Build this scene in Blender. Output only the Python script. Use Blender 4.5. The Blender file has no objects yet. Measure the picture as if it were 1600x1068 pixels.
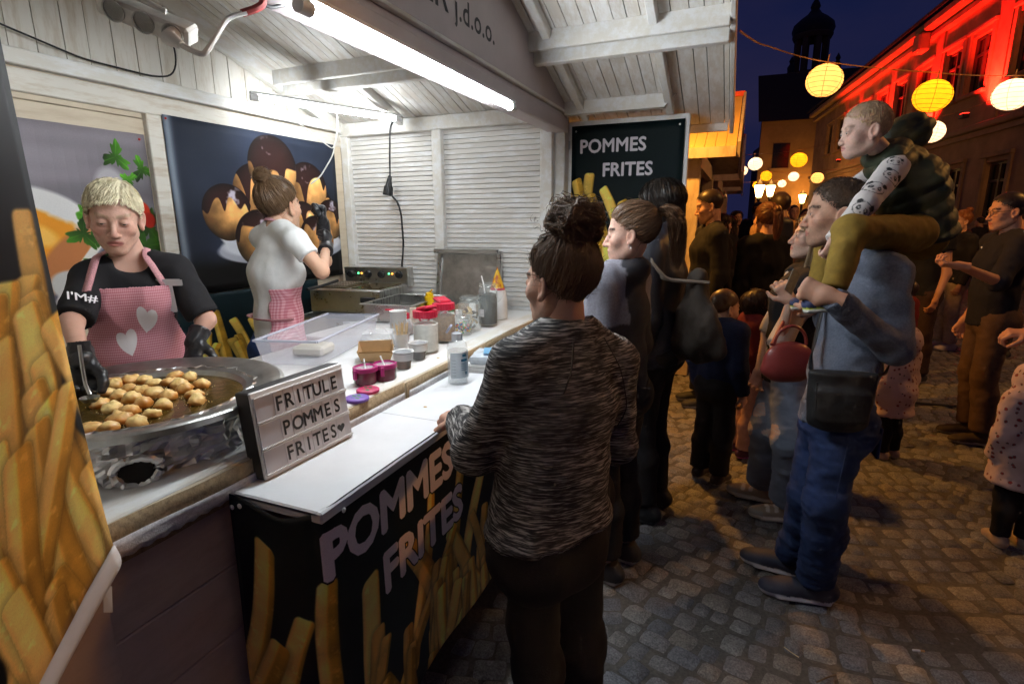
import bpy, bmesh, math, random
import numpy as np
from mathutils import Vector, Matrix
random.seed(7); RNG = np.random.default_rng(7)
SC = bpy.context.scene
COL = SC.collection
rad = math.radians
# ------------------------------------------------------------------ camera, world, exposure
cam_d = bpy.data.cameras.new('camera'); cam = bpy.data.objects.new('camera', cam_d); COL.objects.link(cam)
cam_d.sensor_width = 36; cam_d.lens = 36*844.04/1600; cam_d.clip_start = .02; cam_d.clip_end = 500
def _cam():
    p, r, yaw = .22184, -.00731, .3961
    fw = Vector((-math.sin(yaw)*math.cos(p), math.cos(yaw)*math.cos(p), -math.sin(p)))
    ri = Vector((math.cos(yaw), math.sin(yaw), 0)); up = ri.cross(fw)
    ri, up = math.cos(r)*ri+math.sin(r)*up, -math.sin(r)*ri+math.cos(r)*up
    m = Matrix((ri, up, -fw)).transposed().to_4x4(); m.translation = (0, 0, 1.56)
    cam.matrix_world = m
_cam(); SC.camera = cam
w = bpy.data.worlds.new('World'); SC.world = w; w.use_nodes = True
bg = w.node_tree.nodes['Background']; bg.inputs[1].default_value = 1.0
_n = w.node_tree.nodes; _l = w.node_tree.links
_tc = _n.new('ShaderNodeTexCoord'); _no = _n.new('ShaderNodeTexNoise'); _no.inputs['Scale'].default_value = 3.2; _no.inputs['Detail'].default_value = 5
_mp = _n.new('ShaderNodeMapping'); _mp.inputs['Scale'].default_value = (1, 1, 2.6)
_cr = _n.new('ShaderNodeValToRGB'); _cr.color_ramp.elements[0].position = .35; _cr.color_ramp.elements[1].position = .75
_cr.color_ramp.elements[0].color = (.0038, .0055, .024, 1); _cr.color_ramp.elements[1].color = (.0095, .0085, .026, 1)
_l.new(_tc.outputs['Generated'], _mp.inputs[0]); _l.new(_mp.outputs[0], _no.inputs['Vector']); _l.new(_no.outputs['Fac'], _cr.inputs[0]); _l.new(_cr.outputs[0], bg.inputs[0])
SC.view_settings.view_transform = 'Standard'; SC.view_settings.look = 'None'; SC.view_settings.gamma = 1; SC.view_settings.exposure = 0.85
SC.render.engine = 'CYCLES'; SC.cycles.use_denoising = True; SC.cycles.max_bounces = 7; SC.cycles.diffuse_bounces = 4
SC.cycles.transparent_max_bounces = 12; SC.cycles.transmission_bounces = 6; SC.cycles.glossy_bounces = 3; SC.cycles.caustics_reflective = False; SC.cycles.caustics_refractive = False
SC.cycles.sample_clamp_indirect = 3.0
TUBE_E, RED_E, LAN_E, LAMP_E = 96., 2000., .14, 62.
# ------------------------------------------------------------------ materials
MATS = {}
def mat(name, col=(.5, .5, .5), rough=.6, metal=0., emit=None, estr=0., trans=0., ior=1.45, alpha=1., sss=0., coat=0., spec=.5, sheen=0.,
        noise=None, bump=None, vcol=False, ramp=None, coords='Object'):
    """noise=(scale, amount, stretch3) multiplies the colour; bump=(scale, strength, stretch3, dist); vcol reads attribute Col"""
    if name in MATS: return MATS[name]
    m = bpy.data.materials.new(name); m.use_nodes = True; MATS[name] = m
    nt = m.node_tree; N = nt.nodes; L = nt.links; b = N['Principled BSDF']
    b.inputs['Base Color'].default_value = (*col, 1); b.inputs['Roughness'].default_value = rough; b.inputs['Metallic'].default_value = metal
    b.inputs['Transmission Weight'].default_value = trans; b.inputs['IOR'].default_value = ior; b.inputs['Alpha'].default_value = alpha
    b.inputs['Coat Weight'].default_value = coat; b.inputs['Specular IOR Level'].default_value = spec
    b.inputs['Sheen Weight'].default_value = sheen
    if sss: b.inputs['Subsurface Weight'].default_value = sss; b.inputs['Subsurface Radius'].default_value = (.012, .005, .003); b.inputs['Subsurface Scale'].default_value = .6
    if emit: b.inputs['Emission Color'].default_value = (*emit, 1); b.inputs['Emission Strength'].default_value = estr
    src = None
    if vcol:
        a = N.new('ShaderNodeAttribute'); a.attribute_name = 'Col'; src = a.outputs['Color']
    tc = None
    def coord(stretch):
        nonlocal tc
        if tc is None: tc = N.new('ShaderNodeTexCoord')
        mp = N.new('ShaderNodeMapping'); mp.inputs['Scale'].default_value = stretch; L.new(tc.outputs[coords], mp.inputs[0]); return mp.outputs[0]
    if noise:
        sc, amt, st = noise
        nz = N.new('ShaderNodeTexNoise'); nz.inputs['Scale'].default_value = sc; nz.inputs['Detail'].default_value = 6; nz.inputs['Roughness'].default_value = .65
        L.new(coord(st), nz.inputs['Vector'])
        r = N.new('ShaderNodeMapRange'); r.inputs['From Min'].default_value = .3; r.inputs['From Max'].default_value = .7
        r.inputs['To Min'].default_value = 1-amt; r.inputs['To Max'].default_value = 1+amt*.6; L.new(nz.outputs['Fac'], r.inputs['Value'])
        mx = N.new('ShaderNodeVectorMath'); mx.operation = 'SCALE'
        if src: L.new(src, mx.inputs[0])
        else: mx.inputs[0].default_value = col
        L.new(r.outputs[0], mx.inputs['Scale']); src = mx.outputs[0]
        rr = N.new('ShaderNodeMapRange'); rr.inputs['To Min'].default_value = max(0.02, rough-.1); rr.inputs['To Max'].default_value = min(1, rough+.12); L.new(nz.outputs['Fac'], rr.inputs['Value']); L.new(rr.outputs[0], b.inputs['Roughness'])
    if src: L.new(src, b.inputs['Base Color'])
    if bump:
        sc, s, st, dist = bump
        nz = N.new('ShaderNodeTexNoise'); nz.inputs['Scale'].default_value = sc; nz.inputs['Detail'].default_value = 5; L.new(coord(st), nz.inputs['Vector'])
        bp = N.new('ShaderNodeBump'); bp.inputs['Strength'].default_value = s; bp.inputs['Distance'].default_value = dist; L.new(nz.outputs['Fac'], bp.inputs['Height']); L.new(bp.outputs[0], b.inputs['Normal'])
    return m
def image_mat(name, px, rough=.5, bump=None, coat=0., spec=.5):
    """px: float array h,w,3 in display values; a print on a flat or curved sheet read through the mesh UVs"""
    h, w_, _ = px.shape
    im = bpy.data.images.new(name, w_, h, alpha=False)
    buf = np.ones((h, w_, 4), np.float32); buf[..., :3] = np.clip(px, 0, 1)[::-1]
    im.pixels.foreach_set(buf.ravel()); im.update(); im.pack()
    m = bpy.data.materials.new(name); m.use_nodes = True; N = m.node_tree.nodes; L = m.node_tree.links; b = N['Principled BSDF']
    t = N.new('ShaderNodeTexImage'); t.image = im; t.extension = 'EXTEND'; L.new(t.outputs[0], b.inputs['Base Color'])
    b.inputs['Roughness'].default_value = rough; b.inputs['Coat Weight'].default_value = coat; b.inputs['Specular IOR Level'].default_value = spec
    if bump:
        tc = N.new('ShaderNodeTexCoord'); nz = N.new('ShaderNodeTexNoise'); nz.inputs['Scale'].default_value = bump[0]; L.new(tc.outputs['Object'], nz.inputs['Vector'])
        bp = N.new('ShaderNodeBump'); bp.inputs['Strength'].default_value = bump[1]; bp.inputs['Distance'].default_value = bump[2]; L.new(nz.outputs['Fac'], bp.inputs['Height']); L.new(bp.outputs[0], b.inputs['Normal'])
    MATS[name] = m; return m
# ------------------------------------------------------------------ objects
def empty(name, loc=(0, 0, 0), rz=0., label=None, cat=None, group=None, kind=None, rot=None):
    o = bpy.data.objects.new(name, None); COL.objects.link(o); o.location = loc; o.rotation_euler = rot if rot else (0, 0, rz); o.empty_display_size = .1
    return tag(o, label, cat, group, kind)
def tag(o, label=None, cat=None, group=None, kind=None):
    if label: o['label'] = label
    if cat: o['category'] = cat
    if group: o['group'] = group
    if kind: o['kind'] = kind
    return o
def mesh_np(name, V, F, smooth=True, mats=None, mi=None, col=None, uv=None):
    """V (n,3); F (m,k) array or list of arrays of one k each"""
    me = bpy.data.meshes.new(name); V = np.asarray(V, np.float32)
    Fs = F if isinstance(F, list) and not isinstance(F[0], tuple) else [F]
    Fs = [np.asarray(f, np.int32) for f in Fs if len(f)]
    loops = np.concatenate([f.ravel() for f in Fs]); tot = np.concatenate([np.full(len(f), f.shape[1], np.int32) for f in Fs])
    st = np.concatenate([[0], np.cumsum(tot)[:-1]]).astype(np.int32)
    me.vertices.add(len(V)); me.vertices.foreach_set('co', V.ravel())
    me.loops.add(len(loops)); me.loops.foreach_set('vertex_index', loops)
    me.polygons.add(len(tot)); me.polygons.foreach_set('loop_start', st); me.polygons.foreach_set('loop_total', tot)
    if mi is not None: me.polygons.foreach_set('material_index', np.asarray(mi, np.int32))
    me.polygons.foreach_set('use_smooth', np.full(len(tot), smooth, bool))
    if mats:
        for m in (mats if isinstance(mats, (list, tuple)) else [mats]): me.materials.append(m)
    if col is not None:
        a = me.color_attributes.new('Col', 'FLOAT_COLOR', 'POINT'); c = np.ones((len(V), 4), np.float32); c[:, :3] = col; a.data.foreach_set('color', c.ravel())
    if uv is not None:
        l = me.uv_layers.new(name='UVMap'); l.data.foreach_set('uv', np.asarray(uv, np.float32)[loops].ravel())
    me.update(calc_edges=True); me.validate(); return me
def obj(name, me, m=None, parent=None, loc=(0, 0, 0), rot=(0, 0, 0)):
    o = bpy.data.objects.new(name, me); COL.objects.link(o); o.location = loc; o.rotation_euler = rot
    if m is not None:
        me.materials.clear(); me.materials.append(m)
    if parent: o.parent = parent
    return o
class MB:
    """collects simple solids into one mesh"""
    def __init__(s): s.v = []; s.f = []; s.sm = []
    def _add(s, v, f, sm):
        n = len(s.v); s.v += [tuple(p) for p in v]; s.f += [tuple(i+n for i in q) for q in f]; s.sm += [sm]*len(f); return s
    def box(s, c, d, M=None, bev=0.):
        x, y, z = d[0]/2, d[1]/2, d[2]/2
        if bev > 0:
            b = min(bev, x*.9, y*.9, z*.9); v = []; ix = {}
            bm = bmesh.new(); bmesh.ops.create_cube(bm, size=1)
            for q in bm.verts: q.co = (q.co.x*2*x, q.co.y*2*y, q.co.z*2*z)
            bmesh.ops.bevel(bm, geom=bm.edges[:], offset=b, segments=1, affect='EDGES', profile=.5)
            bm.verts.index_update(); v = [q.co.copy() for q in bm.verts]; f = [tuple(k.index for k in p.verts) for p in bm.faces]; bm.free()
        else:
            v = [Vector((i*x, j*y, k*z)) for i in (-1, 1) for j in (-1, 1) for k in (-1, 1)]
            f = [(0, 1, 3, 2), (4, 6, 7, 5), (0, 4, 5, 1), (2, 3, 7, 6), (0, 2, 6, 4), (1, 5, 7, 3)]
        c = Vector(c)
        v = [(M @ p if M is not None else p)+c for p in v]
        return s._add(v, f, False)
    def bar(s, a, b, w_, h_, up=(0, 0, 1), bev=0.):
        a, b = Vector(a), Vector(b); d = b-a; L = d.length; d.normalize(); u = Vector(up); x = d.cross(u)
        if x.length < 1e-4: x = d.cross(Vector((1, 0, 0)))
        x.normalize(); u = x.cross(d); M = Matrix((x, d, u)).transposed()
        return s.box((a+b)/2, (w_, L, h_), M, bev)
    def tube(s, pts, r, n=8, cap=True):
        P = [Vector(p) for p in pts]; R = r if isinstance(r, (list, tuple)) else [r]*len(P); v = []; f = []
        t0 = (P[1]-P[0]).normalized(); u = t0.cross(Vector((0, 0, 1)))
        if u.length < .1: u = t0.cross(Vector((1, 0, 0)))
        u.normalize()
        for i, p in enumerate(P):
            t = (P[min(i+1, len(P)-1)]-P[max(i-1, 0)]).normalized(); u = (u-t*u.dot(t)).normalized(); w2 = t.cross(u)
            for k in range(n):
                a = 2*math.pi*k/n; v.append(p+(u*math.cos(a)+w2*math.sin(a))*R[i])
        for i in range(len(P)-1):
            for k in range(n):
                f.append((i*n+k, i*n+(k+1) % n, (i+1)*n+(k+1) % n, (i+1)*n+k))
        if cap: f.append(tuple(range(n))[::-1]); f.append(tuple((len(P)-1)*n+k for k in range(n)))
        return s._add(v, f, True)
    def lathe(s, prof, n=24, c=(0, 0, 0), M=None, sx=1., sy=1., cap=(1, 1)):
        v = []; f = []; c = Vector(c)
        for (r, z) in prof:
            for k in range(n):
                a = 2*math.pi*k/n; p = Vector((math.cos(a)*r*sx, math.sin(a)*r*sy, z)); v.append((M @ p if M is not None else p)+c)
        for i in range(len(prof)-1):
            for k in range(n): f.append((i*n+k, i*n+(k+1) % n, (i+1)*n+(k+1) % n, (i+1)*n+k))
        if cap[0] and prof[0][0] > 1e-4: f.append(tuple(range(n))[::-1])
        if cap[1] and prof[-1][0] > 1e-4: f.append(tuple((len(prof)-1)*n+k for k in range(n)))
        return s._add(v, f, True)
    def poly(s, pts, t):
        """flat outline pts (3d, planar) thickened along vector t"""
        t = Vector(t); n = len(pts); v = [Vector(p) for p in pts]+[Vector(p)+t for p in pts]
        f = [tuple(range(n))[::-1], tuple(range(n, 2*n))]+[(i, (i+1) % n, n+(i+1) % n, n+i) for i in range(n)]
        return s._add(v, f, False)
    def mesh(s, name, m=None):
        me = bpy.data.meshes.new(name); me.from_pydata(s.v, [], s.f); me.polygons.foreach_set('use_smooth', s.sm)
        if m is not None: me.materials.append(m)
        bm = bmesh.new(); bm.from_mesh(me); bmesh.ops.recalc_face_normals(bm, faces=bm.faces[:]); bm.to_mesh(me); bm.free()
        me.update(); return me
    def build(s, name, m, parent=None, loc=(0, 0, 0), rot=(0, 0, 0)):
        me = s.mesh(name, m)
        if any(s.sm): me.set_sharp_from_angle(angle=rad(40))
        return obj(name, me, None, parent, loc, rot)
def copy_tree(o, parent=None, loc=None, rot=None):
    c = o.copy(); COL.objects.link(c)
    if parent is not None: c.parent = parent
    if loc is not None: c.location = loc
    if rot is not None: c.rotation_euler = rot
    for ch in o.children: copy_tree(ch, c)
    return c
def sheet(name, fn, nu, nv, m, parent=None, thick=0., loc=(0, 0, 0)):
    """grid sheet, fn(u,v)->xyz with u,v in 0..1 arrays; v up"""
    U, Vv = np.meshgrid(np.linspace(0, 1, nu), np.linspace(0, 1, nv)); P = np.stack(fn(U, Vv), -1).reshape(-1, 3)
    i = np.arange(nu*nv).reshape(nv, nu); F = np.stack([i[:-1, :-1], i[:-1, 1:], i[1:, 1:], i[1:, :-1]], -1).reshape(-1, 4)
    me = mesh_np(name, P, F, True, m, uv=np.stack([U.ravel(), Vv.ravel()], -1)); o = obj(name, me, None, parent, loc)
    if thick:
        md = o.modifiers.new('solid', 'SOLIDIFY'); md.thickness = thick; md.offset = -1
    return o
# ------------------------------------------------------------------ value noise
def _hash(ix, iy, iz, seed=0):
    n = (ix*374761393+iy*668265263+iz*1440662683+seed*974711) & 0x7fffffff
    n = ((n ^ (n >> 13))*1274126177) & 0x7fffffff
    return ((n ^ (n >> 16)) & 0xffff)/65535.
def vnoise(P, seed=0):
    P = np.asarray(P, np.float64); i = np.floor(P).astype(np.int64); f = P-i; f = f*f*(3-2*f); r = 0
    for dx in (0, 1):
        for dy in (0, 1):
            for dz in (0, 1):
                wgt = (f[..., 0] if dx else 1-f[..., 0])*(f[..., 1] if dy else 1-f[..., 1])*(f[..., 2] if dz else 1-f[..., 2])
                r = r+wgt*_hash(i[..., 0]+dx, i[..., 1]+dy, i[..., 2]+dz, seed)
    return r*2-1
def fbm(P, o=3, seed=0):
    P = np.asarray(P, np.float64); r = 0; a = .5
    for k in range(o): r = r+a*vnoise(P*2**k, seed+k); a *= .5
    return r
# ------------------------------------------------------------------ signed distance fields -> smooth closed meshes
def _v(p): return np.asarray(p, np.float32)
class Field:
    def __init__(s, lo, hi, res):
        s.lo = _v(lo); s.res = res; s.n = np.maximum(4, np.ceil((_v(hi)-s.lo)/res).astype(int)+1)
        s.D = np.full(s.n, .5, np.float32); s.M = np.zeros(s.n, np.int8)
        s.ax = [s.lo[i]+np.arange(s.n[i], dtype=np.float32)*res for i in range(3)]
    def win(s, lo, hi):
        a = np.clip(np.floor((lo-s.lo)/s.res).astype(int), 0, s.n); b = np.clip(np.ceil((hi-s.lo)/s.res).astype(int)+1, 0, s.n)
        if (b <= a).any(): return None
        return tuple(slice(x, y) for x, y in zip(a, b))
    def pts(s, w): return s.ax[0][w[0]][:, None, None], s.ax[1][w[1]][None, :, None], s.ax[2][w[2]][None, None, :]
    def put(s, w, d, op, k, mid):
        D = s.D[w]
        if op == '+':
            if mid is not None:
                M = s.M[w]; M[d < D] = mid
            if k > 0:
                h = np.clip(.5+.5*(D-d)/k, 0, 1); s.D[w] = D+(d-D)*h-k*h*(1-h)
            else: s.D[w] = np.minimum(D, d)
        elif op == '-':
            if k > 0:
                h = np.clip(.5-.5*(D+d)/k, 0, 1); s.D[w] = D+(-d-D)*h+k*h*(1-h)
            else: s.D[w] = np.maximum(D, -d)
    def cone(s, a, b, ra, rb, k=.02, op='+', mid=None, flat=(0, 0)):
        a, b = _v(a), _v(b); m = max(ra, rb)+k+2.5*s.res; w = s.win(np.minimum(a, b)-m, np.maximum(a, b)+m)
        if w is None: return s
        x, y, z = s.pts(w); ba = b-a; L2 = max(float(ba@ba), 1e-9)
        px, py, pz = x-a[0], y-a[1], z-a[2]; h = (px*ba[0]+py*ba[1]+pz*ba[2])/L2; t = np.clip(h, 0, 1)
        d = np.sqrt((px-ba[0]*t)**2+(py-ba[1]*t)**2+(pz-ba[2]*t)**2)-(ra+(rb-ra)*t); L = math.sqrt(L2)
        if flat[0]: d = np.maximum(d, -h*L)
        if flat[1]: d = np.maximum(d, (h-1)*L)
        s.put(w, d, op, k, mid); return s
    def econe(s, a, b, ra, rb, side, k=.03, op='+', mid=None, flat=(0, 0)):
        """cone of elliptic section; ra, rb = (half width along side, half depth)"""
        a, b, side = _v(a), _v(b), _v(side); m = max(*ra, *rb)+k+2.5*s.res; w = s.win(np.minimum(a, b)-m, np.maximum(a, b)+m)
        if w is None: return s
        x, y, z = s.pts(w); ba = b-a; L = float(np.linalg.norm(ba)); n = ba/L; side = side-n*(side@n); side /= np.linalg.norm(side); fr = np.cross(n, side)
        px, py, pz = x-a[0], y-a[1], z-a[2]
        hh = px*n[0]+py*n[1]+pz*n[2]; u = px*side[0]+py*side[1]+pz*side[2]; v = px*fr[0]+py*fr[1]+pz*fr[2]
        t = np.clip(hh/L, 0, 1); e = hh-t*L; ru = ra[0]+(rb[0]-ra[0])*t; rv = ra[1]+(rb[1]-ra[1])*t; mn = np.minimum(ru, rv)
        q = np.sqrt((u/ru)**2+(v/rv)**2+(e/mn)**2); g = np.sqrt((u/ru**2)**2+(v/rv**2)**2+(e/mn**2)**2)+1e-6
        d = q*(q-1)/g
        if flat[0]: d = np.maximum(d, -hh)
        if flat[1]: d = np.maximum(d, hh-L)
        s.put(w, d, op, k, mid); return s
    def ell(s, c, r, R=None, k=.02, op='+', mid=None):
        """R rows are the local axes"""
        c, r = _v(c), _v(r); m = float(r.max())+k+2.5*s.res; w = s.win(c-m, c+m)
        if w is None: return s
        x, y, z = s.pts(w); x, y, z = x-c[0], y-c[1], z-c[2]
        if R is not None:
            R = np.asarray(R, np.float32); x, y, z = (R[i][0]*x+R[i][1]*y+R[i][2]*z for i in range(3))
        q = np.sqrt((x/r[0])**2+(y/r[1])**2+(z/r[2])**2); g = np.sqrt((x/r[0]**2)**2+(y/r[1]**2)**2+(z/r[2]**2)**2)+1e-6
        s.put(w, q*(q-1)/g, op, k, mid); return s
    def plane(s, c, n, radius, k=.004):
        """cut away the side n points to, within a ball round c"""
        c, n = _v(c), _v(n); n = n/np.linalg.norm(n); w = s.win(c-radius, c+radius)
        if w is None: return s
        x, y, z = s.pts(w); d = (x-c[0])*n[0]+(y-c[1])*n[1]+(z-c[2])*n[2]
        q = np.sqrt((x-c[0])**2+(y-c[1])**2+(z-c[2])**2)-radius
        d = np.maximum(-d, q); s.put(w, d, '-', k, None); return s
    def mesh(s):
        D = s.D; S = D < 0; n = s.n-1
        cnt = np.zeros(n, np.uint8); Su = S.view(np.uint8)
        for i in (0, 1):
            for j in (0, 1):
                for k in (0, 1): cnt += Su[i:i+n[0], j:j+n[1], k:k+n[2]]
        act = (cnt > 0) & (cnt < 8); I = np.argwhere(act)
        if len(I) == 0: return np.zeros((0, 3)), np.zeros((0, 4), int), np.zeros(0, int)
        ID = np.full(n, -1, np.int32); ID[tuple(I.T)] = np.arange(len(I))
        off = np.array([(i, j, k) for i in (0, 1) for j in (0, 1) for k in (0, 1)])
        C = np.stack([D[I[:, 0]+o[0], I[:, 1]+o[1], I[:, 2]+o[2]] for o in off], 1)
        acc = np.zeros((len(I), 3), np.float32); num = np.zeros(len(I), np.float32)
        for a in range(8):
            for b in range(a+1, 8):
                if np.abs(off[a]-off[b]).sum() != 1: continue
                A, B = C[:, a], C[:, b]; cr = (A < 0) != (B < 0); t = np.where(cr, A/np.where(cr, A-B, 1), 0)
                acc += np.where(cr[:, None], off[a]+(off[b]-off[a])*t[:, None], 0); num += cr
        V = s.lo+(I+acc/num[:, None])*s.res
        Q = []
        for ax in range(3):
            o1, o2 = [(1, 2), (2, 0), (0, 1)][ax]
            sl0 = [slice(None)]*3; sl1 = [slice(None)]*3; sl0[ax] = slice(0, -1); sl1[ax] = slice(1, None)
            X = S[tuple(sl0)] != S[tuple(sl1)]; E = np.argwhere(X)
            ok = (E[:, o1] > 0) & (E[:, o2] > 0) & (E[:, o1] < n[o1]) & (E[:, o2] < n[o2]); E = E[ok]
            e1 = np.zeros(3, int); e1[o1] = 1; e2 = np.zeros(3, int); e2[o2] = 1
            q = np.stack([ID[tuple((E-e1-e2).T)], ID[tuple((E-e2).T)], ID[tuple(E.T)], ID[tuple((E-e1).T)]], 1)
            ins = S[tuple(E.T)]; q = np.where(ins[:, None], q, q[:, ::-1]); Q.append(q)
        Q = np.concatenate(Q); Q = Q[(Q >= 0).all(1)]
        Mi = s.M[tuple(I.T)]; Mx = s.M[tuple((I+1).T)]
        return V, Q, np.maximum(Mi, Mx).astype(int)
def vnormals(V, F):
    n = np.zeros_like(V); fn = np.cross(V[F[:, 1]]-V[F[:, 0]], V[F[:, 2]]-V[F[:, 0]])
    for k in range(F.shape[1]): np.add.at(n, F[:, k], fn)
    return n/(np.linalg.norm(n, axis=1, keepdims=True)+1e-9)
def folds(V, F, amp, freq=9., seed=0, st=(1, 1, 1), ridge=True):
    N = vnormals(V, F); q = fbm(V*np.array(st)*freq, 3, seed)
    if ridge: q = (1-np.abs(q)*3.2)*.6
    return V+N*(q*amp)[:, None]
def ribbons(paths, centre, width, taper=True, seed=0):
    """paths (N,S,3): hair strands as narrow ribbons lying flat to the head round centre"""
    N, S, _ = paths.shape; T = np.gradient(paths, axis=1); out = paths-np.asarray(centre); sd = np.cross(T, out); sd /= np.linalg.norm(sd, axis=2, keepdims=True)+1e-9
    rg = np.random.default_rng(seed); out = out/(np.linalg.norm(out, axis=2, keepdims=True)+1e-9)
    tw = rg.uniform(-.9, .9, (N, 1, 1)); sd = sd*np.cos(tw)+out*np.sin(tw)
    s = np.linspace(0, 1, S); wd = width*(np.interp(s, [0, .1, .7, 1], [.6, 1, .9, .15]) if taper else np.ones(S)); wd = wd[None, :, None]*rg.uniform(.6, 1.3, (N, 1, 1))
    V = np.stack([paths-sd*wd/2, paths+sd*wd/2], 2).reshape(-1, 3)
    b = (np.arange(N)[:, None]*S+np.arange(S-1)[None])*2; F = np.stack([b, b+1, b+3, b+2], -1).reshape(-1, 4); return V, F
# ------------------------------------------------------------------ people
def unit(v): v = np.asarray(v, float); return v/(np.linalg.norm(v)+1e-9)
SK_C = np.array((0, -.012, .035)); SK_R = np.array((.074, .093, .083))
_HC = {}
def head_local(kind='f', lids='open', res=.0027):
    """head in its own frame: x right, y forward, z up, origin between the ears at eye height; about 0.235 m tall"""
    key = (kind, lids, res)
    if key in _HC: return _HC[key]
    F = Field((-.1, -.13, -.15), (.1, .14, .135), res); ch = kind == 'c'
    F.ell(SK_C, SK_R*(1.03 if ch else 1), k=0)
    jw = {'m': 1.04, 'f': .95, 'c': 1.0}[kind]; jz = -.098 if not ch else -.088
    F.ell((0, .022, -.04), (.0585*jw, .066, .074 if not ch else .066), k=.035)
    for s in (-1, 1):
        F.cone((s*.046*jw, .0, -.06), (s*.013, .062, jz), .02 if not ch else .026, .016, k=.03)
        F.ell((s*(.04 if not ch else .036), .056, -.026 if not ch else -.034), (.024, .022, .022) if not ch else (.03, .028, .03), k=.025)
    F.ell((0, .068, jz), (.02, .017, .015), k=.022)
    F.ell((0, .066, -.064), (.03, .026, .024), k=.02)
    F.cone((-.034, .0745, .021), (.034, .0745, .021), .0115 if kind == 'm' else .0085, .0115 if kind == 'm' else .0085, k=.018)
    for s in (-1, 1): F.ell((s*.031, .092, .0), (.0165, .013, .011), k=.014, op='-')
    if not ch: F.cone((0, .079, .014), (0, .1045, -.036), .0065, .0095, k=.013).ell((0, .1035, -.0385), (.0105, .0095, .009), k=.008)
    else: F.cone((0, .079, .005), (0, .0985, -.033), .007, .0095, k=.014).ell((0, .1, -.036), (.0095, .009, .0085), k=.008)
    for s in (-1, 1):
        F.ell((s*.0115, .0945, -.041), (.0085, .01, .0075), k=.006); F.ell((s*.006, .1, -.0485), (.003, .005, .003), k=.003, op='-')
        F.ell((s*.031, .0755, -.001), (.0145, .0145, .0125), k=.006)
        if lids == 'open': F.ell((s*.031, .0905, -.0015), (.0128, .0065, .0048), k=.002, op='-')
        elif lids == 'down': F.ell((s*.031, .0905, -.0045), (.0122, .006, .0026), k=.002, op='-')
    mz = -.0685 if not ch else -.062
    F.cone((-.02, .084, mz+.0045), (.02, .084, mz+.0045), .0052, .0052, k=.006).ell((0, .0895, mz+.0045), (.012, .0058, .0048), k=.005)
    F.cone((-.016, .084, mz-.0055), (.016, .084, mz-.0055), .006, .006, k=.006).ell((0, .0885, mz-.006), (.011, .006, .0055), k=.005)
    F.cone((-.023, .094, mz-.001), (.023, .094, mz-.001), .0022, .0022, k=.003, op='-')
    for s in (-1, 1):
        c, sn = math.cos(.45*s), math.sin(.45*s); R = [(c, sn, 0), (-sn, c, .25), (0, -.25, 1)]
        F.ell((s*.078, -.006, -.012), (.0075, .02, .0325), R, k=.006); F.ell((s*.0835, -.002, -.008), (.0055, .0115, .02), R, k=.004, op='-')
        F.ell((s*.0775, .004, -.038), (.006, .008, .009), k=.005)
    V, Q, _ = F.mesh()
    # eyeballs
    ev, ef = [], []
    for s in (-1, 1):
        mb = MB(); mb.lathe([(.0126*math.sin(a), -.0126*math.cos(a)) for a in np.linspace(.01, math.pi-.01, 9)], 14)
        n = len(V)+sum(len(x) for x in ev); ev.append(np.array(mb.v)[:, [0, 2, 1]]*(1, 1, 1)+np.array((s*.031, .0757, -.001)))
        ef += [[i+n for i in f] for f in mb.f if len(f) == 4]
    nb = len(V); V = np.concatenate([V]+ev); Q = np.concatenate([Q, np.array(ef)])
    _HC[key] = (V, Q, nb, mz); return _HC[key]
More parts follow.
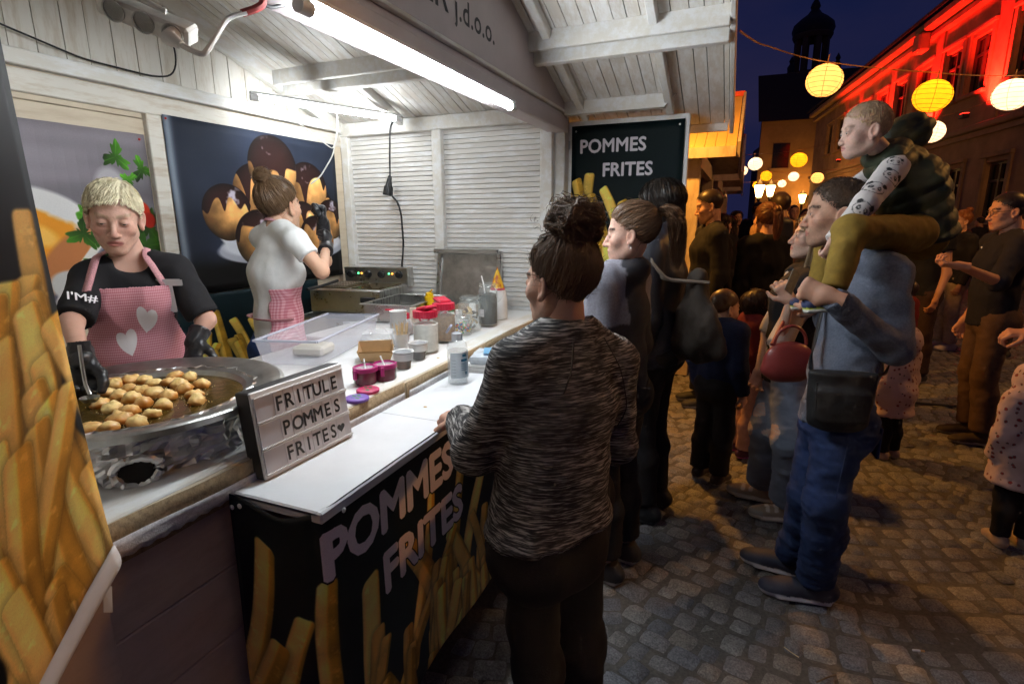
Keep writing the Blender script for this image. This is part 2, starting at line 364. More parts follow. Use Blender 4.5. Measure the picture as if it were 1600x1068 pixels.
def head_col(V, nb, mz, skin, hair, lip, iris=(.05, .035, .025), gaze=(0, 0), brow=1., buzz=None, stubble=0., lids='open'):
    x, y, z = V.T; ax = np.abs(x); c = np.tile(np.array(skin, float), (len(V), 1))
    nz = fbm(V*60, 3, 5)[:, None]; c = c*(1+nz*.2+.09*vnoise(V*260, 8)[:, None])
    red = np.exp(-(((ax-.042)/.02)**2+((z+.03)/.02)**2))*(y > .02)*.45+np.exp(-((x/.012)**2+((z+.036)/.012)**2))*(y > .09)*.45+np.exp(-((ax-.078)/.008)**2)*(np.abs(z) < .05)*.35
    c = c*(1-red[:, None]*np.array((.02, .3, .32)))
    dk = np.exp(-(((ax-.031)/.016)**2+((z+.012)/.006)**2))*(y > .06)*.28; c *= 1-dk[:, None]*np.array((.7, 1, .9))
    if stubble:
        sb = np.clip(np.exp(-((x/.05)**2)*.6)*(y > .03)*(z < -.045)*1., 0, 1)*(1-np.exp(-(((ax)/.02)**2+((z-mz)/.008)**2))); sb = np.maximum(sb, ((z < -.02) & (ax > .04) & (y > -.005))*.7)
        c = c*(1-sb[:, None]*stubble*(.75+.25*vnoise(V*400)[:, None]))
    lm = np.clip(1.5-(((x/.0235)**2+((z-mz+.0005)/.0105)**2)**2), 0, 1)*(y > .074); lm[nb:] = 0
    c = c*(1-lm[:, None])+np.array(lip)*lm[:, None]
    slit = np.exp(-((z-mz+.001)/.0013)**2)*(ax < .024)*(y > .07); c *= 1-.6*slit[:, None]
    bz = .0205+.006*np.clip((ax-.018)/.018, 0, 1)-.35*np.clip(ax-.038, 0, 1)
    bm = np.clip(1.25-((z-bz)/.0052)**4, 0, 1)*((ax > .011) & (ax < .051))*(y > .04)*brow; bm[nb:] = 0
    bm = bm*np.clip(.8+.5*vnoise(V*np.array((900, 300, 300))), .4, 1)
    c = c*(1-bm[:, None])+np.array(hair)*.7*bm[:, None]
    el = np.exp(-((z-(.0042 if lids == 'open' else -.0025))/.0013)**2)*np.exp(-(((ax-.031)/.0125)**4))*(y > .07)*.75; el[nb:] = 0; c *= 1-el[:, None]
    nh = (np.exp(-(((ax-.006)/.0035)**2+((z+.0475)/.003)**2))*(y > .09)); c *= 1-.65*nh[:, None]
    if buzz is not None:
        hl = np.interp(y, [-.1, -.04, -.005, .015, .04, .07, .09], [-.055, -.04, .0, .034, .05, .075, .088]); t = np.clip((z-hl)/.045+.5*fbm(V*90, 2, 3), 0, 1)
        t[(ax > .072) & (z < .025)] = 0; t[nb:] = 0; t *= .9; c = c*(1-t[:, None])+np.array(buzz)*(1+.25*vnoise(V*500)[:, None])*t[:, None]
    e = np.arange(len(V)) >= nb; c[e] = (.62, .58, .55)
    for s in (-1, 1):
        d = np.hypot(x-s*.031-gaze[0]*.006, z+.001-gaze[1]*.006); ir = e & (d < .0058) & (y > .0757); c[ir] = iris; c[e & (d < .0026) & (y > .0757)] = (.008, .008, .008)
    return np.clip(c, .003, 1)
_HD = {}
def hand_local(curl=(25, 30, 20), spread=6, thumb=(.75, .6, -.3), res=.0032, infl=0.):
    key = (tuple(curl), spread, tuple(thumb), res, infl)
    if key in _HD: return _HD[key]
    F = Field((-.075, -.05, -.13), (.1, .215, .05), res)
    F.cone((0, -.045, 0), (0, .01, 0), .024+infl, .024+infl, k=.0)
    F.econe((0, .005, 0), (0, .08, 0), (.028+infl, .0165+infl), (.04+infl, .0145+infl), (1, 0, 0), k=.02)
    for i, (bx, L, r) in enumerate(((.031, .074, .0092), (.0105, .082, .0095), (-.0105, .076, .009), (-.03, .06, .0082))):
        p = np.array((bx, .083-.004*abs(i-1), 0)); az = rad(spread*(1.2-i)); a = 0.
        for j, (cv, ff) in enumerate(zip(curl, (.46, .3, .24))):
            a += rad(cv*(1+.06*i)); d = np.array((math.sin(az)*math.cos(a), math.cos(az)*math.cos(a), -math.sin(a))); q = p+d*L*ff
            F.cone(p, q, (r+infl)*(1-.06*j), (r+infl)*(.95-.08*j), k=.006 if j else .012); p = q
    p = np.array((.026, .022, -.006)); d = unit(thumb); d2 = unit(d+np.array((-.35, .35, -.25))); q = p+d*.038; r2 = q+d2*.03; e = r2+unit(d2+np.array((-.3, .3, -.2)))*.024
    F.cone(p, q, .016+infl, .0115+infl, k=.018).cone(q, r2, .0112+infl, .01+infl, k=.006).cone(r2, e, .01+infl, .008+infl, k=.005)
    V, Q, _ = F.mesh(); _HD[key] = (V, Q); return V, Q
CURLS = dict(relaxed=(28, 32, 22), fist=(70, 85, 50), grip=(50, 60, 35), flat=(10, 10, 8), hold=(35, 55, 40), drape=(20, 45, 30))
def hand_world(wrist, dirn, palm, side, curl='relaxed', scale=1., infl=0., thumb=(.75, .6, -.3), spread=6):
    V, Q = hand_local(CURLS[curl], spread, thumb, .0032, infl); V = V.copy()
    if side == 'L': V[:, 0] *= -1; Q = Q[:, ::-1]
    y = unit(dirn); z = -unit(palm); z = unit(z-y*(z@y)); x = np.cross(y, z)
    return np.asarray(wrist)+(V*scale) @ np.stack([x, y, z]), Q
def scalp_mask(p, low=0.):
    x, y, z = p[..., 0], p[..., 1], p[..., 2]
    hl = np.interp(y, [-.11, -.05, -.025, .0, .03, .055, .075, .09], [-.075, -.06, -.025, .005, .03, .05, .074, .085]); return z > hl+low
def skull(d, lift=0.):
    d = d/np.linalg.norm(d, axis=-1, keepdims=True); return SK_C+d*SK_R+d*np.asarray(lift)[..., None]
def roots(n, rg, low=0., zmin=None):
    out = np.zeros((0, 3))
    while len(out) < n:
        d = rg.normal(size=(n*3, 3)); d /= np.linalg.norm(d, axis=1, keepdims=True); out = np.concatenate([out, d[scalp_mask(skull(d), low)]])
    return out[:n]
def slerp_paths(a, b, S, lift0, lift1, rg, bulge=0.):
    t = np.linspace(0, 1, S)[None, :, None]; a = a[:, None]; b = b[:, None]
    d = a*(1-t)+b*t; d /= np.linalg.norm(d, axis=2, keepdims=True)+1e-6
    l = lift0[:, None]+(lift1-lift0)[:, None]*t[..., 0]+bulge*np.sin(math.pi*t[..., 0]); return skull(d, l)
def curve_paths(ctrl, n, S, rad_fn, rg, wig=.0, wfreq=30, jitter=.15):
    """strands along a poly curve ctrl with spread radius rad_fn(t)"""
    ctrl = np.asarray(ctrl, float); L = np.r_[0, np.cumsum(np.linalg.norm(np.diff(ctrl, axis=0), axis=1))]; L /= L[-1]
    t = np.linspace(0, 1, S); c = np.stack([np.interp(t, L, ctrl[:, i]) for i in range(3)], 1)
    for _ in range(3): c[1:-1] = (c[:-2]+2*c[1:-1]+c[2:])/4
    T = np.gradient(c, axis=0); T /= np.linalg.norm(T, axis=1, keepdims=True); u = np.cross(T, (0, .3, 1)); u /= np.linalg.norm(u, axis=1, keepdims=True)+1e-6; v = np.cross(T, u)
    a = rg.uniform(0, 2*math.pi, n)[:, None]+rg.normal(0, .5, n)[:, None]*t[None]; r = np.sqrt(rg.uniform(0, 1, n))[:, None]*rad_fn(t)[None]*(1+jitter*rg.normal(size=(n, 1))*t[None])
    ph = rg.uniform(0, 6.3, (n, 1)); w1 = wig*np.sin(wfreq*t[None]+ph); w2 = wig*np.cos(wfreq*t[None]*.9+ph*1.7)
    end = rg.uniform(.75, 1, n); tt = t[None]*end[:, None]
    P = np.stack([np.interp(tt, t, c[:, i]) for i in range(3)], -1)
    return P+u[None]*(r*np.cos(a)+w1)[..., None]+v[None]*(r*np.sin(a)+w2)[..., None]
def style(kind, seed=0, dens=1.):
    """list of (paths, width, centre) in the head frame"""
    rg = np.random.default_rng(seed); out = []; C0 = SK_C
    if kind in ('bun', 'curlbun', 'pony', 'lowpony'):
        tie = {'bun': (0, -.55, .85), 'curlbun': (0, -.38, .92), 'pony': (0, -.93, .42), 'lowpony': (0, -1, .0)}[kind]; tie = unit(tie); n = int(2000*dens)
        a = roots(n, rg); b = unit(tie)+rg.normal(0, .1, (n, 3)); curly = kind == 'curlbun'
        P = slerp_paths(a, b, 10, rg.uniform(.002, .008, n), rg.uniform(.01, .024, n), rg, .005)
        if curly: P = P+np.stack([fbm(P*45, 2, seed+k) for k in range(3)], -1)*.012+rg.normal(0, .0015, P.shape)
        out.append((P, .0024, C0)); bc = skull(np.array(tie), np.array(.03 if kind == 'bun' else .032))
        if kind in ('bun', 'curlbun'):
            m = int((700 if kind == 'bun' else 1300)*dens); R = .036 if kind == 'bun' else .062; ax = rg.normal(size=(m, 3)); ax /= np.linalg.norm(ax, axis=1, keepdims=True)
            ax = ax+np.array(tie)*(.9 if kind == 'bun' else .1); ax /= np.linalg.norm(ax, axis=1, keepdims=True)
            e1 = np.cross(ax, rg.normal(size=(m, 3))); e1 /= np.linalg.norm(e1, axis=1, keepdims=True); e2 = np.cross(ax, e1); t = np.linspace(0, 1, 12)[None, :]*rg.uniform(1.5, 4, (m, 1))+rg.uniform(0, 6, (m, 1))
            rr = R*rg.uniform(.75, 1.0, (m, 1))*(1+.0*t); B = bc+np.array((0, 0, .018 if kind == 'curlbun' else .006))+(e1[:, None]*np.cos(t)[..., None]+e2[:, None]*np.sin(t)[..., None])*rr[..., None]+ax[:, None]*(rg.normal(0, R*.28, (m, 1, 1)))
            if curly: B = B+np.stack([fbm(B*38, 2, k+seed) for k in range(3)], -1)*.03
            B = (B-bc)*np.array((1.12, 1.05, .92)) + bc
            out.append((B, .0026, bc))
            if curly:   # loose curls standing off the knot and round the hairline
                m2 = int(120*dens); s0 = bc+rg.normal(size=(m2, 3))*.026; d = unit(np.array((0, 0, .4)))+rg.normal(size=(m2, 3))*.9; d /= np.linalg.norm(d, axis=1, keepdims=True)
                t = np.linspace(0, 1, 14)[None, :, None]; L = rg.uniform(.01, .04, (m2, 1, 1)); q = np.cross(d, rg.normal(size=(m2, 3))); q /= np.linalg.norm(q, axis=1, keepdims=True); q2 = np.cross(d, q); ph = rg.uniform(8, 15, (m2, 1, 1))
                P = s0[:, None]+d[:, None]*t*L+(q[:, None]*np.cos(t*ph)+q2[:, None]*np.sin(t*ph))*.009*np.sqrt(t); out.append((P, .0018, bc))
        else:
            ln = .30 if kind == 'pony' else .2
            out.append((curve_paths([bc-np.array(tie)*.02, bc+(0, -.035, .012), bc+(0, -.06, -.04), bc+(.0, -.06, -.13), bc+(0, -.05, -.13-ln*.4)], int(1000*dens), 16, lambda t: np.interp(t, [0, .12, .35, .75, 1], [.012, .02, .034, .032, .016]), rg, .004, 14), .0022, bc+np.array((0, .02, -.08))))
        k = int(90*dens); a = roots(k, rg); P = slerp_paths(a, a+rg.normal(0, .3, (k, 3)), 8, rg.uniform(.004, .012, k), rg.uniform(.014, .035, k), rg); out.append((P, .0012, C0))
    elif kind in ('short', 'crop', 'fade'):
        n = int((2400 if kind == 'crop' else 2200)*dens); a = roots(n, rg); crown = unit((0.02, -.45, .9))
        fl = np.stack([np.where(a[:, 0] > -.3, a[:, 0]*.5+.35, a[:, 0]), np.full(n, .75), np.full(n, -.25)], 1) if kind == 'crop' else np.stack([a[:, 0]*.8, .45+0*a[:, 0], -.55+.5*a[:, 2]], 1)
        ln = {'crop': .5, 'short': .2, 'fade': .2}[kind]*rg.uniform(.6, 1.2, n)
        back = a[:, 1] < -.1; fl[back] = np.stack([a[back, 0]*.6, a[back, 1]*.1, -np.ones(back.sum())], 1)
        b = a+fl*ln[:, None]; l1 = {'crop': .014, 'short': .006, 'fade': .004}[kind]
        out.append((slerp_paths(a, b, 6, rg.uniform(.001, .004, n), rg.uniform(.003, l1, n), rg, .004 if kind == 'crop' else .002), .0022, C0))
    elif kind in ('bob', 'long', 'medium'):
        n = int(2300*dens); a = roots(n, rg); ln = {'bob': .045, 'medium': .12, 'long': .24}[kind]
        sgn = np.where(a[:, 0] >= 0, 1, -1); th = np.arctan2(a[:, 1], np.abs(a[:, 0]))  # fall straight down the sides and the back
        th = np.clip(th-.18, -1.5, .34); b = np.stack([np.cos(th)*sgn, np.sin(th), np.full(n, -.35)], 1)
        b[a[:, 1] < -.5] = np.stack([a[a[:, 1] < -.5][:, 0], a[a[:, 1] < -.5][:, 1], np.full((a[:, 1] < -.5).sum(), -.35)], 1)
        top = slerp_paths(a, b, 9, rg.uniform(.004, .01, n), rg.uniform(.01, .026, n), rg, .012)
        t = np.linspace(.12, 1, 7)[None, :, None]; L = (ln+.05)*rg.uniform(.75, 1.05, (n, 1, 1)); e = top[:, -1:]
        inw = e-np.array((0, -.02, 0)); inw[..., 2] = 0; inw /= np.linalg.norm(inw, axis=2, keepdims=True)+1e-6
        dn = e+np.array((0, 0, -1))*t*L-inw*(.012*t**2 if kind == 'bob' else -.02*t)+rg.normal(0, .003, (n, 1, 3))*t
        out.append((np.concatenate([top, dn], 1), .0024, C0))
    return out
HAIR_M = {}
def hair_mat(col, rough=.38):
    k = tuple(col)
    if k in HAIR_M: return HAIR_M[k]
    m = mat('hair_%d' % len(HAIR_M), col, rough, spec=.4, noise=(9, .25, (1, 1, 1)))
    HAIR_M[k] = m; return m
class Person:
    def __init__(s, base, heading, h=1.7, g=1., fem=False, lean=0., z0=0., headscale=1., sway=0.):
        s.h = h; s.g = g; s.fem = fem; s.base = np.array((base[0], base[1], z0), float); a = rad(heading); s.a = a
        s.f = np.array((math.cos(a), math.sin(a), 0)); s.r = np.array((math.sin(a), -math.cos(a), 0)); s.u = np.array((0, 0, 1.)); s.k = h/1.7; s.hs = h*.1383/.235*headscale
        la = rad(lean); sh = .1 if not fem else .09
        def P(r, f, z): return s.base+s.r*r*h+s.f*f*h+s.u*z*h
        def T(r, f, z):  # torso point, leaning about the hips
            dz = z-.53; return P(r, f+math.sin(la)*dz, .53+math.cos(la)*dz)
        s.P, s.T = P, T
        J = s.J = dict(pelvis=T(sway, 0, .53), waist=T(sway*.6, .006, .615), chest=T(0, .004, .735), neck=T(0, -.012, .835), shL=T(-sh, -.004, .805), shR=T(sh, -.004, .805))
        J['head'] = T(0, .014, 1-.118*s.hs/h*1.0)
        for sd, q in (('L', -1), ('R', 1)):
            J['el'+sd] = J['sh'+sd]+s.r*q*.022*h-s.f*.012*h-s.u*.178*h; J['wr'+sd] = J['el'+sd]+s.f*.05*h-s.u*.14*h+s.r*q*.003*h
            J['hip'+sd] = T(sway+q*.05, 0, .51); J['kn'+sd] = P(q*.054, .012, .283); J['an'+sd] = P(q*.056, -.012, .047)
        s.toe = {'L': s.f.copy(), 'R': s.f.copy()}; s.hand = {'L': {}, 'R': {}}; s.hf = s.f.copy(); s.hu = s.u.copy()
    def look(s, yaw=0., pitch=0., roll=0., off=(0, 0, 0)):
        """yaw relative to the body heading (left positive), pitch up positive"""
        a = s.a+rad(yaw); p = rad(pitch); f = np.array((math.cos(a)*math.cos(p), math.sin(a)*math.cos(p), math.sin(p))); r = np.array((math.sin(a), -math.cos(a), 0)); u = np.cross(r, f)
        ro = rad(roll); r, u = r*math.cos(ro)+u*math.sin(ro), u*math.cos(ro)-r*math.sin(ro); s.hf, s.hu = f, u; s.J['head'] = s.J['head']+s.r*off[0]+s.f*off[1]+s.u*off[2]; return s
    def bounds(s, pad=.16):
        p = np.stack(list(s.J.values())); return p.min(0)-pad, p.max(0)+pad
    def torso(s, F, e, top=True, hem=None, k=.05, belly=0., bust=0.):
        J, g, h = s.J, s.g*s.k, s.h; pw, ww = (.162, .125) if s.fem else (.15, .132); lo = J['pelvis']+(J['pelvis']-J['waist'])*((hem if hem is not None else .25))
        side = unit(J['hipR']-J['hipL']); ss = unit(J['shR']-J['shL'])
        F.econe(lo, J['waist'], (pw*g+e, .11*g+e+belly), (ww*g+e, .092*g+e+belly), side, k=k, flat=(1, 0) if hem is not None else (0, 0))
        if top:
            F.econe(J['waist'], J['chest'], (ww*g+e, .092*g+e+belly*.7), (.145*g+e, .105*g+e), ss, k=k)
            up = J['chest']*.35+(J['shL']+J['shR'])*.325
            F.econe(J['chest'], up, (.145*g+e, .105*g+e), (.125*g+e, .078*g+e), ss, k=k)
            for sd in 'LR': F.cone(J['neck']*.75+J['sh'+sd]*.25, J['sh'+sd], .05*g+e, .052*g+e*.8, k=.045)
            if bust:
                for q in (-1, 1): F.ell(J['chest']+ss*q*.068*g+s.f*(.075*g)-s.u*.0, (.062*g+e, .06*g+e, .062*g+e), k=.05)
    def arm(s, F, sd, e, frm=0., to=2., k=.03, loose=0.):
        J, g = s.J, s.g*s.k; a, b, c = J['sh'+sd], J['el'+sd], J['wr'+sd]; fl = (0, 1)
        if to <= 1: F.cone(a, a+(b-a)*to, .05*g+e, .044*g+e+loose, k=k, flat=fl)
        else:
            F.cone(a, b, .05*g+e, .04*g+e, k=k); F.cone(b, b+(c-b)*(to-1), .04*g+e, (.027*g if to > 1.8 else .034*g)+e+loose, k=k, flat=fl)
    def leg(s, F, sd, e, to=2., k=.035, loose=0., wide=0.):
        J, g = s.J, s.g*s.k; a, b, c = J['hip'+sd], J['kn'+sd], J['an'+sd]
        F.cone(a, b, .082*g+e, .056*g+e+wide*.5, k=k, flat=(0, 1) if to <= 1 else (0, 0))
        if to > 1:
            m = b+(c-b)*.35-s.f*.012; F.cone(b, m, .055*g+e+wide*.5, .054*g+e+wide*.8, k=k); e2 = b+(c-b)*(to-1); F.cone(m, e2, .054*g+e+wide*.8, .037*g+e+wide+loose, k=k, flat=(0, 1))
    def body(s, name, label, cat='person', skin=(.5, .3, .22), hair=(.03, .02, .015), lip=None, kind=None, lids='open', legs=True, res=.013, group=None, skinmat='skin', faceopt=None, torso_e=-.012, gloves=None):
        J = s.J; lo, hi = s.bounds(.14); F = Field(lo, hi, res); s.torso(F, torso_e)
        R = np.stack([unit(np.cross(s.hf, s.hu)), unit(s.hf), unit(s.hu)]); nk = .05*s.k*(.9 if s.fem else 1.06)*s.g**.5
        hb = J['head']+(np.array((0, -.022, -.045))*s.hs) @ R
        F.cone(J['neck']-s.u*.01, hb, nk*1.08, nk, k=.03); F.cone(J['neck']+(J['shL']-J['neck'])*.45-s.u*.03, J['neck']+(J['shR']-J['neck'])*.45-s.u*.03, .036, .036, k=.05)
        for sd in 'LR':
            s.arm(F, sd, -.003, to=1.98, k=.02)
            if legs: s.leg(F, sd, -.012, to=2.)
        V, Q, _ = F.mesh(); col = np.tile(np.array(skin, float), (len(V), 1))*(1+.12*fbm(V*25, 3, 2)[:, None])
        hv, hq, nb, mz = head_local(kind or ('f' if s.fem else 'm'), lids); fo = dict(faceopt or {})
        hc = head_col(hv, nb, mz, skin, hair, lip or tuple(np.array(skin)*(.78, .5, .55)), lids=lids, **fo); s.R = R
        Vs = [V, J['head']+(hv*s.hs) @ R]; Qs = [Q, hq+len(V)]; cs = [col, hc]; n = len(V)+len(hv)
        for sd in 'LR':
            o = dict(dirn=unit(J['wr'+sd]-J['el'+sd]), palm=-s.r if sd == 'R' else s.r, curl='relaxed', scale=s.k*(.93 if s.fem else 1.02)); o.update(s.hand[sd]); s.hand[sd] = o
            a, q = hand_world(J['wr'+sd], o['dirn'], o['palm'], sd, o['curl'], o['scale'], thumb=o.get('thumb', (.75, .6, -.3)), spread=o.get('spread', 6))
            Vs.append(a); Qs.append(q+n); n += len(a); c = np.tile(np.array(skin, float), (len(a), 1))*np.array((1, .94, .92))*(1+.15*fbm(a*70, 3, 4)[:, None]); cs.append(c)
        V = np.concatenate(Vs); Q = np.concatenate(Qs); c = np.concatenate(cs)
        me = mesh_np('body', V-s.base, Q, True, MATS[skinmat], col=c)
        s.root = empty(name, s.base, 0, label, cat, group); s.name = name
        s.bodyo = obj('body', me, None, s.root); return s.root
    def cloth(s, name, m, build, res=.011, fold=.006, freq=9, seed=0, st=(1, 1, 1), pad=.17, col=None, post=None, label=None):
        lo, hi = s.bounds(pad); F = Field(lo, hi, res); build(F); V, Q, mi = F.mesh()
        if fold: V = folds(V, Q, fold, freq, seed, st)
        if fold: V = folds(V, Q, fold*.38, freq*2.7, seed+11, st)
        if post: V = post(V, Q)
        kw = {}
        if col is not None: kw['col'] = col(V)
        me = mesh_np(name, V-s.base, Q, True, m, **kw); o = obj(name, me, None, s.root)
        if label: o['label'] = label
        return o
    def top(s, name, m, e=.014, sleeve=2., hem=.3, belly=0., bust=0., loose=.004, neckr=None, vneck=0., hood=False, fold=.006, res=.011, freq=9, seed=0, st=(1, 1, .7), col=None, arms='LR', extra=None, collar=0.):
        def b(F):
            J = s.J; s.torso(F, e, hem=hem, belly=belly, bust=bust)
            for sd in 'LR':
                if sleeve > 0 and sd in arms: s.arm(F, sd, e*.8, to=sleeve, loose=loose)
            if collar: F.cone(J['neck']-s.u*.01, J['neck']+(J['head']-J['neck'])*.38, .062*s.k+collar, .058*s.k+collar, k=.03, flat=(0, 1))
            if hood: F.ell(J['neck']-s.f*.055*s.k+s.u*.005, (.1*s.k, .06*s.k, .055*s.k), np.stack([s.r, s.f, s.u]), k=.03)
            nr = neckr if neckr else .055*s.k*s.g**.5
            F.cone(J['neck']-s.u*.0+s.f*.01, J['neck']+(J['head']-J['neck'])*.6, nr, nr+.012, k=.008, op='-')
            if vneck: F.ell(J['neck']+s.f*(.085*s.k)-s.u*.01, (.055*s.k, .07*s.k, vneck), np.stack([s.r, s.f, s.u]), k=.01, op='-')
            if extra: extra(F)
        return s.cloth(name, m, b, res, fold, freq, seed, st, col=col)
    def pants(s, name, m, e=.008, to=1.95, loose=.012, wide=0., fold=.007, res=.012, freq=8, seed=3, st=(1, 1, 1.6), col=None, rise=.55, extra=None):
        def b(F):
            J = s.J; g = s.g*s.k; pw = .158 if s.fem else .146; side = unit(J['hipR']-J['hipL'])
            F.econe(J['pelvis']-s.u*.02*s.h, J['pelvis']+(J['waist']-J['pelvis'])*rise, (pw*g+e, .11*g+e), (pw*.93*g+e, .1*g+e), side, k=.05, flat=(0, 1))
            for q in (-1, 1): F.ell(J['pelvis']-s.f*.045*g+side*q*.062*g-s.u*.022*s.h, (.082*g+e, .085*g+e, .09*g+e), k=.05)
            for sd in 'LR': s.leg(F, sd, e, to=to, loose=loose, wide=wide)
            if extra: extra(F)
        return s.cloth(name, m, b, res, fold, freq, seed, st, col=col)
    def shoes(s, m, sole=(.6, .58, .55), upper=(.02, .025, .05), accent=None, size=1., res=.006, high=.0, chunky=0.):
        out = []
        for sd in 'LR':
            an = s.J['an'+sd]; f = s.toe[sd]; z0 = s.base[2]; k = s.k*size; r = np.cross(f, s.u); gz = max(z0, an[2]-.047*s.h)
            b = np.array((an[0], an[1], gz)); F = Field(b-(.24*k, .24*k, .02), b+(.24*k, .24*k, .18), res)
            h1 = b-f*.05*k; F.econe(h1+s.u*.045*k, b+f*.09*k+s.u*.035*k, (.036*k, .04*k), (.044*k, .034*k), r, k=.02); F.ell(b+f*.135*k+s.u*.026*k, (.042*k, .05*k, .032*k), np.stack([r, f, s.u]), k=.03)
            F.cone(b+s.u*.04*k-f*.015*k, b+s.u*(.1+high)*k-f*.012*k, .043*k, .041*k, k=.03, flat=(0, 1))
            F.econe(h1+s.u*.01*k, b+f*.12*k+s.u*.01*k, (.04*k+chunky, .012*k+chunky), (.047*k+chunky, .012*k+chunky), r, k=.008); F.plane(b+s.u*.001, -s.u, .4)
            V, Q, _ = F.mesh(); z = V[:, 2]-gz; c = np.where((z < .022*k+chunky)[:, None], np.array(sole), np.array(upper))
            if accent is not None:
                t = (V-b) @ f; c = np.where(((z > .05*k) & (t > .02*k) & (t < .11*k) & (np.sin(t*150) > .1))[:, None], np.array(accent), c); c = np.where(((z > .025*k) & (z < .05*k) & (t > .12*k))[:, None], np.array(accent)*.5, c)
            out.append(obj('shoe', mesh_np('shoe', V-s.base, Q, True, m, col=c), None, s.root))
        return out
    def gloves(s, m, which='LR'):
        for sd in which:
            o = s.hand[sd]; V, Q = hand_world(s.J['wr'+sd], o['dirn'], o['palm'], sd, o['curl'], o['scale'], .0022, o.get('thumb', (.75, .6, -.3)), o.get('spread', 6))
            d = unit(s.J['el'+sd]-s.J['wr'+sd]); F = Field(s.J['wr'+sd]-.1, s.J['wr'+sd]+.1, .005); F.cone(s.J['wr'+sd]-d*.01, s.J['wr'+sd]+d*.05, .031*s.k, .036*s.k, k=0, flat=(0, 1)); V2, Q2, _ = F.mesh()
            V = np.concatenate([V, V2]); Q = np.concatenate([Q, Q2+len(V)-len(V2)]); V = folds(V, Q, .0016, 55, 3); obj('glove', mesh_np('glove', V-s.base, Q, True, m), None, s.root)
    def hair(s, kind, col, seed=0, dens=1., cap=.004, low=0., tip=None, rough=.38):
        m = hair_mat(col, rough); Vs, Fs, n = [], [], 0
        th = np.linspace(0, math.pi, 36); ph = np.linspace(0, 2*math.pi, 60); T, Pp = np.meshgrid(th, ph, indexing='ij'); d = np.stack([np.sin(T)*np.cos(Pp), np.sin(T)*np.sin(Pp), np.cos(T)], -1).reshape(-1, 3)
        P = skull(d, np.full(len(d), cap)); i = np.arange(36*60).reshape(36, 60); Q = np.stack([i[:-1, :-1], i[1:, :-1], i[1:, 1:], i[:-1, 1:]], -1).reshape(-1, 4); mk = scalp_mask(P, low); Q = Q[mk[Q].all(1)]
        Vs.append(P); Fs.append(Q); n = len(P)
        for (pp, wd, c) in style(kind, seed, dens):
            v, f = ribbons(pp, c, wd, seed=seed); Vs.append(v); Fs.append(f+n); n += len(v)
        if kind == 'curlbun' or kind == 'bun':
            tie = unit((0, -.55, .85) if kind == 'bun' else (0, -.32, .95)); bc = skull(np.array(tie), np.array(.03))+((0, 0, .006) if kind == 'bun' else (0, 0, .015)); mb = MB(); r = .03 if kind == 'bun' else .048
            mb.lathe([(r*math.sin(a), -r*math.cos(a)) for a in np.linspace(.05, 3.09, 9)], 14, bc); Vs.append(np.array(mb.v)); Fs.append(np.array([f for f in mb.f if len(f) == 4])+n)
        V = s.J['head']+(np.concatenate(Vs)*s.hs) @ s.R; return obj('hair', mesh_np('hair', V-s.base, np.concatenate(Fs), True, m), None, s.root)
    def tube(s, name, pts, r, m, n=6, flat=None):
        mb = MB()
        if flat:
            for a, b in zip(pts[:-1], pts[1:]): mb.bar(np.array(a)-s.base, np.array(b)-s.base, flat, r, up=s.f)
        else: mb.tube([np.array(p)-s.base for p in pts], r, n)
        return mb.build(name, m, s.root)
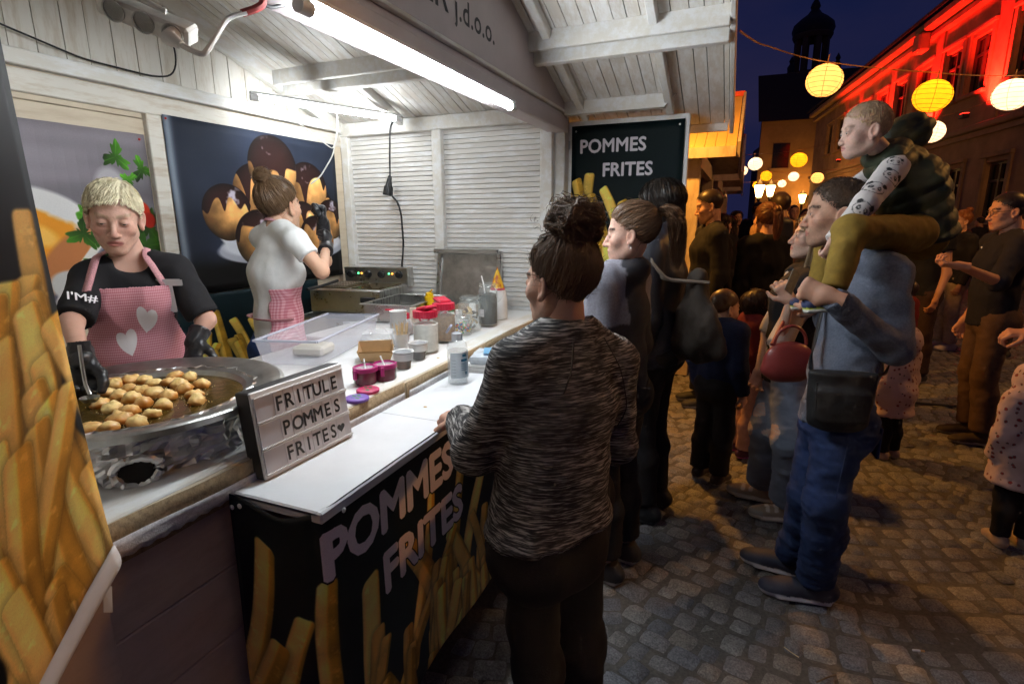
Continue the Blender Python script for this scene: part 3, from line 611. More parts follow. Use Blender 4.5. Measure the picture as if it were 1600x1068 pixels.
# ------------------------------------------------------------------ shared surface materials
def wood_paint(name, col, wear, wearcol, rough=.55, grain=(2, 2, 2), knots=True):
    m = bpy.data.materials.new(name); m.use_nodes = True; MATS[name] = m; N = m.node_tree.nodes; L = m.node_tree.links; b = N['Principled BSDF']; b.inputs['Roughness'].default_value = rough
    tc = N.new('ShaderNodeTexCoord'); oi = N.new('ShaderNodeObjectInfo'); ad = N.new('ShaderNodeVectorMath'); ad.operation = 'ADD'; mu = N.new('ShaderNodeVectorMath'); mu.operation = 'SCALE'; mu.inputs['Scale'].default_value = 40
    cb = N.new('ShaderNodeCombineXYZ'); L.new(oi.outputs['Random'], cb.inputs[0]); L.new(oi.outputs['Random'], cb.inputs[1]); L.new(cb.outputs[0], mu.inputs[0]); L.new(tc.outputs['Object'], ad.inputs[0]); L.new(mu.outputs[0], ad.inputs[1])
    mp = N.new('ShaderNodeMapping'); mp.inputs['Scale'].default_value = grain; L.new(ad.outputs[0], mp.inputs[0])
    n1 = N.new('ShaderNodeTexNoise'); n1.inputs['Scale'].default_value = 5; n1.inputs['Detail'].default_value = 8; n1.inputs['Roughness'].default_value = .7; L.new(mp.outputs[0], n1.inputs['Vector'])
    r1 = N.new('ShaderNodeValToRGB'); e = r1.color_ramp.elements; e[0].position = .5-wear*.5; e[0].color = (*wearcol, 1); e[1].position = .62-wear*.2; e[1].color = (*col, 1); L.new(n1.outputs['Fac'], r1.inputs[0])
    n2 = N.new('ShaderNodeTexNoise'); n2.inputs['Scale'].default_value = 2.2; n2.inputs['Detail'].default_value = 4; L.new(ad.outputs[0], n2.inputs['Vector'])
    r2 = N.new('ShaderNodeMapRange'); r2.inputs['From Min'].default_value = .3; r2.inputs['From Max'].default_value = .7; r2.inputs['To Min'].default_value = .9; r2.inputs['To Max'].default_value = 1.04; L.new(n2.outputs['Fac'], r2.inputs['Value'])
    s = N.new('ShaderNodeVectorMath'); s.operation = 'SCALE'; L.new(r1.outputs[0], s.inputs[0]); L.new(r2.outputs[0], s.inputs['Scale'])
    src = s.outputs[0]
    if knots:
        vo = N.new('ShaderNodeTexVoronoi'); vo.inputs['Scale'].default_value = 2.6; L.new(ad.outputs[0], vo.inputs['Vector']); r3 = N.new('ShaderNodeMapRange'); r3.inputs['From Min'].default_value = .018; r3.inputs['From Max'].default_value = .055; L.new(vo.outputs['Distance'], r3.inputs['Value'])
        mx = N.new('ShaderNodeMix'); mx.data_type = 'RGBA'; mx.inputs[6].default_value = (.22, .13, .075, 1); L.new(r3.outputs[0], mx.inputs[0]); L.new(src, mx.inputs[7]); src = mx.outputs[2]
    L.new(src, b.inputs['Base Color'])
    bp = N.new('ShaderNodeBump'); bp.inputs['Strength'].default_value = .25; bp.inputs['Distance'].default_value = .004; L.new(n1.outputs['Fac'], bp.inputs['Height']); L.new(bp.outputs[0], b.inputs['Normal']); return m
WHITE = wood_paint('white_painted_wood', (.85, .85, .84), .12, (.76, .73, .66), grain=(3, 1, 3))
WHITEX = wood_paint('white_painted_slat', (.84, .84, .84), .03, (.72, .69, .64), grain=(1, 3, 5), knots=False)
ROOFW = wood_paint('white_roof_board', (.83, .82, .8), .14, (.7, .65, .58), grain=(4, .6, 4))
PALE = wood_paint('pale_pine', (.66, .56, .42), .55, (.5, .38, .25), grain=(4, .7, 5))
PEEL = wood_paint('peeling_white_pine', (.72, .68, .6), .5, (.5, .38, .25), grain=(5, .8, 5))
GABLE = wood_paint('limed_gable_board', (.76, .73, .66), .4, (.56, .48, .37), grain=(4, 4, .7))
FASC = mat('greyed_fascia_paint', (.56, .5, .51), .55, noise=(2.5, .12, (1, 1, 1)), bump=(60, .1, (1, 1, 1), .002))
FRONT = wood_paint('front_cladding_paint', (.58, .46, .42), .25, (.48, .37, .33), grain=(3, 1, 3), knots=False)
MATB = mat('black_plastic', (.015, .015, .016), .45, noise=(40, .2, (1, 1, 1)))
STEEL = mat('brushed_steel', (.52, .52, .5), .28, 1., noise=(6, .18, (1, 18, 1)), bump=(120, .08, (1, .05, 1), .001))
DULL = mat('worn_aluminium', (.5, .5, .48), .34, 1., noise=(14, .3, (1, 1, 1)), bump=(30, .12, (1, 1, 1), .002))
GLASS = mat('clear_glass', (.75, .82, .8), .05, alpha=.1, spec=.5)
CLEARP = mat('clear_plastic', (.85, .87, .9), .15, alpha=.3, spec=.7)
WHITEP = mat('white_plastic', (.8, .8, .79), .35, noise=(12, .06, (1, 1, 1)))
CABLEW = mat('white_cable', (.72, .7, .66), .5, noise=(30, .1, (1, 1, 1)))
# ------------------------------------------------------------------ the stall
RS, RE, RY = .342, 2.214+.342*3.22, 1.75          # roof slope; underside z = RE - RS*y on the far slope; ridge at y = RY
def roofz(y): return RE-RS*y if y >= RY else RE-RS*(2*RY-y)
XB, XF, YN, YE = -2.65, -1.085, .28, 3.22
stall = empty('market_stall', (-1.87, 1.75, 0), 0, 'white painted wooden market stall with gable roof and serving hatch', 'stall'); S0 = np.array((-1.87, 1.75, 0))
class SB(MB):
    def build(s, name, m, parent=None, off=S0, **k):
        o = MB.build(s, name, m, parent, **k)
        return o
def spart(name, m, fn, parent=None):
    """a stall part given in world coordinates, its origin kept at the middle of its own bounds"""
    b = MB(); fn(b); V = np.array(b.v); c = (V.min(0)+V.max(0))/2; b.v = [tuple(np.array(p)-c) for p in b.v]
    par = parent or stall; po = np.array(par.matrix_basis.translation) if par is stall else np.array(par['o'])
    o = MB.build(b, name, m, par, loc=tuple(c-po)); o['o'] = [float(q) for q in c]; return o
def clear_o(o):
    for q in bpy.data.objects:
        if 'o' in q: del q['o']
# floor of the stall and back wall
spart('stall_floor', PALE, lambda b: b.box((-1.87, 1.75, .05), (1.6, 3.0, .06)))
bw = spart('back_wall', PALE, lambda b: b.box((XB-.045, 1.75, 1.1), (.03, 3.0, 2.1)))
for i in range(15):
    z = .12+i*.142
    spart('wall_board', PALE, lambda b: b.box((XB-.012+random.uniform(-.002, .002), 1.75, z), (.024, 2.98, .139), bev=.003), bw)
gw = spart('gable_wall', WHITE, lambda b: b.poly([(XB-.05, .28, 2.16), (XB-.05, 3.22, 2.16), (XB-.05, 3.22, 2.2), (XB-.05, RY, roofz(RY)-.01), (XB-.05, .28, 2.2)], (.02, 0, 0)))
y = .3
while y < 3.2:
    wd = random.uniform(.085, .115); y2 = min(y+wd, 3.21); za, zb = roofz(y)+.01, roofz(y2)+.01
    spart('gable_board', GABLE, lambda b: b.poly([(XB-.028, y+.002, 2.17), (XB-.028, y2-.002, 2.17), (XB-.028, y2-.002, zb), (XB-.028, y+.002, za)], (.024+random.uniform(0, .004), 0, 0)), gw)
    y = y2
spart('wall_plate', WHITE, lambda b: b.box((XB+.022, 1.75, 2.185), (.05, 2.94, .06), bev=.004))
spart('wall_rail', PEEL, lambda b: b.box((XB+.012, 1.75, 2.103), (.03, 2.94, .085), bev=.004))
for yy in (.31, 1.875, 3.165): spart('wall_post', PEEL if yy < 3 else PALE, lambda b: b.box((XB+.014, yy, 1.05), (.034, .075, 2.02), bev=.004))
spart('gable_rafter', WHITE, lambda b: b.bar((XB+.03, RY, roofz(RY)-.04), (XB+.03, 3.24, roofz(3.24)-.04), .05, .075, bev=.004))
spart('gable_rafter', WHITE, lambda b: b.bar((XB+.03, .26, roofz(.26)-.04), (XB+.03, RY, roofz(RY)-.04), .05, .075, bev=.004))
# far end wall with its closely set slats
ew = spart('end_wall', WHITE, lambda b: b.box((-1.87, YE+.055, 1.1), (1.6, .02, 2.2)))
for i in range(39):
    z = .93+i*.0312
    for xa, xb in ((-2.62, -1.9), (-1.83, -1.11)):
        tl = random.uniform(-.0018, .0018)
        spart('slat', WHITEX, lambda b: b.box(((xa+xb)/2, YE+.036, z), (xb-xa, .012, .0288+random.uniform(-.0016, .0004)), Matrix.Rotation(-.2+random.uniform(-.03, .03), 3, 'X') @ Matrix.Rotation(tl, 3, 'Y')), ew)
spart('lower_panel', WHITE, lambda b: b.box((-1.87, YE+.03, .48), (1.5, .02, .84)), ew)
for xx, ww in ((-2.6, .06), (-1.865, .07), (-1.115, .075)): spart('end_post', WHITE, lambda b: b.box((xx, YE+.012, 1.075), (ww, .045, 2.15), bev=.004), ew)
spart('end_rail', WHITE, lambda b: b.box((-1.87, YE+.008, 2.17), (1.55, .055, .085), bev=.005), ew)
# near side wall, mostly out of the picture
ns = spart('near_side_wall', WHITE, lambda b: b.box((-1.87, YN-.02, 1.15), (1.6, .03, 2.1)))
# front posts, ledge and cladding
spart('front_post', WHITE, lambda b: b.box((-1.06, YE+.09, 1.1), (.09, .09, 2.2), bev=.005)); spart('front_post', WHITE, lambda b: b.box((-1.115, .36, 1.1), (.08, .08, 2.2), bev=.005))
spart('worktop', WHITEP, lambda b: b.box((-1.52, 1.76, .975), (.73, 2.84, .04), bev=.004))
lg = spart('ledge', WHITE, lambda b: b.box((-1.125, 1.86, .98), (.085, 2.72, .04), bev=.004))
spart('ledge_edge', PALE, lambda b: b.box((-1.08, 1.86, .952), (.012, 2.74, .085), bev=.003), lg)
BURLAP = mat('burlap_ribbon', (.36, .26, .15), .9, noise=(90, .4, (1, 1, 1)), bump=(260, .6, (1, 1, 1), .002)); LACE = mat('lace_ribbon', (.7, .68, .68), .85, noise=(160, .3, (1, .5, 1)), bump=(300, .5, (1, 1, 1), .002))
def ribbon(y0, y1, z0, z1, x, m, name, ph, scal):
    def fn(U, V):
        Y = y0+(y1-y0)*U; w_ = (np.sin(Y*190)*.0025 if scal else 0)+.003*np.sin(Y*7+ph); Z = z0+(z1-z0)*V+w_*(1-V)+.004*np.sin(Y*5+ph)*V; X = x+.002*np.sin(Y*23+V*3)+.003*np.sin(Y*9); return X, Y, Z
    sheet(name, lambda U, V: tuple(q-o for q, o in zip(fn(U, V), lg['o'])), int((y1-y0)*160), 4, m, lg, .0012)
ribbon(.5, 1.55, .913, .998, -1.067, BURLAP, 'burlap_trim', 0, False); ribbon(1.56, 3.15, .915, .999, -1.067, BURLAP, 'burlap_trim', 2, False)
ribbon(.53, 1.54, .926, .962, -1.061, LACE, 'lace_trim', 0, True); ribbon(1.57, 3.14, .93, .968, -1.061, LACE, 'lace_trim', 2, True)
fp = spart('front_panel', FRONT, lambda b: b.box((-1.135, 1.75, .46), (.03, 2.9, .92)))
for i in range(5):
    z = .82-i*.178; spart('cladding_board', FRONT, lambda b: b.box((-1.11, 1.86, z), (.022, 2.66, .1745), bev=.003), fp)
spart('corner_board', FRONT, lambda b: b.box((-1.095, .47, .46), (.03, .14, .92), bev=.003), fp)
# roof: boards under the covering, purlins, rafters
rf = spart('roof', mat('roof_felt', (.05, .05, .05), .9, noise=(20, .3, (1, 1, 1))), lambda b: (b.poly([(-2.9, RY, roofz(RY)+.03), (-.11, RY, roofz(RY)+.03), (-.11, 3.58, roofz(3.58)+.03), (-2.9, 3.58, roofz(3.58)+.03)], (0, 0, .03)), b.poly([(-2.9, RY, roofz(RY)+.03), (-.11, RY, roofz(RY)+.03), (-.11, -.08, roofz(-.08)+.03), (-2.9, -.08, roofz(-.08)+.03)], (0, 0, .03))))
x = -2.66
while x < -.13:
    wd = random.choice((.048, .052, .05)) if x < -.9 else random.choice((.05, .06, .075)); x2 = min(x+wd, -.115); t = random.uniform(0, .003)
    spart('roof_board', ROOFW, lambda b: b.poly([(x+.002, RY, roofz(RY)-t), (x2-.002, RY, roofz(RY)-t), (x2-.002, 3.575, roofz(3.575)-t), (x+.002, 3.575, roofz(3.575)-t)], (0, 0, .024)), rf)
    x = x2
x = -2.66
while x < -.13:
    x2 = min(x+.11, -.115)
    spart('roof_board', ROOFW, lambda b: b.poly([(x+.001, RY, roofz(RY)), (x2-.001, RY, roofz(RY)), (x2-.001, -.07, roofz(-.07)), (x+.001, -.07, roofz(-.07))], (0, 0, .024)), rf); x = x2
spart('purlin', WHITE, lambda b: b.box((-1.36, 2.63, roofz(2.63)-.035), (2.5, .03, .085), bev=.004)); spart('purlin', WHITE, lambda b: b.box((-1.36, 2.715, roofz(2.715)-.06), (2.5, .055, .06), bev=.005))
for xx in (-.42, -.905, -2.12): spart('rafter', WHITE, lambda b: b.bar((xx, 2.745, roofz(2.745)-.026), (xx, 3.33, roofz(3.33)-.026), .04, .05, bev=.004))
for xx in (-.42, -.905): spart('rafter', WHITE, lambda b: b.bar((xx, 1.76, roofz(1.76)-.026), (xx, 2.61, roofz(2.61)-.026), .04, .05, bev=.004))
spart('ridge_beam', WHITE, lambda b: b.box((-1.36, RY, roofz(RY)-.05), (2.5, .06, .09), bev=.004))
def bracket(b):
    b.poly([(-1.0, 3.2, 2.15), (-.44, 3.2, 2.15), (-.375, 3.2, 2.215), (-.375, 3.2, 2.235), (-1.0, 3.2, 2.235)], (0, .06, 0))
spart('bracket_beam', WHITE, bracket)
spart('eave_board', WHITE, lambda b: b.box((-1.37, 3.555, roofz(3.555)-.022), (2.5, .03, .045), bev=.004))
spart('barge_board', WHITE, lambda b: b.bar((-.1, 1.76, roofz(1.76)+.0), (-.1, 3.59, roofz(3.59)+.0), .022, .1, bev=.003)); spart('barge_board', WHITE, lambda b: b.bar((-.1, -.1, roofz(-.1)), (-.1, 1.74, roofz(1.74)), .022, .1, bev=.003))
# hatch beam and the gable sign above it
spart('hatch_beam', FASC, lambda b: b.box((-1.06, 1.79, 2.115), (.1, 3.02, .1), bev=.006)); spart('beam_trim', WHITE, lambda b: b.box((-1.045, 1.79, 2.172), (.1, 3.0, .016), bev=.003))
spart('beam_facing', FASC, lambda b: b.box((-1.006, 1.79, 2.1), (.012, 3.0, .07), bev=.003))
sign = spart('sign_board', FASC, lambda b: b.poly([(-1.012, .3, 2.182), (-1.012, 3.27, 2.182), (-1.012, 3.27, roofz(3.27)-.0), (-1.012, RY, roofz(RY)), (-1.012, .3, roofz(.3))], (.012, 0, 0)))
def text_curve(txt, size, bold=.0, sp=1., ext=0.):
    c = bpy.data.curves.new('lettering', 'FONT'); c.body = txt; c.size = size; c.offset = bold*size; c.space_character = sp; c.extrude = ext; c.resolution_u = 3
    o = bpy.data.objects.new('lettering', c); COL.objects.link(o); bpy.context.view_layer.update(); me = bpy.data.meshes.new_from_object(o.evaluated_get(bpy.context.evaluated_depsgraph_get())); bpy.data.objects.remove(o); return me
def bold_text(txt, size, bold, sp=1.):
    """heavier lettering: the outline laid over itself a few times, each copy a hair in front of the last"""
    me = text_curve(txt, size, 0, sp); me.calc_loop_triangles(); V = np.array([v.co[:] for v in me.vertices]); T = np.array([t.vertices[:] for t in me.loop_triangles]); Vs, Fs = [], []
    for k, (dx, dy) in enumerate(((0, 0), (-1, -.5), (1, .5), (-1, .5), (1, -.5), (-.5, 1), (.5, -1))):
        Vs.append(V+np.array((dx*bold*size, dy*bold*size, k*.00006))); Fs.append(T+k*len(V))
    return mesh_np('lettering', np.concatenate(Vs), np.concatenate(Fs), False)
def letter(txt, size, M, m, parent, bold=.02, sp=1., ext=0., name='lettering', sx=1.):
    me = bold_text(txt, size, bold, sp)
    for v in me.vertices: v.co = M @ Vector((v.co.x*sx, v.co.y, v.co.z))
    return obj(name, me, m, parent)
GREYL = mat('dark_grey_letters', (.035, .035, .04), .6, noise=(30, .1, (1, 1, 1)))
def plane_M(o, ux, uy):
    ux, uy = Vector(ux).normalized(), Vector(uy).normalized(); n = ux.cross(uy); return Matrix.Translation(Vector(o)) @ Matrix((ux, uy, n)).transposed().to_4x4()
so = np.array(sign['o'])
letter('ER', .165, plane_M(np.array((-.9985, 1.655, 2.262))-so, (0, 1, 0), (0, 0, 1)), GREYL, sign, .01); letter('j.d.o.o.', .118, plane_M(np.array((-.9985, 1.885, 2.262))-so, (0, 1, 0), (0, 0, 1)), GREYL, sign, .012, 1.06)
clear_o(stall)
# ------------------------------------------------------------------ lamps of the stall
TUBE = mat('lit_tube', (.9, .9, .9), .4, emit=(.9, .96, 1.), estr=TUBE_E); TUBE2 = mat('lit_tube_inner', (.9, .9, .9), .4, emit=(.92, .97, 1.), estr=TUBE_E*.34)
def tube_light(a, b, label, tm):
    a, b = Vector(a), Vector(b); d = (b-a).normalized(); r = empty('tube_light', a, 0, label, 'lamp', 'tube lights in the stall'); L = b-a
    MB().tube([d*.02, L-d*.02], .0145, 12).build('glowing_tube', tm, r); MB().bar(-d*.03+Vector((0, 0, .024)), L+d*.03+Vector((0, 0, .022)), .03, .014, bev=.003).build('housing', WHITEP, r)
    for q in (d*-.01, L+d*.01): MB().tube([q-d*.02, q+d*.02], .0175, 12).build('end_cap', WHITEP, r)
    return r
tube_light((-.985, 1.12, 2.048), (-.985, 2.36, 2.048), 'bright white tube light under the hatch beam of the stall', TUBE)
tube_light((-2.45, 2.34, 2.205), (-2.06, 3.07, 2.185), 'white tube light in the back corner above the profiterole poster', TUBE2)
# ------------------------------------------------------------------ ground and cobbles
STONE = mat('granite_sett', (.2, .2, .205), .62)
def _stone():
    N = STONE.node_tree.nodes; L = STONE.node_tree.links; b = N['Principled BSDF']; g = N.new('ShaderNodeNewGeometry'); oi = N.new('ShaderNodeObjectInfo'); ad = N.new('ShaderNodeMath'); ad.operation = 'ADD'; fr = N.new('ShaderNodeMath'); fr.operation = 'FRACT'
    L.new(g.outputs['Random Per Island'], ad.inputs[0]); L.new(oi.outputs['Random'], ad.inputs[1]); L.new(ad.outputs[0], fr.inputs[0]); r = N.new('ShaderNodeValToRGB'); e = r.color_ramp.elements
    e[0].color = (.085, .09, .105, 1); e[1].color = (.18, .178, .175, 1); q = r.color_ramp.elements.new(.3); q.color = (.13, .125, .125, 1); q = r.color_ramp.elements.new(.55); q.color = (.15, .155, .175, 1); q = r.color_ramp.elements.new(.8); q.color = (.165, .148, .13, 1); L.new(fr.outputs[0], r.inputs[0])
    n = N.new('ShaderNodeTexNoise'); n.inputs['Scale'].default_value = 30; n.inputs['Detail'].default_value = 9; n.inputs['Roughness'].default_value = .8; L.new(g.outputs['Position'], n.inputs['Vector']); mr = N.new('ShaderNodeMapRange'); mr.inputs['From Min'].default_value = .3; mr.inputs['From Max'].default_value = .7; mr.inputs['To Min'].default_value = .5; mr.inputs['To Max'].default_value = 1.45; L.new(n.outputs['Fac'], mr.inputs['Value'])
    n2 = N.new('ShaderNodeTexNoise'); n2.inputs['Scale'].default_value = 150; n2.inputs['Detail'].default_value = 3; L.new(g.outputs['Position'], n2.inputs['Vector']); m2 = N.new('ShaderNodeMapRange'); m2.inputs['From Min'].default_value = .35; m2.inputs['From Max'].default_value = .65; m2.inputs['To Min'].default_value = .6; m2.inputs['To Max'].default_value = 1.4; L.new(n2.outputs['Fac'], m2.inputs['Value']); mm = N.new('ShaderNodeMath'); mm.operation = 'MULTIPLY'; L.new(mr.outputs[0], mm.inputs[0]); L.new(m2.outputs[0], mm.inputs[1])
    s = N.new('ShaderNodeVectorMath'); s.operation = 'SCALE'; L.new(r.outputs[0], s.inputs[0]); L.new(mm.outputs[0], s.inputs['Scale']); L.new(s.outputs[0], b.inputs['Base Color'])
    bp = N.new('ShaderNodeBump'); bp.inputs['Strength'].default_value = .8; bp.inputs['Distance'].default_value = .008; L.new(n.outputs['Fac'], bp.inputs['Height']); L.new(bp.outputs[0], b.inputs['Normal'])
_stone()
SOIL = mat('gritty_joint', (.09, .084, .075), .95, noise=(70, .5, (1, 1, 1)), bump=(150, .8, (1, 1, 1), .006))
ground = obj('ground', mesh_np('ground', [(-60, -20, -.0115), (60, -20, -.0115), (60, 120, -.0115), (-60, 120, -.0115)], [(0, 1, 2, 3)], False, SOIL)); tag(ground, 'cobbled street with gritty joints between grey setts', kind='structure')
def sett(seed, n=6):
    rg = np.random.default_rng(seed); t = np.linspace(-1, 1, n); U, V = np.meshgrid(t, t); r = (np.abs(U)**9+np.abs(V)**9)**(1/9)+1e-6; k = np.maximum(np.abs(U), np.abs(V))/r
    X, Y = U*k, V*k; X = X*(1+.13*fbm(np.stack([U, V, U*0+seed], -1)*1.3, 2)); Y = Y*(1+.13*fbm(np.stack([U, V, U*0+seed+9], -1)*1.3, 2))
    ed = np.maximum(np.abs(U), np.abs(V)); Z = -.009*ed**7-.0015*ed**2+.007*fbm(np.stack([U*1.2, V*1.2, U*0+seed*3.1], -1), 3); Z[0, :] = Z[-1, :] = Z[:, 0] = Z[:, -1] = -.016
    P = np.stack([X*.5, Y*.5, Z], -1).reshape(-1, 3); i = np.arange(n*n).reshape(n, n); F = np.stack([i[:-1, :-1], i[:-1, 1:], i[1:, 1:], i[1:, :-1]], -1).reshape(-1, 4); return P, F
SET = [sett(k) for k in range(10)]; SETM = [mesh_np('cobble', P, F, True, STONE) for P, F in SET]
def cobbles():
    rg = np.random.default_rng(11); L = []; row = 0; y = .7
    while y < 13:
        x = -1.0+rg.uniform(-.1, 0); big = rg.uniform(.086, .116) if y < 8 else .13
        while x < 6.5:
            wd = rg.uniform(.07, .14)*big/.098; xc = x+wd/2; per = 1.55; ph = (xc+.35) % per/per; yo = -.21*math.sin(math.pi*ph); ang = math.atan(-.21*math.pi/per*math.cos(math.pi*ph))*.9
            L.append((xc+rg.normal(0, .002), y+yo+rg.normal(0, .003), wd*.97, big*.97*rg.uniform(.93, 1.03), ang+rg.normal(0, .055), rg.normal(0, .004), rg.integers(10))); x += wd
        y += big*1.0
    L = [q for q in L if q[0] < -.1+.95*(q[1]+.4) and q[0] > -.9]; L.sort(key=lambda q: (q[0]-.35)**2+(q[1]-1.6)**2*.9)
    near, rest = L[:300], L[300:]
    for (x, y, a, b, an, dz, v) in near:
        o = bpy.data.objects.new('cobble', SETM[v]); COL.objects.link(o); o.parent = ground; o.location = (x, y, dz); o.rotation_euler = (rg.normal(0, .02), rg.normal(0, .02), an); o.scale = (a, b, 1)
    Vs, Fs, n = [], [], 0
    for (x, y, a, b, an, dz, v) in rest:
        P, F = SET[v]; c, s = math.cos(an), math.sin(an); X, Y = P[:, 0]*a, P[:, 1]*b; Vs.append(np.stack([x+c*X-s*Y, y+s*X+c*Y, P[:, 2]+dz], 1)); Fs.append(F+n); n += len(P)
    o = obj('cobbles', mesh_np('cobbles', np.concatenate(Vs), np.concatenate(Fs), True, STONE), None, ground); o['kind'] = 'stuff'
cobbles()
far = obj('street', mesh_np('street', [(-2.4, 12.6, -.004), (9, 12.6, -.004), (9, 60, -.004), (-8, 60, -.004)], [(0, 1, 2, 3)], False, mat('far_setts', (.14, .13, .12), .6, noise=(9, .4, (1, 1, 1)), bump=(18, 1., (1, 1, 1), .02)))); tag(far, 'far stretch of the cobbled street', kind='structure')
# ------------------------------------------------------------------ town house on the right
PLASTER = mat('old_plaster', (.34, .22, .13), .9, noise=(1.1, .45, (1, 1, 1)), bump=(7, .5, (1, 1, 1), .02)); TRIM = mat('plaster_trim', (.3, .2, .125), .85, noise=(3, .3, (1, 1, 1)), bump=(14, .3, (1, 1, 1), .01))
FRAMEW = mat('dark_window_frame', (.06, .045, .035), .6, noise=(8, .3, (1, 1, 1))); PANE = mat('night_pane', (.012, .012, .014), .08, spec=.6); TILE = mat('dark_roof_tile', (.035, .026, .024), .85, noise=(12, .4, (1, 1, 1)), bump=(24, .6, (1, 3, 1), .02))
house = empty('town_house', (5.3, 16.3, 0), math.atan2(.9945, -.105), 'old plastered two storey town house washed in red light', 'building')
# local frame: x along the street away from the camera, y towards the street is +y after the turn
UP = [-2.35, -.35, 1.7, 3.15, 4.95, 6.8, 8.6, 10.4, 12.2, 14.0, 15.8]; LOW = [-2.1, 0., 2.1, 4.2, 6.3, 8.4, 10.5, 12.6, 14.7]
def facade():
    opens = [(s-.5, s+.5, 4.6, 5.95) for s in UP]+[(s-.47, s+.47, 1.46, 2.8) for s in LOW]; xs = sorted({-6., 19.}|{a for o in opens for a in o[:2]}); zs = sorted({0., 7.1}|{a for o in opens for a in o[2:]})
    b = MB()
    for x0, x1 in zip(xs[:-1], xs[1:]):
        for z0, z1 in zip(zs[:-1], zs[1:]):
            cx, cz = (x0+x1)/2, (z0+z1)/2
            if any(o[0] < cx < o[1] and o[2] < cz < o[3] for o in opens): continue
            b.box((cx, -.2, cz), (x1-x0, .4, z1-z0))
    b.build('wall', PLASTER, house)
    for (a, c, z0, z1) in opens:
        wn = MB(); cx = (a+c)/2
        for xx in (a+.035, c-.035): wn.box((xx, -.12, (z0+z1)/2), (.07, .06, z1-z0))
        for zz in (z0+.03, z1-.03): wn.box((cx, -.12, zz), (c-a-.14, .06, .06))
        wn.box((cx, -.11, (z0+z1)/2), (.07, .07, z1-z0-.12)); wn.box((cx, -.115, z0+(z1-z0)*.68), (c-a-.14, .05, .06))
        w_ = wn.build('window', FRAMEW, house)
        for k, (xa, xb) in enumerate(((a+.07, cx-.035), (cx+.035, c-.07))):
            zm = z0+(z1-z0)*.68; MB().box(((xa+xb)/2, -.14, (z0+zm)/2), (xb-xa, .008, zm-z0-.06)).build('pane', PANE, w_); MB().box(((xa+xb)/2, -.14, (zm+z1)/2), (xb-xa, .008, z1-zm-.06)).build('pane', PANE, w_)
        MB().box((cx, .05, z0-.05), (c-a+.3, .14, .09), bev=.015).build('sill', TRIM, w_); MB().box((cx, .035, z1+.16), (c-a+.34, .1, .1), bev=.015).build('lintel', TRIM, w_)
        for xx in (a-.09, c+.09): MB().box((xx, .018, (z0+z1)/2+.05), (.13, .05, z1-z0+.12)).build('architrave', TRIM, w_)
    MB().box((6.5, .06, 3.7), (25, .14, .16), bev=.03).box((6.5, .03, 3.52), (25, .08, .1)).build('cornice', TRIM, house); MB().box((6.5, .2, 6.95), (25, .42, .24), bev=.05).box((6.5, .1, 6.7), (25, .2, .12)).build('eave_cornice', TRIM, house)
    b = MB(); b.poly([(-6.2, .5, 7.08), (19.2, .5, 7.08), (19.2, -4.5, 10.6), (-6.2, -4.5, 10.6)], (0, 0, .1)); b.build('roof', TILE, house); MB().box((4.6, .34, 6.55), (.5, .3, .5), bev=.05).build('bracket', TRIM, house)
    for k in range(5): MB().box((4.6+k*.0, .3, 2.4+k*.0), (.14, .1, 4.4)).build('downpipe', FRAMEW, house) if k == 0 else None
    for s in (.62, 4.1, -1.4): MB().box((s, .02, 5.3), (.5, .05, 3.0)).build('pilaster', TRIM, house)
facade()
RED = mat('red_floodlight_glass', (.4, .01, .01), .4, emit=(1, .02, .01), estr=6.)
hm = house.matrix_basis.copy(); hm = Matrix.Translation(house.location) @ Matrix.Rotation(house.rotation_euler.z, 4, 'Z')
for i, (s, e, lab) in enumerate(((.62, 1., 'red floodlight on the house ledge, the nearest one'), (4.1, .9, 'red floodlight on the house ledge, the second one'), (7.8, .8, 'red floodlight on the house ledge, the third one'), (11.4, .8, 'red floodlight on the house ledge, the farthest one'))):
    p = hm @ Vector((s, .55, 3.9)); r = empty('floodlight', p, house.rotation_euler.z, lab, 'floodlight', 'red floodlights on the house'); MB().box((0, 0, 0), (.22, .14, .1), bev=.01).build('housing', MATB, r); MB().box((0, 0, .056), (.19, .11, .01)).build('lens', RED, r)
    l = bpy.data.lights.new('red_spot', 'SPOT'); l.energy = RED_E*e; l.color = (1, .012, .006); l.spot_size = rad(104); l.spot_blend = 1.; l.shadow_soft_size = .05; lo = bpy.data.objects.new('red_spot', l); COL.objects.link(lo); lo.parent = r; lo.location = (0, .0, .09); lo.rotation_euler = (rad(180+24), 0, 0)
# ------------------------------------------------------------------ church and far houses
CHW = mat('church_plaster', (.13, .085, .06), .9, noise=(.5, .4, (1, 1, 1))); CHR = mat('church_copper', (.02, .024, .024), .6, noise=(1, .3, (1, 1, 1)))
ch = empty('church', (4.2, 55.4, 0), .12, 'dark church with an onion domed bell tower against the sky', 'church')
MB().box((0, 0, 6.5), (3.8, 3.8, 13), bev=.1).build('tower', CHW, ch); MB().box((0, 0, 13.0), (4.2, 4.2, .35), bev=.1).build('tower_cornice', CHW, ch)
b = MB()
for k in range(8):
    a = math.pi/4*k+.2; b.box((math.cos(a)*1.12, math.sin(a)*1.12, 14.7), (.42, .42, 3.1), Matrix.Rotation(a, 3, 'Z'))
b.lathe([(1.35, 13.2), (1.35, 13.5)], 8); b.lathe([(1.4, 16.0), (1.55, 16.3), (1.5, 16.4)], 16); b.build('lantern_columns', CHW, ch)
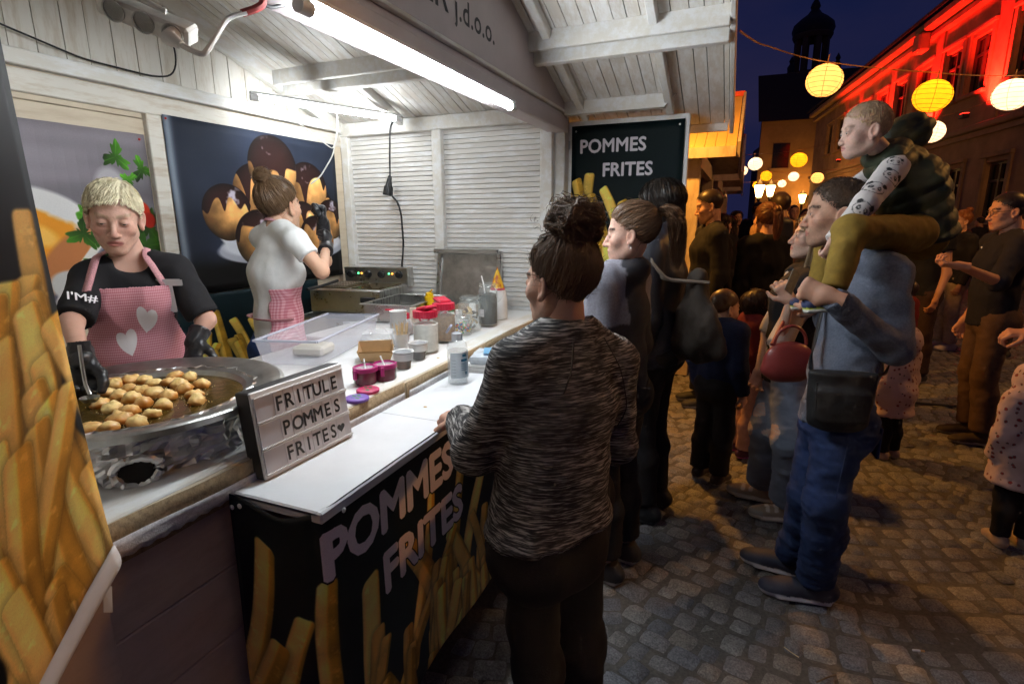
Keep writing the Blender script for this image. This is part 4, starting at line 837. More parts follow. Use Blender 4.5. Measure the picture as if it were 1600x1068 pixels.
MB().lathe([(1.5, 16.4), (1.62, 16.75), (1.5, 17.2), (1.05, 17.6), (.55, 17.95), (.3, 18.3), (.38, 18.5), (.3, 18.75), (.1, 19.1), (.05, 19.8), (.0, 19.9)], 20).build('onion_dome', CHR, ch); MB().box((0, 0, 20.1), (.06, .06, .7)).box((0, 0, 20.2), (.4, .05, .06)).build('cross', CHR, ch)
MB().box((0, -1.93, 10.5), (.7, .1, 1.6)).build('belfry_window', PANE, ch)
MB().box((5.4, .5, 4.5), (7.0, 7, 9)).build('nave', CHW, ch); MB().poly([(1.8, -3.2, 8.9), (9.2, -3.2, 8.9), (9.2, .5, 12.6), (2.6, .5, 12.6)], (0, .1, .1)).poly([(1.8, 4.2, 8.9), (9.2, 4.2, 8.9), (9.2, .5, 12.6), (2.6, .5, 12.6)], (0, .1, .1)).build('nave_roof', CHR, ch)
MB().box((-2.2, .6, 3.8), (2.6, 4, 7.6)).build('aisle', CHW, ch)
for s in (-1.7, 1.7): MB().lathe([(.25, 13.2), (.3, 13.6), (.12, 13.9), (.2, 14.1), (0, 14.5)], 8, (s, -1.7, 0)).build('finial', CHR, ch)
OCH = mat('ochre_plaster', (.3, .185, .085), .9, noise=(.8, .35, (1, 1, 1)), bump=(4, .4, (1, 1, 1), .03))
ah = empty('arcade_house', (3.2, 38, 0), .05, 'ochre house with a lit archway closing the street', 'building')
def arch_house():
    b = MB(); 
    for (x0, x1) in ((-2.6, -.1), (1.5, 3.2), (4.8, 8)): b.box(((x0+x1)/2, 0, 3.6), (x1-x0, .6, 7.2))
    for xc in (.7, 4.0):
        n = 10; pts = [(xc-.8, -.3, 2.2)]+[(xc-.8*math.cos(math.pi*k/n), -.3, 2.2+.8*math.sin(math.pi*k/n)) for k in range(1, n)]+[(xc+.8, -.3, 2.2), (xc+.8, -.3, 7.2), (xc-.8, -.3, 7.2)]
        b.poly(pts, (0, .6, 0))
    b.build('wall', OCH, ah)
    for xc in (.7, 4.0): MB().lathe([(.8, -1.2), (.8, 1.2)], 20, (xc, 1.6, 2.2), Matrix.Rotation(rad(90), 3, 'X')).build('vault', OCH, ah); MB().box((xc, 3.0, 1.6), (1.7, .1, 3.3)).build('passage_wall', OCH, ah)
    MB().poly([(-2.8, -.5, 7.15), (8.2, -.5, 7.15), (8.2, 3.5, 10.5), (-2.8, 3.5, 10.5)], (0, .1, .1)).build('roof', TILE, ah)
    for xc in (-1.4, 2.3, 5.6): MB().box((xc, -.28, 5.2), (.9, .1, 1.4)).build('window', PANE, ah); MB().box((xc, -.34, 4.42), (1.1, .14, .12)).build('sill', TRIM, ah)
arch_house()
# ------------------------------------------------------------------ further stalls down the row
SW = wood_paint('stall_timber', (.5, .42, .34), .3, (.36, .28, .2), grain=(3, 3, 1), knots=False)
YB = mat('yellow_roof_boards', (.62, .4, .15), .6, noise=(3, .15, (1, 1, 1)), bump=(40, .15, (8, 1, 1), .003)); REDP = mat('red_lit_ridge_cap', (.5, .03, .02), .5, noise=(5, .2, (1, 1, 1)))  # red light on the hut's roof edge is put into the cap colour
def far_stall(y0, dx, lab, boards=9):
    """gable roofed hut whose near roof slope of boards faces the camera; y0 = near eave"""
    r = empty('wooden_hut', (-1.3+dx, y0, 0), 0, lab, 'stall', 'huts down the street'); L = 2.9; xr = 1.2; xl = -1.5; e0, rz = 2.12, 2.78
    rf = MB().poly([(xl, 0, e0+.02), (xr, 0, e0+.02), (xr, 1.35, rz+.02), (xl, 1.35, rz+.02)], (0, .03, .03)).poly([(xl, 2.7, e0+.02), (xr, 2.7, e0+.02), (xr, 1.35, rz+.02), (xl, 1.35, rz+.02)], (0, -.03, .03)).build('roof', SW, r)
    n = 30; wd = (xr-xl)/n
    for k in range(n):
        if k < n-boards*2: continue
        x0 = xl+k*wd; t = random.uniform(.0, .006)
        MB().poly([(x0+.002, -.02, e0+.052+t), (x0+wd-.002, -.02, e0+.052+t), (x0+wd-.002, 1.35, rz+.062+t), (x0+.002, 1.35, rz+.062+t)], (0, 0, .02)).build('roof_board', YB, rf)
    MB().box(((xl+xr)/2, -.035, e0+.02), (xr-xl, .025, .09)).build('eave_board', SW, r); MB().box(((xl+xr)/2, 1.35, rz+.09), (xr-xl+.04, .12, .05)).build('ridge_cap', REDP, r)
    MB().bar((xr+.02, -.05, e0+.03), (xr+.02, 1.35, rz+.05), .025, .14).bar((xr+.02, 2.75, e0+.03), (xr+.02, 1.35, rz+.05), .025, .14).build('barge_board', SW, r)
    for (px_, py_) in ((.83, .17), (.83, 2.5)): MB().box((px_, py_, 1.05), (.14, .08, 2.1), bev=.006).build('post', SW, r)
    MB().box((-.3, .18, 1.05), (2.15, .05, 2.1)).build('near_wall', SW, r); MB().box((-.3, 2.5, 1.05), (2.15, .05, 2.1)).build('far_wall', SW, r); MB().box((-1.35, 1.34, 1.05), (.05, 2.3, 2.1)).build('back_wall', SW, r)
    MB().box((.8, 1.34, .5), (.06, 2.3, 1.0)).build('front_panel', SW, r); MB().box((.9, 1.34, 1.02), (.34, 2.3, .05), bev=.005).build('counter', SW, r); MB().box((.85, 1.34, 2.13), (.07, 2.4, .16)).build('hatch_beam', SW, r)
    return r
far_stall(5.44, 0, 'wooden hut with orange lit board roof behind the hanging fries banner'); far_stall(8.75, .02, 'second wooden hut down the row past the orange roof'); far_stall(12.1, .02, 'last wooden hut of the row before the church')
# ------------------------------------------------------------------ lanterns on their cables
def paper(name, col, e):
    """thin paper lit by the bulb inside: translucent with a little glow of its own"""
    m = bpy.data.materials.new(name); m.use_nodes = True; MATS[name] = m; N = m.node_tree.nodes; L = m.node_tree.links; N.remove(N['Principled BSDF']); out = N['Material Output']
    tr = N.new('ShaderNodeBsdfTranslucent'); df = N.new('ShaderNodeBsdfDiffuse'); em = N.new('ShaderNodeEmission'); mx = N.new('ShaderNodeMixShader'); ad = N.new('ShaderNodeAddShader'); tc = N.new('ShaderNodeTexCoord'); n = N.new('ShaderNodeTexNoise'); n.inputs['Scale'].default_value = 14; L.new(tc.outputs['Object'], n.inputs['Vector'])
    mr = N.new('ShaderNodeMapRange'); mr.inputs['To Min'].default_value = .75; mr.inputs['To Max'].default_value = 1.15; L.new(n.outputs['Fac'], mr.inputs['Value']); sc = N.new('ShaderNodeVectorMath'); sc.operation = 'SCALE'; sc.inputs[0].default_value = col; L.new(mr.outputs[0], sc.inputs['Scale']); L.new(sc.outputs[0], tr.inputs['Color']); L.new(sc.outputs[0], df.inputs['Color']); em.inputs['Color'].default_value = (*col, 1); em.inputs['Strength'].default_value = e
    mx.inputs[0].default_value = .3; L.new(tr.outputs[0], mx.inputs[1]); L.new(df.outputs[0], mx.inputs[2]); L.new(mx.outputs[0], ad.inputs[0]); L.new(em.outputs[0], ad.inputs[1]); L.new(ad.outputs[0], out.inputs['Surface']); return m
PAPS = {'cream': paper('cream_lantern_paper', (1., .62, .26), LAN_E*1.0), 'yellow': paper('yellow_lantern_paper', (1., .55, .035), LAN_E*.85), 'white': paper('white_lantern_paper', (1., .8, .56), LAN_E*1.0)}
WIRE = mat('lantern_wire', (.12, .08, .03), .6); CORD = mat('cable_orange', (.3, .16, .07), .6, noise=(20, .2, (1, 1, 1)))
def lantern_meshes():
    prof = [(.03, .165)]+[(.175*math.sin(a), .17*math.cos(a)) for a in np.linspace(.22, math.pi-.22, 25)]+[(.03, -.165)]
    pr = [(r*(1+(.012 if i % 2 else -.004)), z) for i, (r, z) in enumerate(prof)]; g = MB().lathe(pr, 28); hoop = MB()
    for a in np.linspace(.35, math.pi-.35, 9): R = .1775*math.sin(a)+.001; hoop.tube([(R*math.cos(t), R*math.sin(t), .172*math.cos(a)) for t in np.linspace(0, 2*math.pi, 25)], .0019, 4, False)
    for t in np.linspace(0, math.pi, 4)[:3]: hoop.tube([(.1785*math.sin(a)*math.cos(t), .1785*math.sin(a)*math.sin(t), .173*math.cos(a)) for a in np.linspace(0, 2*math.pi, 33)], .002, 4, False)
    return g, hoop
_g, _h = lantern_meshes(); LM = {k: _g.mesh('paper_globe', m) for k, m in PAPS.items()}; HM = _h.mesh('wire_hoops', WIRE)
def lantern(p, k, lab, s=1., cable=.1, e=1.):
    r = empty('paper_lantern', p, random.uniform(0, 3), lab, 'lantern', 'paper lanterns over the street'); r.rotation_euler = (rad(random.uniform(-9, 9)), rad(random.uniform(-9, 9)), random.uniform(0, 3)); r.scale = (s*1.04, s*1.04, s*.97)
    obj('paper_globe', LM[k], None, r); obj('wire_hoops', HM, None, r); MB().tube([(0, 0, .165), (0, 0, .17+cable)], .006, 6).tube([(0, 0, .14), (0, 0, .185)], .022, 8).build('cord', CORD, r)
    l = bpy.data.lights.new('bulb', 'POINT'); l.energy = BULB_E*e; l.color = LCOL[k]; l.shadow_soft_size = .035; q = bpy.data.objects.new('bulb', l); COL.objects.link(q); q.parent = r; q.location = (0, 0, .03)
    return r
BULB_E = 1.9; HUT_E = 160.; LCOL = {'cream': (1, .6, .28), 'yellow': (1, .55, .12), 'white': (1, .8, .62)}
for p, k, s, lab in (((0.7057, 7.208, 3.02), 'cream', 1., 'large cream paper lantern nearest the stall roof'), ((1.809, 7.627, 2.847), 'yellow', 1., 'bright yellow paper lantern over the child on the shoulders'), ((2.697, 8.233, 2.899), 'white', 1., 'white paper lantern at the right edge before the red house'), ((2.673, 11, 2.88), 'white', 1., 'white paper lantern partly hidden behind the padded hood'),
    ((0.196, 16.54, 2.982), 'white', 1., 'white paper lantern left of the yellow one in the second string'), ((1.1, 14.78, 2.876), 'yellow', 1., 'yellow paper lantern in the second string under the dark church'), ((0.6266, 21.16, 2.965), 'yellow', 1., 'small yellow paper lantern below the white one in the third string'), ((1.62, 23.26, 3.049), 'white', 1., 'small white paper lantern in the third string'), ((1.558, 28.81, 3.107), 'white', 1., 'tiny white paper lantern beside the street lamp'), ((0.5065, 30.61, 3.177), 'yellow', 1., 'tiny yellow paper lantern farthest down the street'), ((-0.1394, 21.45, 3.185), 'white', 1., 'white paper lantern half behind the hut roof'), ((2.068, 20.05, 2.781), 'cream', 1., 'cream paper lantern just above the dark haired man')):
    lantern(p, k, lab, s)
def cable(pts, r, lab, m=CORD, sag=0.):
    P = []
    for a, b in zip(pts[:-1], pts[1:]):
        a, b = Vector(a), Vector(b); n = 10
        for i in range(n): t = i/n; q = a.lerp(b, t); q.z -= sag*4*t*(1-t); P.append(q)
    P.append(Vector(pts[-1])); o = Vector(pts[0]); tag(MB().tube([q-o for q in P], r, 6).build('lantern_cable', m, None, loc=o), lab, 'cable', 'lantern cables')
cable([(-.1, 3.7, 2.62), (0.09546, 6.213, 3.175), (0.6893, 7.251, 3.224), (1.789, 7.68, 3.1), (2.68, 8.278, 3.11), (4.759, 10.8, 3.507)], .006, 'lantern cable from the stall roof across the street', sag=.015)
cable([(-0.1804, 12.46, 2.844), (0.1745, 16.6, 3.25), (1.082, 14.83, 3.109), (2.656, 11.04, 3.089), (3.984, 13.28, 3.62), (6.049, 16.6, 4.576)], .006, 'second lantern cable running down over the crowd', sag=.03)
cable([(-0.3648, 21.41, 3.406), (0.6112, 21.2, 3.158), (1.605, 23.3, 3.234), (2.049, 20.1, 3.016), (4.683, 21.28, 3.31)], .006, 'third lantern cable far down the street', sag=.05)
cable([(-0.4535, 30.25, 3.372), (0.4915, 30.65, 3.364), (1.544, 28.85, 3.28), (2.973, 26.12, 3.341), (5.094, 24.79, 3.345)], .006, 'farthest lantern cable before the church', sag=.05)
# ------------------------------------------------------------------ street lamps
LAMPG = mat('street_lamp_glass', (1., .75, .4), .4, emit=(1., .55, .16), estr=26.); IRON = mat('lamp_iron', (.02, .02, .02), .5, noise=(12, .2, (1, 1, 1)))
def street_lamp(x, y, h, lab, e):
    r = empty('street_lamp', (x, y, 0), 0, lab, 'street lamp', 'old street lamps'); MB().lathe([(.16, 0), (.16, .25), (.08, .4), (.055, 1.0), (.045, h-.35), (.07, h-.3), (.03, h-.2)], 10).build('post', IRON, r)
    MB().lathe([(.1, h-.2), (.2, h+.25), (.19, h+.27)], 6).build('lamp_glass', LAMPG, r); MB().lathe([(.23, h+.27), (.1, h+.42), (.03, h+.5), (0, h+.58)], 6).build('lamp_cap', IRON, r)
    l = bpy.data.lights.new('sodium', 'POINT'); l.energy = e; l.color = (1., .42, .08); l.shadow_soft_size = .2; o = bpy.data.objects.new('sodium', l); COL.objects.link(o); o.parent = r; o.location = (0, 0, h+.75)
street_lamp(1.08, 28.5, 2.75, 'lit street lamp beside the archway', LAMP_E); street_lamp(.55, 25.5, 2.62, 'lit street lamp closer to the huts', LAMP_E); street_lamp(4.75, 5.6, 4.3, 'tall lit street lamp by the wall of the red washed house', LAMP_E*3.); street_lamp(3.1, 36.4, 2.6, 'lit lamp at the mouth of the archway', LAMP_E*1.2)
# a sodium lamp on the gap between the first stall and the hut behind it, and four unseen lanterns added over the near end of the street as fill light
hl = empty('hut_lamp', (-.95, 4.62, 2.95), 0, 'sodium lamp hung between the stall and the orange roofed hut', 'lamp'); MB().lathe([(.02, .12), (.05, .1), (.13, .02), (.125, .015), (.03, .06)], 16).build('shade', IRON, hl); MB().lathe([(0, -.05), (.03, -.035), (.038, 0), (.02, .04)], 12).build('bulb_glass', LAMPG, hl); MB().tube([(0, 0, .1), (0, -.4, .12), (0, -.95, .02)], .01, 6).build('arm', IRON, hl)
l = bpy.data.lights.new('sodium_bulb', 'POINT'); l.energy = HUT_E; l.color = (1., .42, .06); l.shadow_soft_size = .05; o = bpy.data.objects.new('sodium_bulb', l); COL.objects.link(o); o.parent = hl; o.location = (0, 0, -.1)
for p, k, lab in (((-.4, -2.6, 3.3), 'white', 'unseen white fill lantern added over the near end of the street by the stall'), ((1.2, -2.4, 3.2), 'white', 'middle unseen white fill lantern added over the near end of the street'), ((2.8, -2.2, 3.25), 'white', 'unseen white fill lantern added over the near end of the street by the house'), ((2.3, .2, 3.0), 'white', 'unseen white fill lantern added above the street beside the camera')): lantern(p, k, lab, e=26.)
# ------------------------------------------------------------------ printed pictures (display colours)
_T = None
def tnoise(u, v, seed=0):
    global _T
    if _T is None:
        rg = np.random.default_rng(5); N = 256; acc = np.zeros((N, N)); am = .5
        for k in (8, 16, 32, 64):
            g = rg.uniform(-1, 1, (k, k)); x = np.arange(N)*k/N; i = np.floor(x).astype(int); f = x-i; f = f*f*(3-2*f); j = (i+1) % k
            r = g[i]*(1-f)[:, None]+g[j]*f[:, None]; acc += am*(r[:, i]*(1-f)[None]+r[:, j]*f[None]); am *= .5
        _T = acc.astype(np.float32)
    a, b = (u*32+seed*37.3).astype(np.int32) & 255, (v*32+seed*71.9).astype(np.int32) & 255
    return _T[b, a]
class Art:
    def __init__(s, w_, h_, bg, asp):
        s.w, s.h = w_, h_; s.X, s.Y = np.meshgrid((np.arange(w_)+.5)/w_*asp, 1-(np.arange(h_)+.5)/h_); s.I = np.tile(np.array(bg, float), (h_, w_, 1)); s.asp = asp
    def mix(s, m, c): m = np.clip(m, 0, 1)[..., None]; s.I = s.I*(1-m)+np.array(c)*m
    def n(s, sc, seed=0, o=3, st=(1, 1)): return tnoise(s.X*sc*st[0], s.Y*sc*st[1], seed)
    def win(s, x0, x1, y0, y1):
        a = max(0, int(x0/s.asp*s.w)); b = min(s.w, int(x1/s.asp*s.w)+1); c = max(0, int((1-y1)*s.h)); d = min(s.h, int((1-y0)*s.h)+1); return (slice(c, d), slice(a, b)) if b > a and d > c else None
    def fry(s, a, b, r, col=(.96, .76, .34), soft=.007, seed=0):
        a, b = np.array(a), np.array(b); w_ = s.win(min(a[0], b[0])-r*2.8, max(a[0], b[0])+r*2.8, min(a[1], b[1])-r*2, max(a[1], b[1])+r*2)
        if w_ is None: return
        X, Y = s.X[w_], s.Y[w_]; d = b-a; L = np.hypot(*d); d = d/L; px_, py_ = X-a[0], Y-a[1]; t = px_*d[0]+py_*d[1]; u = (-px_*d[1]+py_*d[0]); u = u+r*1.1*np.sin(t/L*2.6+seed*1.9)
        nz = tnoise(t/r*.5, u/r*.35, seed); wob = r*(1+.3*tnoise(t/L*1.1, t*0, seed+3)-.28*np.clip(t/L-.55, 0, 1)); c1 = wob*.55; tt = np.clip(t, 0, L); e = np.hypot(np.maximum(np.abs(u)-wob+c1, 0), np.maximum(np.abs(t-tt)-0, 0))-c1; m = np.clip(.5-e/soft, 0, 1)
        q = np.clip(u/wob, -1, 1); ridge = -.3+.5*math.sin(seed*2.3); sm = 1/(1+np.exp(-(q-ridge)/.09)); sh = .84+.22*sm-.26*np.abs(q)**4+.12*np.exp(-((q-ridge)/.14)**2)+.2*nz+.12*np.clip((t/L-.8)*4, 0, 1); crisp = np.clip(tnoise(t/r*1.6, u/r*1.6, seed+9)-.28, 0, 1)*.9
        c = np.array(col)*np.clip(sh, .25, 1.25)[..., None]; c[..., 1] *= (.93+.1*sm); c[..., 2] *= (.7+.45*sm); c = c+crisp[..., None]*np.array((.5, .48, .35)); s.I[w_] = s.I[w_]*(1-m[..., None])+np.clip(c, 0, 1)*m[..., None]
        ds = np.clip(1-e/(r*.5), 0, 1)*(e > 0)*.15; s.I[w_] *= 1-ds[..., None]
    def blob(s, c, rx, ry, col, soft=.3, rot=0., nz=0., seed=0):
        dx, dy = s.X-c[0], s.Y-c[1]; ca, sa = math.cos(rot), math.sin(rot); u, v = (dx*ca+dy*sa)/rx, (-dx*sa+dy*ca)/ry; r = np.sqrt(u*u+v*v)
        if nz: r = r+nz*s.n(8, seed)
        s.mix((1-r)/soft+.5, col); return r
    def leaf(s, c, r, rot, col, seed):
        dx, dy = s.X-c[0], s.Y-c[1]; th = np.arctan2(dy, dx)-rot; rr = np.hypot(dx, dy)/r; lob = .62+.3*np.cos(3*th)+.09*np.cos(11*th+seed)+.05*np.sin(17*th); m = np.clip((lob-rr)/.07, 0, 1); vein = np.exp(-(np.sin(1.5*th)/.08)**2)*.25; sh = .75+.5*(dx*math.cos(seed)+dy*math.sin(seed))/r+.35*tnoise(s.X*9, s.Y*9, seed)+vein; mm = m[..., None]; s.I = s.I*(1-mm)+np.clip(np.array(col)*sh[..., None], 0, 1)*mm
    def puff(s, c, r, seed, choc=.2, col=(1., .72, .42)):
        w_ = s.win(c[0]-r*1.15, c[0]+r*1.15, c[1]-r*1.15, c[1]+r*1.15); X, Y = s.X[w_], s.Y[w_]; u, v = (X-c[0])/r, (Y-c[1])/r; nz = tnoise(u*1.6+seed, v*1.6, seed); rr = np.sqrt(u*u+v*v)+.06*tnoise(u*.5, v*.5, seed+3)
        z = np.sqrt(np.clip(1-rr**2, 0, 1)); lam = np.clip(.42+.78*(z*.55+v*.4+u*.25), .1, 1.25); c0 = np.array(col)*lam[..., None]*(1+.55*nz[..., None])*(1-.5*np.clip(tnoise(u*.9+3, v*.9, seed+2)-.1, 0, 1)[..., None]*np.array((.6, 1, 1.2))); c0 += (np.exp(-((u-.35)**2+(v-.45)**2)/.02)*.25)[..., None]
        m = np.clip((1-rr)/.03, 0, 1); s.I[w_] = s.I[w_]*(1-m[..., None])+np.clip(c0, 0, 1)*m[..., None]
        drip = choc+.42+.35*tnoise(u*.7+seed, u*0, seed+5)-.6*np.abs(np.sin(u*2.3+seed*1.3))**5*(.6+.4*np.sin(u*5+seed*5))-.5*np.abs(np.sin(u*3.1+seed*2.9))**14; dm = np.clip((v-drip)/.05, 0, 1)*np.clip((1.02-rr)/.03, 0, 1); hz = tnoise(u*1.5, v*1.5, seed+9); cc = np.array((.15, .08, .07))*(0.5+.9*z[..., None]); hl = (np.clip(hz-.3, 0, 1)*6*np.clip(z, 0, 1))[..., None]; cc = cc+np.clip(hl, 0, .75)*np.array((.8, .85, .95))
        s.I[w_] = s.I[w_]*(1-dm[..., None])+np.clip(cc, 0, 1)*dm[..., None]
    def text(s, txt, x, y, size, col, bold=.02, sp=1., sx=1., edge=None):
        me = text_curve(txt, size, 0, sp); me.calc_loop_triangles(); V = np.array([v.co[:2] for v in me.vertices])*(sx, 1)+(x, y); M = np.zeros((s.h*2, s.w*2), bool)
        for t in me.loop_triangles:
            p = V[list(t.vertices)]; q = np.stack([p[:, 0]/s.asp*s.w*2-.5, (1-p[:, 1])*s.h*2-.5], 1); x0, x1 = int(max(0, q[:, 0].min())), int(min(2*s.w-1, q[:, 0].max()+1)); y0, y1 = int(max(0, q[:, 1].min())), int(min(2*s.h-1, q[:, 1].max()+1))
            if x1 < x0 or y1 < y0: continue
            gx, gy = np.meshgrid(np.arange(x0, x1+1), np.arange(y0, y1+1)); e = lambda a, b: (b[0]-a[0])*(gy-a[1])-(b[1]-a[1])*(gx-a[0]); A, B, C_ = e(q[0], q[1]), e(q[1], q[2]), e(q[2], q[0])
            M[y0:y1+1, x0:x1+1] |= ((A >= -.3) & (B >= -.3) & (C_ >= -.3)) | ((A <= .3) & (B <= .3) & (C_ <= .3))
        for _ in range(int(round(bold*size*s.h*2))): M = M | np.roll(M, 1, 0) | np.roll(M, -1, 0) | np.roll(M, 1, 1) | np.roll(M, -1, 1)
        m = M.reshape(s.h, 2, s.w, 2).mean((1, 3))
        if edge is not None:
            d = m.copy()
            for k in range(3): d = np.maximum.reduce([d, np.roll(d, 1, 0), np.roll(d, -1, 0), np.roll(d, 1, 1), np.roll(d, -1, 1)])
            s.mix(d, edge)
        s.mix(m, col)
    def grain(s, a=.02): s.I = np.clip(s.I*(1+a*RNG.normal(size=(s.h, s.w, 1))), 0, 1); return s.I
def fries_heap(A, x0, x1, ybase, ytop, r, n, seed, dense=True, col=(.98, .8, .34)):
    rg = np.random.default_rng(seed)
    for k in range(n):
        t = k/n; x = rg.uniform(x0, x1); top = ybase+(ytop-ybase)*rg.uniform(.55, 1)*(1-.45*t); an = rg.normal(0, .3)+(x-(x0+x1)/2)/(x1-x0)*.7; L = rg.uniform(.5, .9)*(ytop-ybase)
        b = np.array((x, top)); a = b-np.array((math.sin(an), math.cos(an)))*L; A.fry(a, b, r*rg.uniform(.8, 1.15), np.array(col)*rg.uniform(.78, 1.08), .004, seed*50+k)
# ------------------------------------------------------------------ posters on the back wall
def wall_poster(name, label, art, y0, y1, z0, z1, x, ripple=.004, rough=.62):
    m = image_mat(name+'_print', art, rough, (2, .3, .02), spec=.2); cy, cz = (y0+y1)/2, (z0+z1)/2
    o = sheet(name, lambda U, V: (ripple*np.sin(U*9+V*2)*np.sin(V*5+1)+ripple*.6*np.sin(U*23), (U-.5)*(y1-y0), (V-.5)*(z1-z0)), 26, 20, m, None, .0015, (x, cy, cz)); tag(o, label, 'poster'); return o
def art_puffs():
    A = Art(760, 560, (.17, .2, .27), 1.36); A.I *= (1+.5*A.n(1.6, 3))[..., None]*(.75+.5*np.exp(-((A.X-.55)**2+(A.Y-.75)**2)/.2))[..., None]; A.mix(np.clip((.25+.05*A.n(4, 2)-A.Y)/.1, 0, 1), (.06, .055, .06))
    A.blob((.82, .24), .58, .11, (.7, .71, .76), .06); A.blob((.82, .27), .54, .1, (.86, .87, .9), .1); A.blob((.5, .36), .24, .13, (.84, .85, .88), .08); A.blob((.52, .37), .19, .08, (.66, .67, .74), .5)
    for (x, y, r, sd, ch) in ((.9, .58, .16, 1, .1), (.64, .6, .15, 2, .15), (1.1, .5, .15, 6, .2), (1.04, .64, .16, 4, .0), (.45, .48, .15, 5, .1), (.78, .5, .15, 3, .1), (1.22, .44, .13, 12, .1), (.98, .4, .15, 7, .3), (.64, .33, .165, 8, .1), (1.08, .31, .15, 9, .3), (.78, .75, .18, 11, -.25)): A.puff((.74+(x-.78)*1.2, .5+(y-.5)*1.12), r*1.18, sd, ch)
    A.mix(np.exp(-((A.X-.02)/.025)**2)*.7, (.7, .75, .8)); return A.grain()  # pale left stripe: highlight of the curled vinyl edge painted into the print
wall_poster('profiterole_poster', 'dark blue poster of chocolate dripped profiteroles on the back wall', art_puffs(), 1.915, 3.125, 1.19, 2.068, XB+.034)
def art_parsley():
    A = Art(520, 560, (.5, .475, .5), .8); A.I *= (1+.5*A.n(1.4, 1, 3, (.35, 2.2)))[..., None]; A.mix(np.clip((.56-A.Y+.06*A.n(2, 2))*5, 0, .85), (.33, .31, .35))
    A.blob((.16, .5), .3, .16, (.87, .86, .85), .12, -.35); A.blob((.12, .42), .27, .13, (.9, .58, .14), .2, -.45, .35, 4); A.blob((.1, .44), .1, .05, (.97, .75, .35), .6, -.4); A.blob((.2, .3), .26, .08, (.72, .45, .26), .3, .75); A.blob((.3, .27), .27, .025, (.85, .83, .8), .3, .8); A.mix(np.clip((.1-A.Y)*9, 0, 1), (.05, .05, .055)); A.blob((.3, .14), .2, .1, (.75, .74, .72), .12, -.3); A.blob((.42, .12), .12, .05, (.75, .6, .15), .2, .3)
    A.blob((.54, .68), .1, .12, (.7, .68, .7), .3)
    for k, (x, y, r, ro, g) in enumerate(((.6, .86, .1, 1.4, 1.), (.75, .8, .09, 1.9, 1.1), (.66, .74, .06, .6, 1.2), (.42, .5, .14, 2.6, .95), (.33, .44, .11, 3.4, .8), (.5, .42, .12, .4, .75), (.74, .46, .13, 1.2, .55), (.7, .36, .14, 2.2, .7), (.56, .3, .13, 4.2, .6), (.42, .26, .13, 3.0, .65), (.72, .24, .12, 5.2, .9), (.6, .2, .1, 1.0, 1.1))): A.leaf((x, y), r, ro, np.array((.28, .52, .12))*g, k)
    A.blob((.71, .56), .05, .06, (.75, .2, .1), .2, .5, .3, 3); A.blob((.75, .51), .045, .045, (.62, .13, .08), .25); A.blob((.7, .575), .012, .02, (.95, .7, .6), .6); return A.grain()
wall_poster('parsley_poster', 'blurred grey poster of a dish with parsley behind the cook', art_parsley(), 1.26, 1.83, 1.16, 1.965, XB+.006)
def art_fries_wall():
    A = Art(700, 380, (.025, .115, .14), 1.85); A.I *= (1+.3*A.n(2, 4))[..., None]; fries_heap(A, .1, 1.7, -.35, .82, .052, 44, 5); return A.grain()
wall_poster('fries_wall_poster', 'teal poster of yellow fries low on the back wall behind the women', art_fries_wall(), 1.5, 2.86, .72, 1.183, XB+.036)
PIN = mat('red_pin', (.55, .03, .03), .4)
for p in ((XB+.04, 1.925, 2.05), (XB+.012, 1.8, 1.94)): o = MB().lathe([(.0, .0), (.006, .002), (.004, .006), (.0, .007)], 8, M=Matrix.Rotation(rad(90), 3, 'Y')).build('push_pin', PIN, None, loc=p); tag(o, 'red push pin in the %s' % ('corner of the profiterole poster' if p[1] > 1.9 else 'corner of the parsley poster'), 'pin')
# ------------------------------------------------------------------ banners
def art_counter():
    A = Art(1170, 500, (.05, .09, .115), 2.34); A.I *= (1+.5*A.n(1.5, 4))[..., None]; A.mix(np.exp(-((A.X-1.75)**2/.05+(A.Y-.4)**2/.06))*.8, (.1, .16, .26))
    for k, (a, b, r) in enumerate((((-.1, .2), (.13, .86), .075), ((.33, .1), (.4, .74), .052), ((.62, .0), (.52, .62), .085), ((.78, .1), (.95, .75), .06), ((1.0, .0), (1.32, .88), .055), ((1.18, .0), (1.5, .72), .07), ((1.5, .0), (1.72, .6), .06), ((1.7, .0), (1.98, .76), .055), ((.1, -.1), (.3, .62), .07), ((-.15, -.2), (.1, .52), .08))): A.fry(a, b, r*.68, (1., .8, .4), .007, 30+k)
    fries_heap(A, -.05, 2.4, -.35, .62, .047, 80, 8, col=(1., .77, .36)); A.text('POMMES', .345, .765, .215, (.97, .93, .95), .045, 1.0, 1.0, (.02, .03, .035)); A.text('FRITES', .63, .53, .215, (.97, .92, .94), .045, 1.0, 1.0, (.02, .03, .035)); return A.grain()
ZC = .94
table = empty('serving_counter', (-.93, 2.0, 0), 0, 'white fold out counter in front of the stall ledge', 'counter')
CTOP = mat('white_laminate', (.74, .75, .77), .42, noise=(5, .07, (1, 1, 1)), bump=(24, .06, (1, 1, 1), .002))
MB().box((0, .0, ZC-.014), (.268, 2.36, .028), bev=.004).build('table_top', CTOP, table); MB().box((0, -1.165, ZC-.006), (.25, .03, .014), bev=.004).build('end_strip', CTOP, table)
MB().box((.0, -.6, ZC-.0005), (.262, .001, .0024)).build('joint_strip', mat('joint_dirt', (.3, .3, .32), .8), table)
for yy in (-1.05, .0, 1.1):
    for xx in (-.09, .07): MB().box((xx, yy, ZC/2-.02), (.045, .045, ZC-.04), bev=.004).build('leg', FRONT, table)
